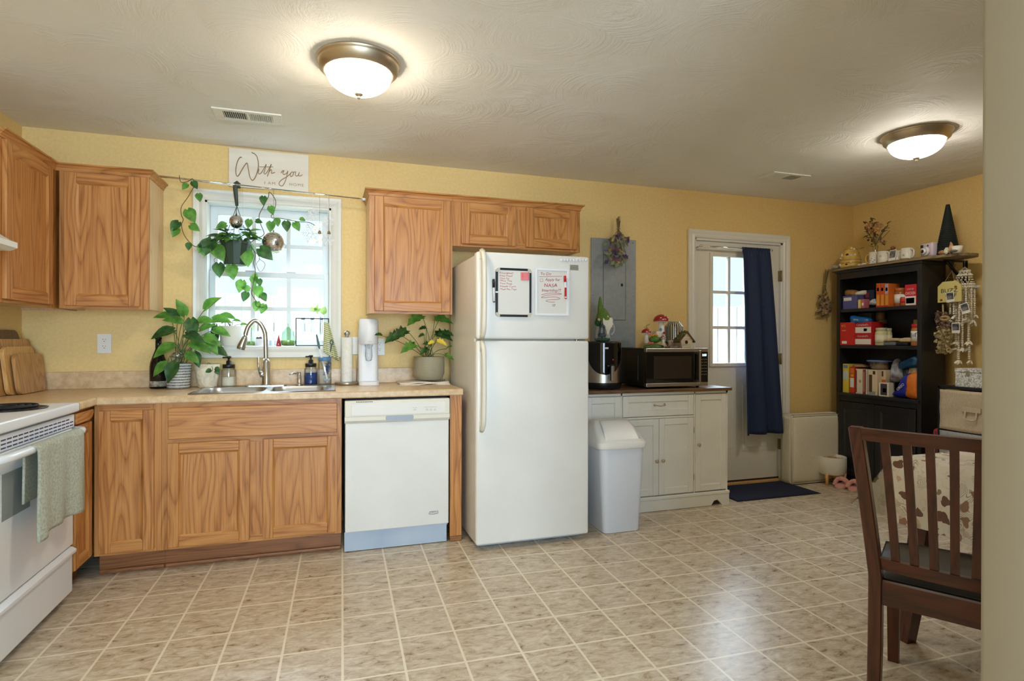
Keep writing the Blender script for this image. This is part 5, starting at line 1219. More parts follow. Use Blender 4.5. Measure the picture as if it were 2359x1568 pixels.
mb = MB(); z = at(1517, 932, Y=SBY).z; mb.tube(smoothpath([(mid-.038, SBY-.005, z), (mid-.034, SBY-.022, z), (mid, SBY-.027, z-.004), (mid+.034, SBY-.022, z), (mid+.038, SBY-.005, z)], 5), .005, 8); mb.ball((mid-.04, SBY-.010, z), .009); mb.ball((mid+.04, SBY-.010, z), .009); mb.build('pull', pewter, dd)
a_ = sdoor(dw0+.002, mid-.001, .112, .652, 'door'); b_ = sdoor(mid+.002, dw1-.002, .112, .652, 'door')
zk = at(1525, 1060, Y=SBY).z; knob(mid-.026, zk, a_); knob(mid+.024, zk, b_)
d3 = sdoor(dw1+.014, sb1-.015, .112, .818, 'door'); knob(dw1+.034, at(1612, 1023, Y=SBY).z, d3)
d4 = sdoor(sb0+.014, dw0-.014, .112, .818, 'door'); knob(dw0-.034, at(1612, 1023, Y=SBY).z, d4)
mb = MB()
for z in (.22, .56): mb.box(dw1-.003, SBY-.006, z-.02, dw1+.003, SBY+.002, z+.02)
mb.build('hinges', pewter, t)
# ---------------------------------------------------------------- microwave
mx0, mx1, MY = at(1489, 850, Y=-.43).x, at(1631, 850, Y=-.43).x, -.43
mz0, mz1 = SBT+.014, at(1560, 802, Y=MY).z
t = thing('microwave', 'stainless and black microwave oven on the sideboard', 'microwave', ((mx0+mx1)/2, -.25, SBT))
mb = MB(); mb.box(mx0, MY+.035, mz0, mx1, -.06, mz1, .004); mb.box(mx0-.003, -.32, mz0+.04, mx0+.001, -.12, mz1-.05, .003); mb.build('cabinet', black, t)
xs = mx1-.066; hb = .026
mb = MB(); mb.box(mx0, MY, mz0, xs-.001, MY+.034, mz0+hb, .002); mb.box(mx0, MY, mz1-hb, xs-.001, MY+.034, mz1, .002); md = mb.build('door', steel, t)
mb = MB(); mb.box(mx0, MY+.001, mz0+hb, xs-.001, MY+.034, mz1-hb); mb.build('window', mat('black_glass', c(16, 14, 13), .04), md)
mb = MB(); mb.box(mx0+.06, MY+.0003, mz0+hb+.03, xs-.075, MY+.0012, mz1-hb-.03); mb.build('window_screen', mat('mesh_brown', c(52, 42, 34), .06), md)
mb = MB(); hx = xs-.024; mb.box(hx-.008, MY-.034, mz0+.016, hx+.008, MY-.022, mz1-.016, .003); mb.box(hx-.006, MY-.024, mz0+.02, hx+.006, MY, mz0+.04); mb.box(hx-.006, MY-.024, mz1-.04, hx+.006, MY, mz1-.02); mb.build('handle', steel, md)
mb = MB(); mb.box(xs, MY, mz0, mx1, MY+.034, mz0+hb, .002); mb.box(xs, MY, mz1-hb, mx1, MY+.034, mz1, .002); cpn = mb.build('control_panel', steel, t)
mb = MB(); mb.box(xs, MY+.001, mz0+hb, mx1, MY+.034, mz1-hb); mb.build('keypad', mat('black_glass'), cpn)
disp = mat('lit_display', c(20, 30, 34), .3); Pq = disp.node_tree.nodes['Principled BSDF']; Pq.inputs['Emission Color'].default_value = (.55, .9, 1, 1); Pq.inputs['Emission Strength'].default_value = 2.0
text_mb('0:00', (xs+.016, MY-.0002, mz1-hb-.032), (1, 0, 0), (0, 0, 1), .018, .0006, 0, 1, .01, .036).build('clock_digits', disp, cpn)
mb = MB()
for j in range(6):
    for k in range(3): x = xs+.016+k*.017; z = mz1-hb-.055-j*.022; mb.box(x-.004, MY+.0002, z-.0025, x+.004, MY+.0012, z+.0025)
mb.build('key_legends', mat('key_grey', c(140, 144, 148), .5), cpn)
for x in (mx0+.05, mx1-.05):
    for y in (MY+.06, -.10): mb = MB(); mb.lathe([(.012, .0005), (.014, .0145)], (x, y, SBT), 12); mb.build('foot', black, t)
# ---------------------------------------------------------------- air fryer
ap = Vector((3.548, -.265, SBT)); ar = .140; az = at(1395, 786, Y=-.38).z-SBT
t = thing('air_fryer', 'black and stainless air fryer on the sideboard beside the refrigerator', 'air fryer', ap)
mb = MB(); mb.lathe([(ar*.92, .001), (ar*.97, .008), (ar*.99, .045), (ar*.99, .046)], ap, 40); mb.lathe([(ar*.975, .046), (ar*.97, az*.55), (ar*.965, az*.97), (ar*.9, az), (0, az)], ap, 40); mb.build('body', mat('black_plastic'), t)
mb = MB()
def shell(z0, z1): mb.lathe([(ar*.985, z0), (ar*.985, z1)], ap, 48)
# stainless wrap with the pointed black shield showing through: built as front facets
def sh(u, v):
    a = R(-225+230*u); bot = .047; zz = bot+(az*.96-bot)*v; return ap+Vector((ar*.99*math.cos(a), ar*.99*math.sin(a), zz))
mb.grid(sh, 40, 4); mb.build('steel_wrap', steel, t)
mb = MB()
def shield(u, v):
    half = R(62)*(1-v**2.2)**.5 if v < 1 else 0; a = R(-106)+(u*2-1)*half; zz = az*.965-(az*.66)*v; return ap+Vector((ar*1.003*math.cos(a), ar*1.003*math.sin(a), zz))
mb.grid(shield, 30, 24); mb.build('shield', mat('black_gloss', c(12, 12, 14), .08), t)
mb = MB(); ha = R(-94); o = ap+Vector((ar*1.003*math.cos(ha), ar*1.003*math.sin(ha), 0)); n_ = Vector((math.cos(ha), math.sin(ha), 0)); u_ = Vector((-n_.y, n_.x, 0))
mb.tube([o+n_*-.02+Vector((0, 0, az*.47)), o+n_*.035+Vector((0, 0, az*.50)), o+n_*.042+Vector((0, 0, az*.30)), o+n_*.035+Vector((0, 0, az*.20))], [.016, .016, .014, .012], 10); hd = mb.build('handle', mat('black_plastic'), t)
mb = MB(); mb.obox(o+n_*.054+Vector((0, 0, az*.35)), (.003, .020, az*.30), (0, 0, ha), .001); mb.build('handle_plate', steel, hd)
ra = R(-84); mb = MB(); mb.ball(ap+Vector((ar*1.006*math.cos(ra), ar*1.006*math.sin(ra), az*.62)), .006, 1); mb.build('power_lamp', mat('red_lamp', c(220, 40, 40), .3), t)
mb = MB(); la_ = R(-104); mb.obox(ap+Vector((ar*1.006*math.cos(la_), ar*1.006*math.sin(la_), az*.86)), (.002, .028, .013), (0, 0, la_), .001); mb.build('badge', steel, t)
# ---------------------------------------------------------------- gnome
gp = Vector((3.540, -.29, SBT+az)); G = hz(1383, 683, gp)-gp.z
t = thing('garden_gnome', 'garden gnome in a green hat with white beard and lantern, standing on the air fryer', 'figurine', gp)
mb = MB(); random.seed(6)
for k in range(26): a = k*2.4; mb.ball(gp+Vector((.045*math.cos(a)*(.4+.6*random.random()), .04*math.sin(a), .014)), .017, 1, (1, 1, .9))
mb.build('mossy_base', noisy('moss_dark', c(44, 72, 48), c(76, 108, 66), 90, .9, .6), t)
mb = MB(); mb.lathe([(.05, .0), (.055, .01), (.052, .05), (.046, .10), (.030, .145), (0, .17)], gp+Vector((.006, .012, .004)), 24); mb.build('robe', mat('grey_stone', c(176, 180, 182), .7), t)
mb = MB(); mb.tube(smoothpath([gp+Vector((-.030, .0, .125)), gp+Vector((-.048, -.012, .13)), gp+Vector((-.045, -.028, .15))], 4), .020, 10); mb.tube(smoothpath([gp+Vector((.030, .01, .14)), gp+Vector((.052, -.005, .12)), gp+Vector((.050, -.026, .105))], 4), .017, 10); mb.build('sleeves', leafd, t)
for nm, o_, r_2 in (('hand', (-.042, -.030, .152), .013), ('hand', (.052, -.032, .104), .012), ('nose', (.013, -.048, .172), .012)):
    mb = MB(); mb.ball(gp+Vector(o_), r_2, 2); mb.build(nm, mat('gnome_skin', c(214, 176, 132), .6), t)
hatm = noisy('felt_green', c(82, 108, 38), c(106, 132, 54), 120, .9, .4)
mb = MB(); mb.tube(smoothpath([gp+Vector((.004, -.006, .150)), gp+Vector((.0, -.006, .175)), gp+Vector((-.006, -.002, .21)), gp+Vector((-.018, .0, .24)), gp+Vector((-.020, .0, G))], 4), [.056, .058, .057, .055, .050, .046, .043, .040, .036, .032, .028, .023, .020, .017, .013, .009, .004], 20); mb.build('hat', hatm, t)
mb = MB()
for k in range(22):
    x = -.026+.052*(k/21); pts = [gp+Vector((x*1.2+.012, -.046-.006*math.cos(x*40), .166))]
    for j in range(1, 8): f_ = j/7; pts.append(gp+Vector((.012+x*1.5*(1-f_**1.6)+.006*math.sin(j*1.7+k), -.052-.010*math.sin(f_*PI), .166-.13*f_*(1-abs(x)*9))))
    mb.tube(pts, [.006]*4+[.005, .004, .003, .002], 6)
mb.build('beard', mat('ivory_beard', c(226, 220, 200), .7), t)
mb = MB(); o = gp+Vector((-.034, -.058, 0)); mb.lathe([(.022, .030), (.028, .034), (.028, .052), (.024, .056)], o, 18); mb.lathe([(.018, .100), (.020, .104), (.012, .112), (.005, .118), (0, .122)], o, 18)
for k in range(4): a = k*PI/2+.6; mb.tube([o+Vector((.024*math.cos(a), .024*math.sin(a), .054)), o+Vector((.017*math.cos(a), .017*math.sin(a), .102))], .002, 6)
ln_ = mb.build('lantern', mat('slate_lantern', c(58, 66, 74), .5), t)
mb = MB(); mb.lathe([(.023, .054), (.016, .102)], o, 18); mb.build('lantern_glass', glass, ln_)
mb = MB(); mb.tube(smoothpath([gp+Vector((.050, .0, .13)), gp+Vector((.082, .0, .12)), gp+Vector((.09, .0, .075)), gp+Vector((.066, .0, .045))], 5), .007, 10); mb.build('crook', mat('grey_stone'), t)
# ---------------------------------------------------------------- on the microwave: mushroom house, striped vase, birdhouse
MZ = mz1
def mq(x, y, Y): return at(1460+x/13.106, 710+y/13.106, Y=Y)
o = Vector((mq(610, 1150, -.30).x, -.30, MZ)); k_ = (o-EYE).dot(FWD)/F_PX/13.106   # metres per zoom pixel
def L(x, y, dy=0.): q = mq(x, y, o.y+dy); return Vector((q.x, q.y, q.z))
moss = noisy('painted_moss', c(62, 92, 44), c(112, 138, 66), 70, .8, .5)
redcap = mat('toadstool_red', c(164, 28, 34), .3); capw = mat('toadstool_white', c(232, 226, 214), .5)
t = thing('mushroom_house', 'painted mushroom house figurine with red spotted caps on the microwave, left side', 'figurine', o)
mb = MB(); mb.lathe([(330*k_, .001), (345*k_, 20*k_), (300*k_, 85*k_), (150*k_, 110*k_), (0, 118*k_)], o, 32, sy=.55); mb.build('base', moss, t)
mb = MB(); mb.ball(L(640, 940), 190*k_, 3, (1, .7, .55)); mb.build('bush', noisy('bush_green', c(70, 110, 40), c(100, 142, 58), 60, .8, .5), t)
def toad(x, ybase, ytop, rs, rc, hcap, dots, dy=0., lean=0):
    b, tp = L(x, ybase, dy), L(x+lean, ytop, dy)
    m1 = MB(); m1.tube([b, b.lerp(tp, .5), tp], [rs*k_*1.25, rs*k_, rs*k_*.9], 16); s1 = m1.build('stalk', capw, t)
    m1 = MB(); m1.lathe([(rc*k_*.35, .0), (rc*k_, 0.004), (rc*k_*1.02, .008)], tp, 28); m1.build('gills', capw, t)
    m1 = MB(); m1.lathe([(rc*k_*1.02*math.cos(a), .006+hcap*k_*math.sin(a)) for a in [PI/2*q/9 for q in range(10)]], tp, 28); cp_ = m1.build('cap', redcap, t)
    for a, e in dots: m1 = MB(); m1.ball(tp+Vector((rc*k_*math.cos(e)*math.cos(a), rc*k_*math.cos(e)*math.sin(a), .006+hcap*k_*math.sin(e))), 30*k_, 2, (1, 1, .6)); m1.build('spot', capw, cp_)
toad(850, 1000, 420, 95, 235, 215, [(-1.4, .85), (-2.2, .5), (-1.9, .25), (-.7, .5), (-1.0, .15)], .02, -20)
toad(380, 1060, 770, 60, 145, 130, [(-1.2, .6), (-2.0, .3)], -.01)
toad(890, 1120, 930, 45, 85, 75, [(-1.4, .6), (-2.2, .4)], -.04)
mb = MB(); mb.box(L(640, 800).x, o.y-.02, L(640, 880).z, L(860, 800).x, o.y+.05, L(640, 690).z, .01, 3); mb.build('cottage', capw, t)
mb = MB()
for q in range(9): mb.ball(L(520+q*24, 800+20*math.sin(q), -.05), 34*k_, 1)
mb.build('orange_flowers', mat('orange_bloom', c(222, 150, 40), .6), t)
mb = MB()
for q in range(7): mb.ball(L(450+q*22, 1050+18*math.sin(q*2), -.055), 26*k_, 1)
mb.build('pink_flowers', mat('coral_bloom', c(222, 110, 104), .6), t)
mb = MB(); mb.ball(L(925, 740, -.03), 42*k_, 2); mb.build('red_flower', redcap, t)
mb = MB()
for a in range(5): mb.leaf(L(815, 640, -.05), (math.cos(a*1.26), 0, math.sin(a*1.26)), (0, -1, 0), 60*k_, 44*k_, .1)
mb.build('blue_flower', mat('sky_bloom', c(92, 164, 196), .5), t)
mb = MB(); mb.tube([L(395, 640), L(300, 570), L(380, 545), L(405, 485), L(470, 490)], .0012, 6); mb.tube([L(330, 560), L(465, 510), L(470, 470)], .0012, 6); mb.build('wire_butterfly', ironb, t)
mb = MB(); mb.lathe([(50*k_, 0), (44*k_, 30*k_), (0, 50*k_)], L(410, 610), 10); mb.build('finial', mat('orange_bloom'), t)
# striped vase: sides of a faceted vase, black with white stripes
o2 = Vector((mq(1215, 1150, -.20).x, -.20, MZ)); kk = (o2-EYE).dot(FWD)/F_PX/13.106
stv = mat('vertical_stripe_glaze', c(20, 20, 22), .2); nt = NT(stv); sp_ = nt.add('ShaderNodeSeparateXYZ', {0: nt.coords()})
an = nt.math('ARCTAN2', sp_.outputs[1], sp_.outputs[0]); nt.link(nt.mix(nt.math('GREATER_THAN', nt.math('FRACT', nt.math('MULTIPLY', an, 26/(2*PI))), .56), c(18, 18, 20), c(232, 222, 196)), nt.p.inputs['Base Color'])
mb = MB(); mb.lathe([(150*kk, .001), (170*kk, 8*kk), (278*kk, 190*kk), (282*kk, 640*kk), (160*kk, 790*kk), (150*kk, 775*kk), (0, 770*kk)], o2, 26, smooth=False)
single(mb, 'striped_vase', stv, o2, 'black and white vertically striped vase behind the birdhouse on the microwave', 'vase')
o3 = Vector((mq(1490, 1160, -.30).x, -.30, MZ)); kk = (o3-EYE).dot(FWD)/F_PX/13.106
t = thing('birdhouse', 'small whitewashed wooden birdhouse with a round hole on the microwave', 'birdhouse', o3)
wallw = wood('white_washed_wood', c(190, 172, 140), c(214, 198, 168), c(226, 212, 186), 'x', 1.4, .7)
mb = MB(); mb.prism([(-155, 0), (155, 0), (215, 235), (0, 470), (-215, 235)], o3+Vector((0, -.045, .001)), (kk, 0, 0), (0, 0, kk), -.09); mb.build('body', wallw, t)
mb = MB(); mb.lathe([(0, -.0005), (52*kk, -.0005), (52*kk, .004)], o3+Vector((-10*kk, -.0458, 180*kk)), 20, 'y'); mb.build('hole', blackm, t)
mb = MB()
for sg_ in (-1, 1): mb.prism([(0, 470), (sg_*275, 165), (sg_*275, 205), (0, 512)], o3+Vector((0, -.055, 0)), (kk, 0, 0), (0, 0, kk), -.11)
mb.build('roof', wood('bark_roof', c(70, 46, 30), c(96, 68, 46), c(112, 84, 60), 'y', 1, .8), t)
mb = MB(); random.seed(14)
for q in range(26):
    s2 = random.choice((-1, -1, 1)); f_ = random.random(); mb.ball(o3+Vector((s2*275*f_*kk, random.uniform(-.05, .03), (505-305*f_)*kk)), .009*random.uniform(.6, 1.3), 1)
mb.build('moss', moss, t)
# flat stone slab beside the birdhouse
o4 = Vector((mq(1150, 1160, -.28).x, -.285, MZ)); mb = MB(); mb.box(o4.x-.042, -.32, MZ+.001, o4.x+.042, -.25, MZ+.013, .004, 2); mb.obox((o4.x+.006, -.265, MZ+.035), (.058, .02, .045), (R(-12), 0, 0), .004)
single(mb, 'stone_planter', noisy('pale_stone', c(150, 132, 110), c(182, 166, 142), 60, .85, .4), o4, 'little stone block on the microwave between mushroom house and birdhouse', 'ornament')
# ---------------------------------------------------------------- trash can
tb0, tb1 = at(1392, 1230, Z=0), at(1476, 1223, Z=0)
bx0, bx1, byf, byb = tb0.x-.004, tb1.x+.006, -.785, -.50
t = thing('trash_can', 'tall white plastic trash can with a swing lid in front of the sideboard', 'trash can', ((bx0+bx1)/2, (byf+byb)/2, 0))
binm = mat('bin_white', c(224, 230, 241), .35)
zr = at(1440, 1030, Y=byf-.03).z
cx, cy = (bx0+bx1)/2, (byf+byb)/2
def loftbox(mb, secs, n=6, cap=True):
    tt = bmesh.new(); rows = [[tt.verts.new((cx+ox+a, cy+oy+b, z)) for a, b in rrect(w, d, r, n)] for (w, d, r, z, ox, oy) in secs]
    for A, B in zip(rows, rows[1:]):
        for i in range(len(A)): tt.faces.new((A[i], A[(i+1) % len(A)], B[(i+1) % len(A)], B[i]))
    if cap: tt.faces.new(rows[0][::-1]); tt.faces.new(rows[-1])
    bmesh.ops.recalc_face_normals(tt, faces=tt.faces[:]); mb._fin(tt, True)
w, d = bx1-bx0, byb-byf
mb = MB(); loftbox(mb, [(w-.01, d-.01, .03, .001, 0, 0), (w, d, .035, .008, 0, 0), (w+.055, d+.03, .045, zr-.004, 0, 0), (w+.055, d+.03, .045, zr, 0, 0)]); mb.build('bin', binm, t)
mb = MB(); W2, D2 = w+.085, d+.055
hz_ = at(1440, 966, Y=cy).z
loftbox(mb, [(W2-.004, D2-.004, .05, zr-.012, 0, 0), (W2, D2, .05, zr-.006, 0, 0), (W2, D2, .05, zr+.022, 0, 0), (W2-.012, D2-.016, .05, zr+.030, 0, 0), (W2-.03, D2-.08, .05, zr+.07, 0, .015), (W2-.06, D2-.16, .05, zr+.105, 0, .03), (W2-.10, D2-.23, .04, hz_, 0, .035)]); ld = mb.build('lid', mat('bin_lid', c(234, 234, 232), .3), t)
mb = MB()
def flap(u, v):
    x = cx+(u-.5)*(W2-.09-.05*v); k = v; y = byf-.012+.115*k+.03*k*k; z = zr+.034+.118*math.sin(k*PI/2*.92)-.004*(abs(u-.5)*2)**2
    return Vector((x, y, z))
mb.grid(flap, 12, 12, .006); mb.build('swing_flap', mat('bin_lid'), ld)
# ---------------------------------------------------------------- curtain on the back door
CY = -.055
r0, r1 = at(1612, 567, Y=CY), at(1778, 575, Y=CY)
t = thing('curtain_rod', 'clear silver curtain rod across the top of the back door', 'rod', ((r0.x+r1.x)/2, CY, r0.z))
zr_ = (r0.z+r1.z)/2
mb = MB(); mb.tube([(r0.x, CY, zr_), (r1.x, CY, zr_)], .007, 12); mb.build('tube', chrome, t)
mb = MB()
for x in (r0.x+.012, r1.x-.006): mb.ball((x, CY, zr_), .013, 2); mb.tube([(x+.012, CY, zr_), (x+.012, SY, zr_)], .005, 8)
mb.build('finials', chrome, t)
ct0, ct1 = at(1708, 572, Y=CY), at(1772, 575, Y=CY); cb0, cb1 = at(1708, 999, Y=CY), at(1806, 996, Y=CY)
zbot = (cb0.z+cb1.z)/2
mb = MB()
def cur(u, v):
    f = v**.9; xt = ct0.x+(ct1.x-ct0.x)*u; xb = cb0.x+(cb1.x-cb0.x)*u; x = xt+(xb-xt)*f
    amp = .014+.044*f; y = CY-.008-amp*(.5+.5*math.sin(u*15.5+1.2+.5*v))-.008*f*math.sin(u*29)
    if v < .04: y = CY-.010-.004*math.sin(u*60)
    x += .008*f*math.sin(u*9+2)
    return Vector((x, y, zr_+.010+(zbot-zr_-.010)*v))
mb.grid(cur, 70, 40, .003)
single(mb, 'curtain', navy, (ct0.x, CY, zbot), 'navy blue curtain pushed to the right side of the back door', 'curtain')
# ---------------------------------------------------------------- door mat
q = [at(*p, Z=.006) for p in ((1885, 1136), (1704, 1156))]
mxa, mxb = 4.60, 5.37
mb = MB(); mb.box(mxa, -.425, .001, mxb, -.03, .008, .003); mt = thing('door_mat', 'dark blue ribbed door mat on the floor in front of the back door', 'mat', ((mxa+mxb)/2, -.22, 0)); mb.build('pile', noisy('mat_pile', c(18, 26, 50), c(28, 38, 68), 260, .95, .6), mt)
mb = MB(); mb.box(mxa-.012, -.437, .0005, mxb+.012, -.018, .004, .001); mb.build('rubber_edge', blackm, mt)
# ---------------------------------------------------------------- floor cushion and planter on legs
t = thing('seat_cushion', 'cream box cushion standing on edge against the wall beside the back door', 'cushion', (5.71, -.09, 0))
cushm = noisy('cream_canvas', c(222, 212, 188), c(232, 224, 204), 150, .9, .2)
ca, cb = at(1817, 1100, Y=-.14).x, 5.91
mb = MB(); hh = at(1870, 952, Y=-.1).z
tb = bmesh.new(); bmesh.ops.create_cube(tb, size=1); bmesh.ops.subdivide_edges(tb, edges=tb.edges[:], cuts=14, use_grid_fill=True)
for v in tb.verts:
    x, y, z = v.co; e = (1-(2*abs(x))**6)*(1-(2*abs(z))**6)
    y2 = y*(.11+.03*max(e, 0)); rr = .5-.035
    v.co = ((ca+cb)/2+x*(cb-ca)*(1-.02*(2*abs(y))**3), -.105+y2+.10*0, .003+(z+.5)*hh*(1-.0*abs(y)))
bmesh.ops.bevel(tb, geom=[e for e in tb.edges if len(e.link_faces) == 2 and e.calc_face_angle(0) > 1.0], offset=.012, segments=3, affect='EDGES')
mb._fin(tb, True); mb.build('cushion', cushm, t)
mb = MB(); rr = .010
for y in (-.165, -.045): mb.tube([(ca+rr, y, .012), (cb-rr, y, .012), (cb-rr, y, hh-.006), (ca+rr, y, hh-.006)], .004, 6, closed=True)
mb.build('piping', cushm, t)
pf = at(1912, 1116, Z=0); pr_ = .108
pp = Vector((pf.x+.045, pf.y+.02, 0))
pt_, pb_ = hz(1912, 1046, pp), hz(1912, 1090, pp)
t = thing('planter_on_legs', 'white textured round planter on a wooden leg stand, by the bookcase', 'planter', pp)
zz0 = pb_+.0; zz1 = hz(1912, 1050, pp)
mb = MB(); mb.lathe([(0, zz0), (pr_*.9, zz0), (pr_, zz0+.012), (pr_, zz1-.004), (pr_*.97, zz1), (pr_*.92, zz1), (pr_*.91, zz1-.02), (0, zz1-.022)], pp, 36)
bask = mat('woven_white', c(226, 220, 206), .7); nt = NT(bask); v_ = nt.coords(); nt.bump(nt.add('ShaderNodeTexChecker', {'Vector': nt.coords((1, 1, 1), (.6, .6, .8)), 'Scale': 110.}).outputs['Fac'], .6, .003)
mb.build('pot', bask, t)
mb = MB()
for k in range(4):
    a = k*PI/2+.35; d_ = Vector((math.cos(a), math.sin(a), 0)); mb.tube([pp+d_*pr_*.86+Vector((0, 0, .001)), pp+d_*pr_*.93+Vector((0, 0, zz0+.02))], .013, 8); mb.obox(pp+d_*pr_*.45+Vector((0, 0, zz0-.018)), (pr_*.9, .02, .03), (0, 0, a))
mb.build('leg_stand', lightwood, t)
mb = MB(); random.seed(9)
for k in range(14): mb.ball(pp+Vector((random.uniform(-.06, .06), random.uniform(-.06, .06), zz1-.016)), .016, 1, (1.3, 1, .6))
mb.build('bark_chips', noisy('dry_chips', c(150, 110, 76), c(204, 160, 120), 60, .9), t)
# slippers
pinkf = noisy('pink_fluff', c(206, 142, 132), c(228, 172, 162), 160, .95, .8)
def slipper(label, px, py, rz):
    p = at(px, py, Z=0); t = thing('slipper', label, 'slipper', p, rz, 'pink slippers by the bookcase')
    M_ = Matrix.Translation(p) @ Matrix.Rotation(rz, 4, 'Z')
    def outline(s): return [(.045*s*(1-.18*math.sin(a)*0)*math.cos(a)*(1.05 if math.sin(a) < 0 else .85), .115+.115*s*math.sin(a)) for a in [2*PI*k/28 for k in range(28)]]
    mb = MB(); mb.xf = M_; mb.prism(outline(1.), (0, 0, .001), (1, 0, 0), (0, 1, 0), .012); mb.build('sole', mat('sole_beige', c(200, 184, 164), .8), t)
    mb = MB(); mb.xf = M_
    mb.grid(lambda u, v: Vector((.047*math.cos(u*2*PI)*math.cos(v*PI/2)**.6*(1.05 if math.sin(u*2*PI) < 0 else .85), .115+.117*math.sin(u*2*PI)*math.cos(v*PI/2)**.6, .012+.020*math.sin(v*PI/2))), 28, 6, closed_u=True); mb.build('footbed', pinkf, t)
    mb = MB(); mb.xf = M_
    for y0, sg_ in ((.07, 1), (.13, -1)): mb.tube(smoothpath([(-.046, y0, .016), (-.034, y0+.03*sg_*.6, .055), (0, y0+.04*sg_*.8+.0, .072), (.034, y0+.05*sg_*.6, .055), (.046, y0+.03*sg_, .016)], 5), .014, 10, flat=1.4)
    mb.build('straps', pinkf, t); return t
slipper('pink fluffy slipper on the floor beside the planter legs', 1931, 1127, R(-62))
slipper('pink fluffy slipper nearest the dining chair leg', 1962, 1134, R(-62))
# ---------------------------------------------------------------- black bookcase used as a pantry
BX = 5.85; BK = at(2178, 700, Y=at(2122.5, 750, X=BX).y).x
def bq(px, py, X=BX): return at(px, py, X=X)
by1, by0 = bq(1928, 750).y, bq(2122.5, 750).y                  # left (far) and right (near) edges
btop = (bq(1927, 624).z+bq(2113, 602).z)/2
t = thing('bookcase', 'tall black bookcase used as a pantry against the right wall, two doors below', 'bookcase', ((BX+BK)/2, (by0+by1)/2, 0))
st = .031
mb = MB(); mb.box(BX, by1-.022, .0, BK, by1, btop-.02); mb.box(BX, by0, 0, BK, by0+.022, btop-.02); mb.build('side_panels', blackw, t)
mb = MB(); mb.box(BX-.002, by1-st, 0, BX+.02, by1+.002, btop-.02, .002); mb.box(BX-.002, by0-.002, 0, BX+.02, by0+st, btop-.02, .002)
mb.box(BX-.001, by0+st, btop-.075, BX+.02, by1-st, btop-.02, .002); mb.build('face_frame', blackw, t)
mb = MB(); mb.box(BX-.012, by0-.012, btop-.022, BK, by1+.012, btop, .004); mb.build('top', blackw, t)
mb = MB(); mb.box(BK-.012, by0+.02, .05, BK-.002, by1-.02, btop-.02); mb.build('back_panel', blackw, t)
sz = []
for (pl, pr) in ((712, 705), (794, 800)):
    z = (bq(1940, pl).z+bq(2112, pr).z)/2; sz.append(z+.004)
    mb = MB(); mb.box(BX+.004, by0+.022, z-.022, BK-.012, by1-.022, z+.004, .002); mb.build('shelf', blackw, t)
zd = (bq(1940, 905).z+bq(2112, 921).z)/2; sz.append(zd+.002)
mb = MB(); mb.box(BX-.014, by0+.01, zd-.022, BK-.012, by1-.01, zd+.002, .003); mb.build('counter_shelf', blackw, t)
mb = MB(); mb.box(BX, by0+st, zd-.065, BX+.02, by1-st, zd-.022); mb.build('upper_rail', blackw, t)
mb = MB(); mb.box(BX+.004, by0+st, .0, BX+.02, by1-st, .075); mb.build('base_rail', blackw, t)
my = (by0+by1)/2
for a, b in ((by0+st+.002, my-.002), (my+.002, by1-st-.002)):
    mb = MB(); mb.xf = Matrix.Translation((BX-.014, 0, 0)) @ Matrix.Rotation(R(-90), 4, 'Z'); framed(mb, -b, .08, -a, zd-.07, 0., .02, .05, 0, .008, .012); mb.build('door', blackw, t)
# pantry goods: px boxes on a shelf, front plane X
PX = BX+.03
def pbox(px0, py0, px1, py1, shelf, X=PX):
    a, b = at(px0, py1, X=X), at(px1, py0, X=X); zb = sz[shelf]+.001
    return a.y, b.y, zb, max(b.z, at(px0, py0, X=X).z, zb+.02)
def carton(label, px0, py0, px1, py1, shelf, col, depth=.12, X=PX, bands=(), txt=None, name='food_box', cat='food box', group=None, lean=0.):
    y0, y1, z0, z1 = pbox(px0, py0, px1, py1, shelf, X)          # y0 left (far), y1 right (near)
    loc = (X+depth/2, (y0+y1)/2, z0); t = thing(name, label, cat, loc, 0, group)
    if y0-y1 < .01: y0, y1 = y1+.03, y1
    mb = MB(); mb.box(X, y1+.001, z0, X+depth, y0-.001, z1, .0015); mb.build('carton', mat('carton_%d_%d_%d' % col, c(*col), .5), t)
    h, w = z1-z0, y0-y1
    for i, (f0, f1, g0, g1, cc) in enumerate(bands):
        mb = MB(); mb.box(X-.0012, y0-w*g1+.001, z0+h*f0, X+.0005, y0-w*g0-.001, z0+h*f1); mb.build('print_panel', mat('carton_%d_%d_%d' % cc, c(*cc), .5), t)
    for s_, fz, g, hh, cc, ww in (txt or ()):
        text_mb(s_, (X-.0016, y0-w*g, z0+h*fz), (0, -1, 0), (0, 0, 1), hh, .0006, 0, 1, .015, ww*w).build('lettering', mat('carton_%d_%d_%d' % cc, c(*cc), .5), t)
    return t
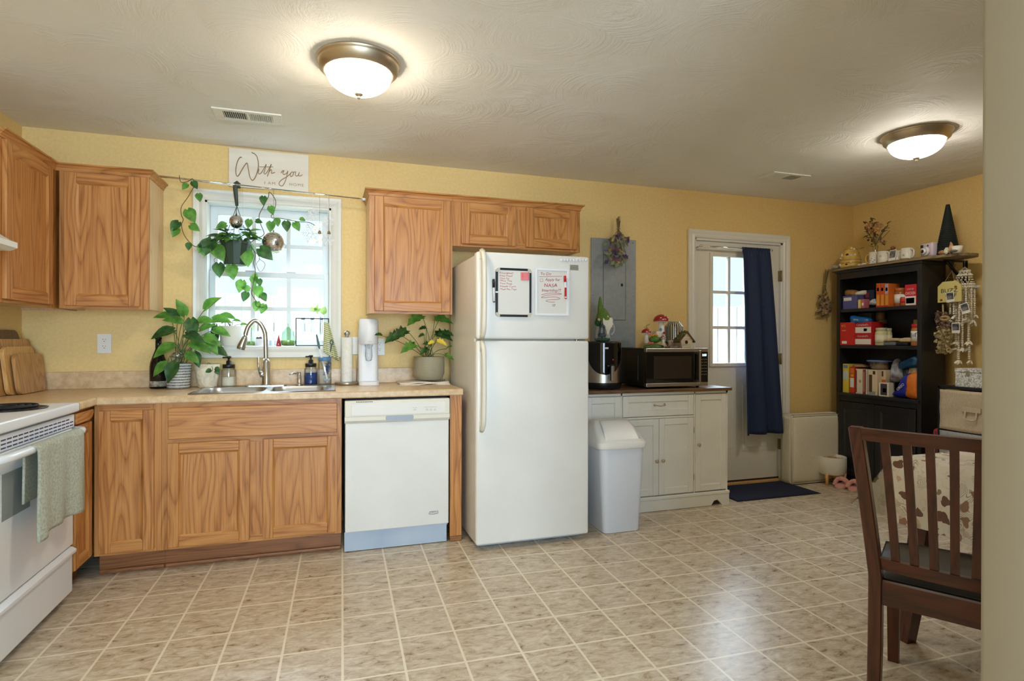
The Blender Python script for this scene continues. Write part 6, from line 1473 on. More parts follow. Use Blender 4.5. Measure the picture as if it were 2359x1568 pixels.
def jar(label, px0, py0, px1, py1, shelf, body, lidc, X=PX+.02, band=None, name='jar', z0=None, lidh=.16, txt=None, content=None, group=None):
    y0, y1, zb, z1 = pbox(px0, py0, px1, py1, shelf, X); zb = z0 if z0 is not None else zb
    if z0 is not None: z1 = max(at(px0, py0, X=X).z, at(px1, py0, X=X).z)
    r = abs(y0-y1)/2; p = Vector((X+r, (y0+y1)/2, zb)); h = z1-zb
    t = thing(name, label, 'jar', p, 0, group); hb = h*(1-lidh)
    mb = MB(); mb.lathe([(r*.92, 0), (r, h*.03), (r, hb*.86), (r*.82, hb)]+[(0, hb)], p, 24); mb.build('body', body, t)
    mb = MB(); mb.lathe([(r*.88, hb), (r*.9, hb+.001), (r*.9, h-.002), (r*.85, h), (0, h)], p, 24); mb.build('lid', lidc, t)
    if band: mb = MB(); mb.lathe([(r*1.01, hb*band[0]), (r*1.01, hb*band[1])], p, 24); mb.build('label', band[2], t)
    for s_, fz, hh, col, ww in (txt or ()):
        q = text_mb(s_, (p.x-r*1.03, p.y+ww/2, p.z+hb*fz), (0, -1, 0), (0, 0, 1), hh, .0005, 0, 1, .03, ww)
        for v in q.bm.verts: dy = (v.co.y-p.y)/r; v.co.x = p.x-r*1.025*math.sqrt(max(0, 1-min(1, dy*dy)))
        q.build('lettering', col, t)
    return t
def bag(label, pts, shelf, m, X0=PX+.01, depth=.10, name='food_bag', cat='food bag', z0=None, seed=0, extra=None, group=None):
    """crinkled pouch: outline in pixels on the plane X0, pillowed to a real depth"""
    P = [at(px, py, X=X0) for px, py in pts]; zmin = min(p.z for p in P); zb = (sz[shelf]+.001 if z0 is None else z0)
    cy = sum(p.y for p in P)/len(P); cz = sum(p.z for p in P)/len(P); sh = zb-zmin
    loc = (X0+depth/2, cy, zb); t = thing(name, label, cat, loc, 0, group)
    random.seed(seed); n = len(P); S_ = smoothpath(P+[P[0]], 4)[:-1]; k = len(S_); tb = bmesh.new(); rows = []
    for j in range(9):
        a = PI*j/8; ring = []
        sc_ = math.sin(a)**.55
        for i, p in enumerate(S_):
            wob = 1+.05*math.sin(i*1.9+j*2.3+seed)
            ring.append(tb.verts.new((X0+depth/2-depth/2*math.cos(a)*(1+.06*math.sin(i*2.7+seed)), cy+(p.y-cy)*sc_*wob if 0 < j < 8 else cy+(p.y-cy)*.3, max(zb, (cz+(p.z-cz)*sc_ if 0 < j < 8 else cz+(p.z-cz)*.3)+sh*0))))
        rows.append(ring)
    for A, B in zip(rows, rows[1:]):
        for i in range(k): tb.faces.new((A[i], A[(i+1) % k], B[(i+1) % k], B[i]))
    tb.faces.new(rows[0]); tb.faces.new(rows[-1]); bmesh.ops.recalc_face_normals(tb, faces=tb.faces[:])
    mb = MB(); mb._fin(tb, True); mb.build('pouch', m, t)
    for s_, px, py, hh, col, ang in (extra or ()):
        o = at(px, py, X=X0-.012); text_mb(s_, o, (0, -math.cos(ang), math.sin(ang)), (0, math.sin(ang), math.cos(ang)), hh, .0006, 0, 1, .02).build('lettering', col, t)
    return t
RED = (196, 34, 36); WHT = (232, 228, 220); ORG = (222, 118, 40)
whitei = mat('white_print', c(236, 234, 228), .5)
# top shelf
carton('purple-blue carton at the left end of the top pantry shelf', 1941, 682, 1975, 706, 0, (92, 92, 150), .16, bands=[(.62, .86, .08, .62, WHT)])
carton('small yellow and white box beside the purple carton', 1976, 690, 1983, 706, 0, (220, 196, 96), .06, X=PX-.012, bands=[(.2, .8, .35, .65, WHT)])
carton('little pink and purple packet right of the yellow and white box', 1984, 689, 1991, 705, 0, (196, 110, 128), .06, X=PX-.012, bands=[(.3, .6, .2, .8, WHT)])
zt_ = pbox(1941, 682, 1975, 706, 0)[3]
bag('brown paper packet lying on top of the purple carton', [(1941, 681), (1942, 668), (1962, 668), (1966, 681)], 0, noisy('kraft', c(150, 104, 62), c(172, 124, 78), 40, .8), depth=.1, z0=zt_, seed=1)
bag('white crumpled bag on top of the purple carton', [(1962, 681), (1968, 672), (1986, 668), (1987, 677), (1976, 681)], 0, mat('white_film', c(226, 222, 210), .35), depth=.09, X0=PX+.03, z0=zt_, seed=2)
carton('dark blue packet with a red mark behind the white bag on the top shelf', 1990, 669, 2014, 704, 0, (34, 38, 70), .10, X=PX+.07, bands=[(.6, .85, .15, .5, (150, 40, 60))])
bag('white and blue plastic bag of food in the middle of the top shelf', [(1997, 702), (1999, 692), (2010, 687), (2022, 692), (2027, 701), (2015, 703)], 0, noisy('white_blue_film', c(232, 232, 228), c(150, 164, 190), 40, .3), depth=.09, seed=3)
for k, (a, b, l_, top) in enumerate(((2018, 2027, 'orange pasta box, leftmost of three tall boxes on the top shelf', ORG), (2028, 2037, 'orange pasta box, middle of three tall boxes on the top shelf', ORG), (2038, 2047, 'orange box with a lilac upper part, rightmost of three tall boxes', (190, 170, 200)))):
    carton(l_, a, 653, b, 703, 0, ORG, .12, bands=[(.55, .97, .05, .95, (206, 84, 44) if k < 2 else top), (.68, .82, .2, .8, WHT), (.08, .5, .15, .85, (230, 156, 60)), (0, .06, 0, 1, RED)], group='three tall pasta boxes')
jar('glass jar of nuts with a white label and orange lid on the top shelf', 2054, 664, 2076, 701, 0, mat('nut_jar', c(176, 104, 52), .2), mat('orange_lid', c(186, 104, 54), .4), band=(.22, .78, whitei), X=PX+.03)
jar('short spice jar in front, next to the red and white box', 2069, 681, 2084, 701, 0, mat('spice_jar', c(186, 92, 50), .2), whitei, band=(.35, .85, mat('red_label', c(190, 50, 44), .5)), X=PX-.015)
carton('red and white food box at the right end of the top shelf', 2084, 656, 2111, 700, 0, (204, 40, 52), .10, bands=[(.02, .44, .02, .98, WHT), (.1, .36, .12, .85, (150, 160, 190))], txt=[('CHICKEN', .52, .08, .022, WHT, .84), ('STOVE TOP', .74, .2, .012, WHT, .6)])
# middle shelf
carton('bright red box at the left end of the middle shelf', 1932, 743, 1967, 797, 1, (204, 36, 30), .14, X=PX-.028, bands=[(.06, .18, .22, .55, WHT)], txt=[('RITZ', .80, .2, .02, (226, 190, 70), .28), ('SNACK', .62, .24, .010, WHT, .26)])
t = carton('red and white shrink-wrapped pack of soup cans on the middle shelf', 1968, 742, 2008, 797, 1, (190, 36, 40), .13, X=PX-.01, bands=[(.04, .27, .03, .97, WHT), (.53, .78, .03, .97, WHT), (.60, .72, .55, .75, RED)], txt=[("Campbell's", .84, .12, .016, WHT, .7), ("Campbell's", .36, .2, .014, WHT, .6)], name='soup_can_pack', cat='can pack')
zt_ = pbox(1968, 742, 2008, 797, 1)[3]
bag('blue bag of snacks lying on the red box and the can pack', [(1954, 750), (1952, 727), (1975, 729), (1994, 732), (1996, 742), (1972, 744), (1966, 752)], 1, mat('bright_blue_film', c(28, 108, 178), .3), X0=PX-.02, depth=.10, z0=pbox(1932, 743, 1967, 797, 1)[3]-.012, seed=4, extra=[('party', 1966, 737, .016, whitei, -.1)])
jar('cream sauce jar with a red mark, left of two on the middle shelf', 2009, 755, 2033, 797, 1, mat('cream_sauce', c(214, 206, 160), .25), mat('pale_lid', c(190, 192, 160), .3), band=(.15, .72, mat('cream_label', c(230, 224, 196), .5)), group='two cream sauce jars', X=PX-.01)
jar('cream sauce jar half hidden behind the left one on the middle shelf', 2028, 756, 2046, 797, 1, mat('cream_sauce'), mat('pale_lid'), band=(.15, .72, mat('cream_label')), group='two cream sauce jars', X=PX+.04)
jar('jar of dark spread standing behind the cream jars', 2012, 737, 2034, 797, 1, mat('dark_spread', c(92, 52, 34), .2), mat('brass_lid', c(150, 126, 96), .4, .4), X=PX+.14)
jar('small brown jar stacked on the dark spread jar', 2013, 716, 2030, 735, 1, mat('tan_jar', c(150, 116, 84), .3), mat('dark_lid', c(60, 50, 46), .4), X=PX+.15, z0=pbox(2012, 737, 2034, 797, 1, PX+.14)[3]+.0005)
carton('tall clear grey container behind the cans on the middle shelf', 1976, 722, 2008, 797, 1, (96, 92, 96), .08, X=PX+.15, bands=[(.74, .78, .05, .95, (180, 178, 176))], name='storage_container', cat='container')
mb = MB(); a, b = at(2026, 796, X=PX+.01), at(2062, 786, X=PX+.01); mb.box(PX+.01, b.y, sz[1]+.001, PX+.12, a.y, sz[1]+.03, .008, 3)
single(mb, 'plastic_tray', mat('clear_tray', c(120, 128, 134), .2), (PX+.06, (a.y+b.y)/2, sz[1]+.001), 'low grey plastic tray under the bread, middle shelf', 'tray')
bag('flat round bread in a bag on the tray, left of two', [(2026, 786), (2034, 780), (2048, 778), (2062, 780), (2064, 785), (2044, 788)], 1, noisy('flatbread', c(196, 168, 128), c(222, 200, 160), 40, .7), X0=PX, depth=.14, z0=sz[1]+.031, seed=5)
mb = MB(); a, b = at(2063, 797, X=PX), at(2091, 790, X=PX); mb.box(PX, b.y+.001, sz[1]+.001, PX+.12, a.y-.001, sz[1]+.026, .006, 3)
single(mb, 'black_tray', black, (PX+.06, (a.y+b.y)/2, sz[1]+.001), 'low black tray under the right-hand bread, middle shelf', 'tray')
bag('flat round bread on the black tray, right of two', [(2062, 787), (2068, 779), (2080, 777), (2091, 780), (2090, 788), (2074, 789)], 1, mat('flatbread'), X0=PX, depth=.13, z0=sz[1]+.027, seed=6)
jar('peanut butter jar with a red lid at the right end of the middle shelf', 2092, 746, 2116, 797, 1, mat('peanut_butter', c(176, 116, 66), .25), mat('red_lid', c(196, 28, 36), .35), band=(.26, .80, whitei), X=PX-.02, txt=[('Jif', .48, .034, mat('jif_blue', c(28, 52, 140), .4), .05)])
jar('jar with a mustard yellow lid behind the peanut butter', 2099, 736, 2114, 797, 1, mat('mustard_jar', c(150, 128, 60), .3), mat('olive_lid', c(150, 134, 60), .4), X=PX+.12)
# bottom shelf
for l_, a, y0, b, col, bands in (('yellow cereal box at the left end of the bottom open shelf', 1941, 838, 1955, (226, 200, 70), [(.45, .75, .1, .9, (206, 214, 220)), (.85, .96, .15, .85, (120, 150, 190))]),
        ('red and orange box between the yellow box and the white ones', 1957, 845, 1969, (206, 54, 34), [(.75, .95, .1, .9, ORG), (.22, .58, .12, .88, WHT), (.62, .72, .2, .8, (230, 170, 60))]),
        ('white box with a brown side strip, bottom open shelf', 1971, 850, 1987, (226, 214, 190), [(.05, .95, .04, .2, (96, 80, 60)), (.45, .56, .5, .8, (190, 150, 80))]),
        ('thin brown and red package beside the white box', 1988, 851, 1993, (150, 60, 50), [(.1, .9, .3, .7, (200, 160, 130))]),
        ('thin white and red package left of the cream box', 1994, 851, 1998, (226, 220, 212), [(.1, .95, .7, .98, (170, 40, 48))]),
        ('cream box with a dark figure on its front, bottom open shelf', 2000, 852, 2021, (226, 206, 174), [(.12, .8, .08, .45, (92, 66, 44)), (.82, .95, .5, .8, (60, 44, 40)), (.02, .14, .1, .8, (150, 160, 170))])):
    carton(l_, a, y0, b, 906, 2, col, .15, bands=bands)
carton('cream box with an orange band right of the figure box', 2022, 852, 2041, 906, 2, (222, 196, 164), .10, X=PX+.05, bands=[(.5, .62, .02, .98, (220, 110, 60)), (.74, .95, .3, .7, (70, 60, 60))])
carton('small white box with a dark picture, bottom open shelf, front', 2024, 882, 2048, 910, 2, (230, 222, 206), .05, X=PX-.018, bands=[(.1, .92, .18, .82, (70, 60, 70)), (.3, .6, .4, .75, (190, 180, 180))])
zt_ = pbox(1971, 850, 1987, 906, 2)[3]+.002
bag('brown bag of bread lying on top of the boxes, bottom open shelf', [(1957, 849), (1958, 841), (1972, 838), (1986, 843), (1988, 849), (1972, 851)], 2, noisy('bread_bag', c(150, 112, 72), c(190, 160, 120), 40, .4), X0=PX+.02, depth=.11, z0=pbox(1957, 845, 1969, 906, 2)[3]+.002, seed=7)
t = thing('food_container', 'clear food container with a blue lid on top of the cream box', 'container', (PX+.09, at(2011, 850, X=PX).y, zt_))
a, b = at(1988, 850, X=PX+.02), at(2036, 832, X=PX+.02); cyy = (a.y+b.y)/2; wy = a.y-b.y; zc0 = pbox(2000, 852, 2021, 906, 2)[3]+.001
mb = MB(); cx_ = PX+.09; old = mb; mb.lathe([(.052, 0), (.06, .004), (.078, .062), (.08, .066), (.076, .066), (.056, .008)], (cx_, cyy, zc0), 28, sy=wy/2/.08); mb.build('bowl', glass, t)
mb = MB(); mb.lathe([(0, .004), (.054, .006), (.066, .04), (0, .046)], (cx_, cyy, zc0), 24, sy=wy/2/.08); mb.build('contents', noisy('oats', c(190, 160, 116), c(220, 196, 150), 80, .8), t)
mb = MB(); mb.lathe([(.083, .064), (.084, .072), (.078, .076), (0, .075)], (cx_, cyy, zc0), 28, sy=wy/2/.08); mb.build('lid', mat('blue_lid', c(92, 128, 190), .4), t)
bag('white and red bag standing left of the blue bags', [(2045, 878), (2046, 856), (2052, 832), (2062, 826), (2070, 850), (2074, 872), (2060, 880)], 2, noisy('white_brown_film', c(190, 206, 220), c(110, 60, 54), 14, .3), X0=PX+.07, depth=.08, seed=8)
bag('large metallic blue bag lying across the top of the right side', [(2062, 850), (2064, 834), (2088, 822), (2112, 815), (2113, 842), (2084, 850)], 2, mat('teal_foil', c(40, 92, 140), .22, .5), X0=PX+.05, depth=.12, seed=9, z0=sz[2]+.10)
bag('dark grey packet between the blue bags, bottom open shelf', [(2074, 880), (2076, 850), (2090, 846), (2094, 866), (2088, 884)], 2, mat('grey_foil', c(74, 78, 84), .3, .4), X0=PX+.10, depth=.06, seed=10)
bag('royal blue cookie bag leaning behind the orange bag', [(2048, 910), (2060, 898), (2074, 868), (2092, 860), (2096, 890), (2088, 914), (2064, 915)], 2, mat('royal_blue_film', c(34, 46, 160), .25), X0=PX, depth=.09, seed=11, extra=[('OREO', 2068, 900, .02, whitei, .75)])
bag('orange bag of snacks at the right end of the bottom open shelf', [(2080, 914), (2083, 890), (2086, 862), (2110, 860), (2112, 890), (2112, 918), (2096, 920)], 2, noisy('orange_film', c(222, 112, 30), c(232, 134, 50), 12, .25), X0=PX-.02, depth=.09, seed=12)
bag('tan and white bag behind the orange one, its top showing', [(2088, 866), (2092, 846), (2104, 841), (2111, 850), (2111, 868)], 2, noisy('tan_film', c(206, 170, 130), c(228, 206, 180), 20, .4), X0=PX+.09, depth=.06, seed=13)
# ---------------------------------------------------------------- oval plank shelf on top, with its ornaments
KZ0 = btop+.002; KZ = KZ0+.020
KY0, KY1 = -1.165, at(1906, 620, X=5.86).y
KY1 = min(KY1, -.03)
t = thing('plank_shelf', 'rustic oval plank shelf lying across the bookcase top, carrying ornaments', 'shelf', (5.98, (KY0+KY1)/2, KZ0))
mb = MB(); yc = (KY0+KY1)/2; L2 = (KY1-KY0)/2; pts = []
for k in range(64):
    a = 2*PI*k/64; yy = yc+L2*math.copysign(abs(math.cos(a))**.55, math.cos(a)); xx = 5.975+.155*math.copysign(abs(math.sin(a))**.6, math.sin(a)); pts.append((xx, yy))
mb.prism(pts, (0, 0, KZ0), (1, 0, 0), (0, 1, 0), .020); mb.build('plank', driftwood, t)
p0 = at(2180, 606, Y=-1.05); kx = 6.0; ky = at(2181, 620, X=kx).y
mb = MB(); mb.box(kx-.02, ky-.012, KZ0-.012, XW-.002, ky+.012, KZ0-.001); mb.tube([(kx, ky, KZ0-.012), (XW-.01, ky, KZ0-.17)], .011, 8); mb.box(XW-.012, ky-.014, KZ0-.20, XW-.001, ky+.014, KZ0); mb.build('bracket', ironb, t)
def kp(px, X): q = at(px, 600, X=X); return Vector((X, q.y, KZ+.0005))
def kz(px, py, p): return hz(px, py, p)
KX = 5.90
# shell, beehive, lumps
p = kp(1921, KX); p.y = min(p.y, KY1-.05)
mb = MB(); mb.ball(p+Vector((0, 0, .022)), .036, 3, (.9, 1.35, .6)); mb.ball(p+Vector((.0, .05, .012)), .018, 2, (1, 1, .55)); mb.tube([p+Vector((0, -.03, .03)), p+Vector((.0, -.062, .042))], [.022, .014], 10)
single(mb, 'grey_seashell', noisy('shell_grey', c(150, 142, 132), c(206, 200, 190), 20, .6), p, 'grey and white seashell at the left end of the plank', 'seashell')
p = kp(1960, KX); H_ = kz(1960, 565, p)-p.z; r = wd(1939, 1982, p)/2
t = thing('beehive_ornament', 'yellow ceramic beehive with white flowers on the plank shelf', 'ornament', p)
mb = MB(); prof = []
for k in range(7):
    f0, f1 = k/7, (k+1)/7
    for f in (f0+.01, (f0+f1)/2, f1-.01):
        rr = r*(1-.96*f**2.6)**.62*(.96 if f != (f0+f1)/2 else 1.04); prof.append((rr, H_*f))
mb.lathe([(0, 0.0)]+prof+[(0, H_)], p, 28); mb.build('hive', noisy('hive_yellow', c(196, 158, 70), c(222, 186, 98), 26, .5), t)
mb = MB(); d_ = Vector((-.95, -.3, 0)).normalized()
for f in (.2, .34, .5, .64, .8): rr = r*(1-.96*f**2.6)**.62; mb.tube([p+Vector((rr*1.0*math.cos(a), rr*1.0*math.sin(a), H_*f)) for a in [2*PI*k/28 for k in range(28)]], .0022, 5, closed=True)
mb.ball(p+d_*r*.80+Vector((0, 0, H_*.55)), .0125, 2); mb.ball(p+d_*r*1.0+Vector((0, 0, H_*.12)), .008, 2); mb.build('coils_and_holes', mat('hive_brown', c(70, 50, 28), .7), t)
mb = MB(); random.seed(17)
for q in range(12):
    f = random.uniform(.1, .9); a = random.choice((PI+.9, PI-.8))+random.uniform(-.45, .45); rr = r*(1-.96*f**2.6)**.62; mb.ball(p+Vector((rr*math.cos(a), rr*math.sin(a), H_*f)), .0105, 1)
mb.build('blossoms', mat('blossom_white', c(236, 228, 206), .6), t)
p = kp(1989, KX-.01); mb = MB(); random.seed(19)
for q in range(8): mb.ball(p+Vector((random.uniform(-.02, .02), random.uniform(-.035, .035), .010)), .013, 1)
single(mb, 'white_coral', mat('coral_white', c(224, 220, 206), .8), p, 'small lump of white coral right of the beehive', 'ornament')
def mug(label, px0, px1, pyt, X, handle, hm, pat=None, hs=1):
    p = kp((px0+px1)/2, X); r = wd(px0, px1, p)/2; h = kz((px0+px1)/2, pyt, p)-p.z
    t = thing('mug', label, 'mug', p, 0, 'white mugs on the plank shelf')
    mb = MB(); mb.lathe([(0, .002), (r*.92, .0), (r, .006), (r, h), (r*.93, h), (r*.9, .01), (0, .009)], p, 30); mb.build('cup', mat('mug_white', c(232, 228, 216), .25), t)
    d_ = Vector((-.25, handle, 0)).normalized(); mb = MB(); mb.tube(smoothpath([p+d_*r*.97+Vector((0, 0, h*.85)), p+d_*(r+.022)+Vector((0, 0, h*.8)), p+d_*(r+.028)+Vector((0, 0, h*.5)), p+d_*(r+.018)+Vector((0, 0, h*.22)), p+d_*r*.97+Vector((0, 0, h*.16))], 4), .006, 8); mb.build('handle', hm, t)
    return t, p, r, h
goldh = mat('mustard_handle', c(222, 168, 60), .3); mugw = mat('mug_white', c(232, 228, 216), .25)
def wraptext(s_, p, r, z, hh, ww, m, par, a0=-1.9):
    q = text_mb(s_, (0, 0, 0), (1, 0, 0), (0, 0, 1), hh, 0, 0, 1, .02, ww)
    for v in q.bm.verts: th = a0-PI*.5+PI*.0+(v.co.x-ww/2)/r; z2 = v.co.z; v.co = Vector((p.x+r*1.012*math.cos(th), p.y+r*1.012*math.sin(th), p.z+z+z2))
    q.build('print', m, par)
t, p, r, h = mug('tall white mug with a mustard yellow handle beside the beehive', 2003, 2021, 581, KX, 1, goldh)
mb = MB()
for q in range(5): a = PI+.3*(q-2)+.3; mb.ball(p+Vector((r*math.cos(a), r*math.sin(a), h*(.2+.14*(q % 3)))), .005, 1)
mb.build('print', greyink, t)
t, p, r, h = mug('white mug with a dark letter W, left of the small photo', 2023, 2046, 579, KX-.01, -1, mugw)
wraptext('W', p, r, h*.45, .022, .022, mat('blackish_print', c(50, 56, 66), .4), t, a0=R(-150)+PI/2-.35)
mug('white cup half hidden behind the small photo on the plank', 2056, 2076, 578, KX+.07, -1, mugw)
t, p, r, h = mug('wide white mug with handle toward the right, middle of the plank', 2077, 2102, 572, KX, -1, mugw)
wraptext('it', p, r, h*.3, .022, .018, mat('blackish_print'), t, a0=R(-150)+PI/2-.45)
mb = MB()
for q in range(16): a = PI+.9-.11*q; mb.ball(p+Vector((r*math.cos(a), r*math.sin(a), .006+.003*(q % 2))), .005, 1)
mb.build('leaf_border', mat('olive_print', c(150, 150, 96), .6), t)
# dried flowers in a glass vase
p = kp(2016, KX+.08); vt = kz(2016, 566, p); r = wd(2010, 2024, p)/2
t = thing('flower_vase', 'glass vase of dried roses and leaves standing behind the mugs', 'vase', p)
mb = MB(); mb.lathe([(r*.8, 0), (r, .01), (r, (vt-p.z)*.6), (r*.7, (vt-p.z)*.8), (r*.9, vt-p.z)], p, 20); mb.build('vase', glass, t)
zt1 = kz(2020, 508, p); cen = Vector((p.x-.01, at(2022, 530, X=p.x).y, kz(2022, 530, p)))
random.seed(41); sm = MB(); fm = MB(); lm = MB(); bmm = MB()
for k in range(16):
    e = cen+Vector((random.uniform(-.05, .05), random.uniform(-.085, .085), random.uniform(-.05, .05))); sm.tube([p+Vector((0, 0, .02)), Vector((p.x, p.y, vt)), e], .002, 5)
for k in range(13):
    e = cen+Vector((random.uniform(-.06, .0), random.uniform(-.07, .06), random.uniform(-.03, .05)))
    for j in range(10): d_ = Vector((random.gauss(0, 1), random.gauss(0, 1), random.gauss(0, 1))).normalized(); fm.leaf(e, d_, d_.orthogonal(), .026, .024, .5)
for k in range(46):
    a = random.uniform(0, 2*PI); e = cen+Vector((random.uniform(-.05, .05), random.uniform(-.10, .10), random.uniform(-.14, .07))); lm.leaf(e, (random.uniform(-1, .3), random.uniform(-1, 1), random.uniform(-.2, 1)), (0, 0, 1), .045, .02, .3, 'lance')
sm.build('stems', mat('dry_stem'), t); fm.build('roses', noisy('dry_rose', c(186, 132, 82), c(214, 174, 116), 60, .85), t); lm.build('leaves', noisy('dry_leaf', c(84, 70, 48), c(120, 104, 72), 60, .85), t)
p = kp(2040, KX+.08); mb = MB(); zz = kz(2040, 574, p)-.010; mb.box(p.x-.03, p.y-.075, p.z, p.x+.03, p.y+.06, zz, .012, 3)
mb.ball((p.x-.02, p.y-.08, zz+.006), .018, 2); single(mb, 'wooden_box', mat('russet_wood', c(136, 84, 54), .6), p, 'russet wooden box showing just above the mugs, behind them', 'box')
# instant photos: a white-bordered print with a picture panel
photo_pic = noisy('photo_picture', c(48, 52, 70), c(170, 164, 156), 26, .3, detail=4)
def polaroid(label, cen, w, h, u, v, grp):
    u, v = Vector(u).normalized(), Vector(v).normalized(); n = u.cross(v); cen = Vector(cen)
    t = thing('instant_photo', label, 'photo', cen-v*h/2, 0, grp)
    mb = MB(); mb.prism([(-w/2, -h/2), (w/2, -h/2), (w/2, h/2), (-w/2, h/2)], cen, u, v, .0012); mb.build('paper', whitei, t)
    mb = MB(); mb.prism([(-w*.42, -h*.24), (w*.42, -h*.24), (w*.42, h*.43), (-w*.42, h*.43)], cen+n*.0012, u, v, .0004); mb.build('picture', photo_pic, t)
p = kp(2056, KX-.045); polaroid('small instant photo leaning against the mugs on the plank', p+Vector((0, 0, .047)), .056, .088, (.0, -1, .05), (.25, .05, 1), 'instant photos')
# camera
p = kp(2140, KX+.0); w = .118
t = thing('instant_camera', 'pastel lilac instant camera on the plank in front of the dark cone', 'camera', p)
h = kz(2140, 560, p)-p.z; u = Vector((-.25, -.97, 0)).normalized(); f_ = Vector((-.97, .25, 0)); az_ = math.atan2(u.y, u.x)
lil = mat('lilac_plastic', c(206, 192, 208), .35)
mb = MB(); mb.obox(p+Vector((0, 0, h/2)), (w, .05, h), (0, 0, az_), .016, 4, True); mb.build('body', lil, t)
mb = MB(); o = p+f_*.026-Vector((0, 0, -h*.40))+u*.006
mb.tube([o, o+f_*.012, o+f_*.016], [.036, .034, .026], 24); mb.tube([o+f_*.016, o+f_*.030], [.024, .022], 20); mb.build('lens_barrel', mat('pearl_ring', c(222, 216, 220), .25), t)
mb = MB(); mb.tube([o+f_*.030, o+f_*.0305], [.013, .012], 16); mb.build('lens', black, t)
mb = MB(); mb.obox(p+f_*.026+Vector((0, 0, h*.80))-u*.036, (.026, .004, .022), (0, 0, az_), .003); mb.obox(p+f_*.026+Vector((0, 0, h*.80))+u*.02, (.010, .004, .012), (0, 0, az_), .003); mb.build('flash_and_finder', mat('smoke_lens', c(40, 42, 48), .1), t)
# dark cone tree
p = kp(2183, 5.96); tz = kz(2180, 471, p); r = wd(2156, 2204, p)/2
mb = MB(); prof = []
n = 24; Hc = tz-p.z
for k in range(n): f = k/n; rr = r*(1-f)+.011*f; prof += [(rr*1.04, Hc*f), (rr*.94, Hc*(f+.7/n))]
mb.lathe([(0, 0)]+prof+[(.011, Hc), (0, Hc)], p, 30, smooth=False)
single(mb, 'cone_tree', mat('black_green_paper', c(9, 21, 19), .75), p, 'tall black-green ribbed paper cone tree at the right of the plank', 'ornament')
p = kp(2172, KX-.035); mb = MB(); mb.ball(p+Vector((0, 0, .016)), .020, 2, (1, 1.6, .8)); mb.tube(smoothpath([p+Vector((.02, -.02, .015)), p+Vector((.02, -.045, .045)), p+Vector((.02, -.04, .085))], 4), [.02]*4+[.018, .014, .010, .006, .003], 10)
single(mb, 'conch_shell', noisy('conch_tan', c(150, 104, 70), c(198, 154, 110), 26, .5), p, 'tan conch shell leaning on the dark cone tree', 'seashell')
p = kp(2181, KX-.065); mb = MB()
for k in range(10): a = k*.63; mb.leaf(p+Vector((0, 0, .02)), (math.cos(a)*.4-.3, math.cos(a), math.sin(a)), (-1, 0, 0), .026, .018, .2)
mb.ball(p+Vector((0, 0, .012)), .012, 1); single(mb, 'white_flower_coral', mat('coral_white'), p, 'white flower-like coral in front of the conch shell', 'ornament')
p = kp(2205, KX-.01); p.y = max(p.y, KY0+.045)
t = thing('small_cup', 'plain small white cup at the right end of the plank', 'cup', p); r = .034; h = .05
mb = MB(); mb.lathe([(0, .001), (r*.8, 0), (r, h), (r*.93, h), (r*.75, .008), (0, .007)], p, 26); mb.build('cup', mugw, t)
p = kp(2197, KX-.07); mb = MB(); mb.ball(p+Vector((0, 0, .010)), .018, 2, (1, 1.4, .55)); single(mb, 'grey_pebble', mat('pebble_grey', c(110, 104, 98), .6), p, 'grey pebble in front of the small white cup', 'stone')
# ---------------------------------------------------------------- things hung around the bookcase
def lq(px, py, Y=-.05): return at(px, py, Y=Y)
random.seed(52)
bouquet('dried_bouquet', 'dried flower bunch hung upside down left of the black bookcase', lq(1905, 622), lq(1901, 655), lq(1901, 700), [('pale_leaves', c(150, 132, 96), 'leaf', .05), ('dusty_flowers', c(150, 116, 100), 'f', .024), ('straw_flowers', c(186, 154, 108), 'f', .022), ('brown_leaves', c(112, 90, 62), 'leaf', .05)], 40, .06, .15, 16, outer=(1, .45))
def rq(px, py, X=6.12): return at(px, py, X=X)
random.seed(53)
t = bouquet('dried_bouquet', 'brown dried stalk bunch hanging behind the bracket of the plank shelf', rq(2196, 602), rq(2186, 640), rq(2178, 665), [('brown_heads', c(104, 80, 52), 'f', .022), ('curled_leaves', c(86, 72, 48), 'leaf', .05)], 22, .05, .07, 22, outer=(.5, 1))
# wooden BUZZ OFF sign
sX = 5.965; q = [at(*p, X=sX) for p in ((2160, 697), (2190, 699), (2190, 650), (2172, 649), (2158, 660))]
wy = .165; o = Vector((sX, q[0].y, q[0].z)); hsg = q[3].z-q[0].z
t = thing('hanging_sign', 'pale yellow tag-shaped sign reading BUZZ OFF beside the shell chime', 'sign', (sX, o.y-wy/2, o.z))
mb = MB(); mb.prism([(0, 0), (wy, 0), (wy, hsg*.76), (wy*.78, hsg), (wy*.22, hsg), (0, hsg*.78)], o, (0, -1, 0), (0, 0, 1), -.010); mb.build('board', mat('pale_yellow_board', c(216, 202, 130), .6), t)
q1 = text_mb('BUZZ', o+Vector((-.0006, -.022, hsg*.46)), (0, -1, 0), (0, 0, 1), .03, .0006, 0, 1, .03, .12); q2 = text_mb('OFF', o+Vector((-.0006, -.055, hsg*.22)), (0, -1, 0), (0, 0, 1), .03, .0006, 0, 1, .03, .08)
join_mb(q1, q2).build('lettering', mat('green_black', c(58, 70, 52), .6), t)
mb = MB()
for a, b in ((.028, hsg*.12), (.13, hsg*.72)): mb.ball(o+Vector((-.003, -a, b)), .009, 1, (.4, 1.2, .8))
mb.build('painted_bees', mat('rust_red', c(170, 70, 40), .6), t)
mb = MB(); mb.tube([o+Vector((.004, -wy*.3, hsg)), o+Vector((.03, -wy/2, hsg+.08)), o+Vector((.004, -wy*.7, hsg))], .0015, 5); mb.build('string', mat('twine'), t)
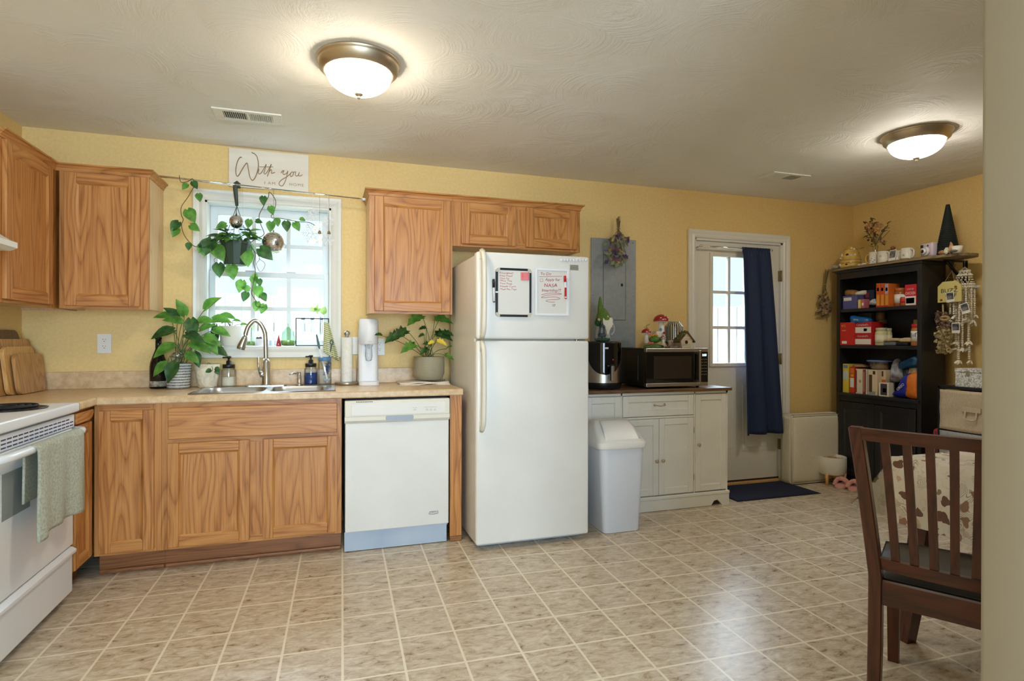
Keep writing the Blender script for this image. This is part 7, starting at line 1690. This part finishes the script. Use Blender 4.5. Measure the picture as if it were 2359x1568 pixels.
# shell wind chime
cX = 6.05
t = thing('shell_wind_chime', 'tall white shell wind chime hanging from the right end of the plank', 'wind chime', rq(2220, 800, cX))
shellm = noisy('shell_cream', c(224, 214, 192), c(244, 240, 228), 70, .6)
def tier(py, pl, pr): a, b = at(pl, py, X=cX), at(pr, py, X=cX); return Vector((cX, (a.y+b.y)/2, (a.z+b.z)/2)), abs(a.y-b.y)/2
tiers = [tier(624, 2212, 2233), tier(634, 2208, 2237), tier(656, 2192, 2242), tier(662, 2190, 2244)]
mb = MB()
for cen, r in tiers:
    k = max(14, int(r*420))
    for i in range(k): a = 2*PI*i/k; mb.ball(cen+Vector((r*math.cos(a)*.75, r*math.sin(a), 0)), 0.0085, 1)
for (c0, r0), (c1, r1), n in ((tiers[0], tiers[1], 10), (tiers[1], tiers[2], 14)):
    for i in range(n):
        for sg_ in (-1, 1):
            a, b = 2*PI*i/n, 2*PI*(i+sg_)/n; A = c0+Vector((r0*.75*math.cos(a), r0*math.sin(a), 0)); B = c1+Vector((r1*.75*math.cos(b), r1*math.sin(b), 0))
            for j in range(5): mb.ball(A.lerp(B, j/4), .0045, 1)
mb.build('shell_rings', shellm, t)
cen, r = tiers[3]; random.seed(77)
for i in range(24):
    a = 2*PI*i/24; r2 = r*(.95 if i % 2 else .55); o = cen+Vector((r2*.75*math.cos(a), r2*math.sin(a), 0)); ln = (.20, .28, .34, .24, .46, .30, .38, .26)[i % 8]*(1.15 if i % 2 == 0 else .85)
    mb = MB(); n = int(ln/.013)
    for j in range(n): mb.ball(o-Vector((0, 0, .013*(j+.6))), .0082, 1, (1, 1, .8))
    for j in range(5): mb.leaf(o-Vector((0, 0, ln)), (random.uniform(-1, 1), random.uniform(-1, 1), -.9), (1, 0, 0), .034, .018, .2)
    mb.build('shell_strand', shellm, t)
mb = MB(); hk = tiers[0][0]; hk2 = Vector((5.99, hk.y+.0, KZ0))
mb.tube([hk+Vector((0, 0, .012)), Vector((hk.x, hk.y, KZ0-.0))], .0012, 5)
for i in range(6): a = i*PI/3; mb.tube([hk+Vector((tiers[0][1]*.7*math.cos(a), tiers[0][1]*math.sin(a), 0)), hk+Vector((0, 0, .030))], .003, 5)
mb.build('cord', shellm, t)
mb = MB(); q = at(2251, 660, X=cX-.01); mb.ball(q, .018, 2, (1, 1, .6)); single(mb, 'painted_shell', noisy('blue_white_shell', c(60, 130, 160), c(230, 230, 224), 22, .5), q, 'blue and white painted shell hanging at the right of the wind chime', 'ornament')
for l_, px, py, ang in (('instant photo clipped at the left of the shell chime, beside the yellow sign', 2189, 684, .10), ('tilted instant photo in the middle of the shell chime', 2223, 710, .28), ('lowest instant photo hanging from the shell chime', 2202, 755, .04)):
    q = at(px, py, X=cX-.085); polaroid(l_, q, .056, .074, (0, -math.cos(ang), math.sin(ang)), (0, math.sin(ang), math.cos(ang)), 'instant photos')
# dried garland below the sign
t = thing('dried_garland', 'dried hop and flower garland hanging below the yellow sign', 'dried flowers', rq(2172, 810, 5.99))
random.seed(61); mb = MB(); m2 = MB(); m3 = MB()
for k in range(130):
    f = k/130; px = 2171+6*f+random.gauss(0, 9*(1-.35*f)); py = 722+85*f+random.gauss(0, 5); q = at(px, py, X=5.99+random.uniform(-.02, .02)); s_ = random.uniform(.018, .027)
    for j in range(6): d_ = Vector((random.gauss(0, 1), random.gauss(0, 1), random.gauss(0, 1)-.5)).normalized(); (mb if f > .35 else m2).leaf(q, d_, d_.orthogonal(), s_, s_*.9, .4)
mb.build('hop_heads', noisy('hop_cream', c(176, 158, 116), c(206, 190, 150), 60, .85), t); m2.build('purple_dried_flowers', noisy('dusty_purple', c(112, 86, 84), c(150, 124, 110), 60, .85), t)
m3.tube([at(2172, 700, X=5.99), at(2174, 760, X=5.99), at(2177, 808, X=5.99)], .006, 8)
q = at(2176, 733, X=5.965); m3.tube([q+Vector((0, .03*math.cos(a), .012*math.sin(a))) for a in [2*PI*k/16 for k in range(16)]], .009, 6, closed=True); m3.build('stem_and_raffia', mat('twine'), t)
# ---------------------------------------------------------------- fabric drawer unit and box, right wall
DX_ = 5.80
ya = at(2160, 940, X=DX_).y; yb_ = ya-.46; zt_ = at(2166, 888, X=DX_).z
t = thing('fabric_drawer_unit', 'black metal drawer tower with beige fabric bins, right of the bookcase', 'drawer unit', (DX_+.18, (ya+yb_)/2, 0))
mb = MB()
for y in (ya-.008, yb_+.008):
    for x in (DX_+.008, DX_+.37): mb.box(x-.008, y-.008, 0, x+.008, y+.008, zt_)
mb.box(DX_, yb_, zt_-.018, DX_+.378, ya, zt_, .002); mb.build('frame', ironb, t)
beige = noisy('beige_fabric', c(190, 172, 146), c(204, 188, 162), 120, .9, .25); greyf = noisy('grey_fabric', c(150, 150, 150), c(170, 170, 170), 120, .9, .25)
zs_ = [zt_-.022]
hb_ = (at(2166, 905, X=DX_).z-at(2166, 980, X=DX_).z)+.045
for k in range(3):
    z1 = zt_-.024-k*(hb_+.012); z0 = max(z1-hb_, .03); mb = MB()
    mb.grid(lambda u, v, z0=z0, z1=z1: Vector((DX_-.004+.012*math.sin(PI*u)*math.sin(PI*v)*(.6 if k == 0 else .2)+.003*math.sin(u*5+v*11), yb_+.020+(ya-yb_-.040)*u, z0+(z1-z0)*v-.004*math.sin(u*PI)*(1-v))), 16, 12, .004)
    mb.box(DX_+.006, yb_+.022, z0, DX_+.36, ya-.022, z1-.01); b_ = mb.build('fabric_bin', beige if k == 0 else greyf, t)
    mb = MB(); ym = (ya+yb_)/2-.0; mb.box(DX_-.012, ym-.06, (z0+z1)/2-.004, DX_-.004, ym+.06, (z0+z1)/2+.03, .002); mb.tube(smoothpath([(DX_-.012, ym-.035, (z0+z1)/2), (DX_-.022, ym-.03, (z0+z1)/2-.05), (DX_-.022, ym+.03, (z0+z1)/2-.05), (DX_-.012, ym+.035, (z0+z1)/2)], 5), .006, 6, flat=.5); mb.build('pull_tab', beige if k == 0 else greyf, b_)
    mb = MB(); mb.box(DX_+.002, yb_+.006, z0-.010, DX_+.37, ya-.006, z0-.002); mb.build('rail', ironb, t)
bxm = mat('botanical_print', c(232, 232, 226), .45); nt = NT(bxm); v_ = nt.coords()
vo = nt.add('ShaderNodeTexVoronoi', {'Vector': nt.coords((1, 1, 1)), 'Scale': 30.}, feature='DISTANCE_TO_EDGE'); n_ = nt.noise(v_, 55, 4, .6, 1.5)
nt.link(nt.mix(nt.ramp(n_, [(.50, (0, 0, 0, 1)), (.53, (1, 1, 1, 1)), (.60, (1, 1, 1, 1)), (.63, (0, 0, 0, 1))]), c(234, 234, 230), c(150, 156, 154)), nt.p.inputs['Base Color'])
X_ = DX_+.03; a, b = at(2200, 887, X=X_), at(2200, 845, X=X_); y1_ = a.y; y0_ = y1_-.26
t = thing('decorative_box', 'white keepsake box with grey botanical print on the drawer tower', 'box', (X_+.10, (y0_+y1_)/2, zt_))
mb = MB(); mb.box(X_, y0_, zt_+.001, X_+.2, y1_, zt_+.001+(b.z-a.z)*.78, .003); mb.build('base', bxm, t)
mb = MB(); mb.box(X_-.003, y0_-.002, zt_+.003+(b.z-a.z)*.78, X_+.203, y1_+.002, zt_+.001+(b.z-a.z), .003); mb.build('lid', bxm, t)
mb = MB(); ym = y1_-.085; mb.box(X_-.007, ym-.012, zt_+(b.z-a.z)*.62, X_-.001, ym+.012, zt_+(b.z-a.z)*.9, .002); mb.build('clasp', pewter, t)
a = at(2148, 985, X=5.84)
mb = MB(); mb.box(5.84, ya+.004, .30, 6.1, ya+.075, a.z, .03, 4, True)
t = thing('red_case', 'red soft case squeezed between the bookcase and the drawer tower', 'bag', (5.97, ya+.04, 0)); mb2 = mb; mb2.box(5.85, ya+.006, .002, 6.09, ya+.073, .33, .02, 3, True); mb2.build('case', mat('raspberry_case', c(164, 44, 62), .6), t)
mb = MB(); mb.tube([(5.838, ya+.04, .05), (5.838, ya+.04, a.z-.02)], .003, 6); mb.build('zip', black, t)
# ---------------------------------------------------------------- dining table, cloth and chair
TZ = .745; tx0, tx1, tya, tyb = 3.84, 5.35, -2.29, -2.83
t = thing('dining_table', 'dark wood dining table under a patterned cloth, its legs showing', 'table', (4.55, -2.62, 0))
mb = MB(); mb.box(tx0, tyb, TZ-.03, tx1, tya, TZ, .004); mb.build('tabletop', cherryx, t)
mb = MB(); mb.box(tx0+.08, tyb+.06, TZ-.11, tx1-.08, tya-.06, TZ-.03); mb.build('apron', cherryx, t)
for sx in (0, 1):
    for sy in (0, 1):
        x = tx0+.10 if not sx else tx1-.10; y = tya-.06 if not sy else tyb+.06; ox, oy = (-.055 if not sx else .055), (.06 if not sy else -.06)
        mb = MB(); tb = bmesh.new()
        rows = [[tb.verts.new((x+f*ox+a*s_, y+f*oy+b*s_, z)) for a, b in ((-1, -1), (1, -1), (1, 1), (-1, 1))] for z, s_, f in ((0, .024, 1), (TZ-.11, .040, 0))]
        for i in range(4): tb.faces.new((rows[0][i], rows[0][(i+1) % 4], rows[1][(i+1) % 4], rows[1][i]))
        tb.faces.new(rows[0]); tb.faces.new(rows[1]); bmesh.ops.recalc_face_normals(tb, faces=tb.faces[:]); mb._fin(tb); mb.build('leg', cherry, t)
clm = mat('mushroom_print_cloth', c(224, 216, 202), .75); nt = NT(clm)
nv = nt.noise(nt.coords(), 5, 2)
base = nt.ramp(nv, [(.4, c(220, 211, 196)), (.6, c(234, 228, 216))])
def scatter(sc, off, wob, size):
    vv = nt.coords((1, 1, 1), (0, 0, 0), off)
    wz = nt.add('ShaderNodeTexNoise', {'Vector': vv, 'Scale': 22., 'Detail': 2.})
    v2 = nt.add('ShaderNodeVectorMath', {0: vv, 1: nt.add('ShaderNodeVectorMath', {0: wz.outputs['Color'], 1: (wob, wob, wob)}, operation='MULTIPLY').outputs[0]}, operation='ADD').outputs[0]
    vo = nt.add('ShaderNodeTexVoronoi', {'Vector': v2, 'Scale': sc}); cc = nt.add('ShaderNodeSeparateColor', {0: vo.outputs['Color']})
    return nt.math('LESS_THAN', vo.outputs['Distance'], size), cc, vo
b1, c1, v1 = scatter(19., (3, 1, 2), .045, .36)
caps = nt.ramp(c1.outputs[0], [(0, c(150, 112, 90)), (.3, c(204, 186, 166)), (.5, c(112, 78, 66)), (.7, c(196, 168, 142)), (.85, c(140, 128, 96))], 'CONSTANT')
col = nt.mix(nt.math('MULTIPLY', b1, nt.math('GREATER_THAN', c1.outputs[1], .3)), base, caps)
b2, c2, v2_ = scatter(13., (7, 5, 4), .05, .38)              # sprays of fern: ribs inside some of the spots
rib = nt.math('GREATER_THAN', nt.math('SINE', nt.math('MULTIPLY', nt.noise(nt.coords(), 9, 1), 270.)), .4)
fern = nt.math('MULTIPLY', nt.math('MULTIPLY', b2, rib), nt.math('GREATER_THAN', c2.outputs[0], .45))
col = nt.mix(nt.math('MULTIPLY', fern, .6), col, c(124, 112, 84))
scrib = nt.math('LESS_THAN', nt.math('ABSOLUTE', nt.math('SUBTRACT', nt.noise(nt.coords(loc=(9, 2, 6)), 16, 3), .5)), .008)
nt.link(nt.mix(nt.math('MULTIPLY', scrib, .22), col, c(130, 110, 96)), nt.p.inputs['Base Color'])
mb = MB(); DROP = .27
# cloth: top plus four sides; corners flare out and hang lower
nx, ny = 60, 36; ex = .255
def cloth(u, v):
    X0, X1, Y0, Y1 = tx0-.006, tx1+.006, tyb-.006, tya+.006
    Xf = X0-ex+(X1-X0+2*ex)*u; Yf = Y0-ex+(Y1-Y0+2*ex)*v
    dx = max(X0-Xf, Xf-X1, 0); dy = max(Y0-Yf, Yf-Y1, 0); sx = -1 if Xf < X0 else 1; sy = -1 if Yf < Y0 else 1
    x, y = min(max(Xf, X0), X1), min(max(Yf, Y0), Y1); z = TZ+.003
    if dx or dy:
        d = math.hypot(dx, dy) if (dx and dy) else max(dx, dy)
        if dx and dy:
            m = min(dx, dy); fl = .55*m; x += sx*(fl*.75+.010); y += sy*(fl*.75+.010); z -= max(dx, dy)*.97*(1-.12*m/ex)
        else:
            w = .012*math.sin((Xf if dy else Yf)*21)*d/ex; a_ = min(d, .03)/.03
            x += (sx*(.012*a_+.015*d/ex+w) if dx else 0); y += (sy*(.012*a_+.015*d/ex+w) if dy else 0); z -= d
    return Vector((x, min(y, 9) if y > YF+.008 else YF+.008, z))
mb.grid(cloth, nx*2, ny*2)
single(mb, 'tablecloth', clm, (4.55, -2.62, TZ), 'off-white tablecloth printed with brown mushrooms and ferns', 'tablecloth')
# chair, built about its seat centre: +y faces the table
CH = thing('dining_chair', 'dark cherry slat-back dining chair with a black seat pad, beside the right-hand wall end', 'chair', (3.641, -2.661, 0), R(-58.5))
CM = ROOTM[CH.name]
def cpart(fn, name, m, par=CH):
    mb = MB(); mb.xf = CM; fn(mb); return mb.build(name, m, par)
def post(sx):
    def f(mb):
        prof = [(0, -.245), (.22, -.215), (.45, -.205), (.62, -.212), (.78, -.226), (.93, -.248)]
        tb = bmesh.new(); rows = []
        for i, (z, y) in enumerate(prof):
            x = sx*(.205+.052*max(0, (z-.45)/.48)); a, b = (.019, .024) if z > .1 else (.018, .02)
            rows.append([tb.verts.new((x+p*a, y+q*b, z)) for p, q in ((-1, -1), (1, -1), (1, 1), (-1, 1))])
        for A, B in zip(rows, rows[1:]):
            for i in range(4): tb.faces.new((A[i], A[(i+1) % 4], B[(i+1) % 4], B[i]))
        tb.faces.new(rows[0]); tb.faces.new(rows[-1]); bmesh.ops.recalc_face_normals(tb, faces=tb.faces[:]); bmesh.ops.bevel(tb, geom=tb.edges[:], offset=.003, segments=1, affect='EDGES'); mb._fin(tb)
    return f
cpart(post(-1), 'rear_leg', cherry); cpart(post(1), 'rear_leg', cherry)
def fleg(sx):
    def f(mb):
        tb = bmesh.new(); rows = [[tb.verts.new((sx*.205+p*a, .195+q*a, z)) for p, q in ((-1, -1), (1, -1), (1, 1), (-1, 1))] for z, a in ((0, .017), (.42, .022))]
        for i in range(4): tb.faces.new((rows[0][i], rows[0][(i+1) % 4], rows[1][(i+1) % 4], rows[1][i]))
        tb.faces.new(rows[0]); tb.faces.new(rows[1]); bmesh.ops.recalc_face_normals(tb, faces=tb.faces[:]); mb._fin(tb)
    return f
cpart(fleg(-1), 'front_leg', cherry); cpart(fleg(1), 'front_leg', cherry)
def yb(z):
    P = [(0, -.245), (.22, -.215), (.45, -.205), (.62, -.212), (.78, -.226), (.93, -.248)]
    for (a, b), (d, e) in zip(P, P[1:]):
        if a <= z <= d: return b+(e-b)*(z-a)/(d-a)
    return P[-1][1]
def rail(z0, z1, half, th, bow):
    def f(mb):
        def g(u, v):
            pass
        tb = bmesh.new(); rows = []
        for k in range(17):
            s_ = k/16*2-1; x = s_*half; b = -bow*(1-s_*s_)
            rows.append([tb.verts.new((x, yb(z)+b+q*th, z)) for z, q in ((z0, -1), (z1, -1), (z1, 1), (z0, 1))])
        for A, B in zip(rows, rows[1:]):
            for i in range(4): tb.faces.new((A[i], A[(i+1) % 4], B[(i+1) % 4], B[i]))
        tb.faces.new(rows[0]); tb.faces.new(rows[-1]); bmesh.ops.recalc_face_normals(tb, faces=tb.faces[:]); mb._fin(tb)
    return f
cpart(rail(.890, .929, .272, .015, .035), 'top_rail', cherryx); cpart(rail(.474, .511, .212, .012, .022), 'lower_rail', cherryx)
for k in range(7):
    s_ = (k-3)/3*.72
    def slat(mb, s_=s_):
        tb = bmesh.new(); rows = []
        for j in range(7):
            z = .505+(.897-.505)*j/6; f = j/6; x = s_*(.208+.036*f); b = -(.022+.013*f)*(1-s_*s_)
            rows.append([tb.verts.new((x+p*.0115, yb(z)+b+q*.007, z)) for p, q in ((-1, -1), (1, -1), (1, 1), (-1, 1))])
        for A, B in zip(rows, rows[1:]):
            for i in range(4): tb.faces.new((A[i], A[(i+1) % 4], B[(i+1) % 4], B[i]))
        tb.faces.new(rows[0]); tb.faces.new(rows[-1]); bmesh.ops.recalc_face_normals(tb, faces=tb.faces[:]); mb._fin(tb)
    cpart(slat, 'slat', cherry)
def ap_(mb):
    mb.box(-.19, -.225, .362, .19, -.205, .437); mb.box(-.19, .19, .362, .19, .212, .424); mb.box(-.218, -.19, .362, -.198, .18, .424); mb.box(.198, -.19, .362, .218, .18, .424)
cpart(ap_, 'seat_apron', cherryx)
cpart(lambda mb: mb.prism([(-.215, -.19), (.215, -.19), (.235, .225), (-.235, .225)], (0, 0, .424), (1, 0, 0), (0, 1, 0), .014), 'seat_base', blackm)
def padf(mb):
    mb.grid(lambda u, v: Vector(((u*2-1)*(.212+.02*v)*(1), -.188+.41*v, .437+.032*(1-abs(u*2-1)**5)*(1-abs(v*2-1)**5)**.7)), 24, 24)
cpart(padf, 'seat_pad', mat('black_vinyl', c(26, 23, 24), .32))
# ---------------------------------------------------------------- keep only what is needed
for me in list(bpy.data.meshes):
    if me.users == 0: bpy.data.meshes.remove(me)
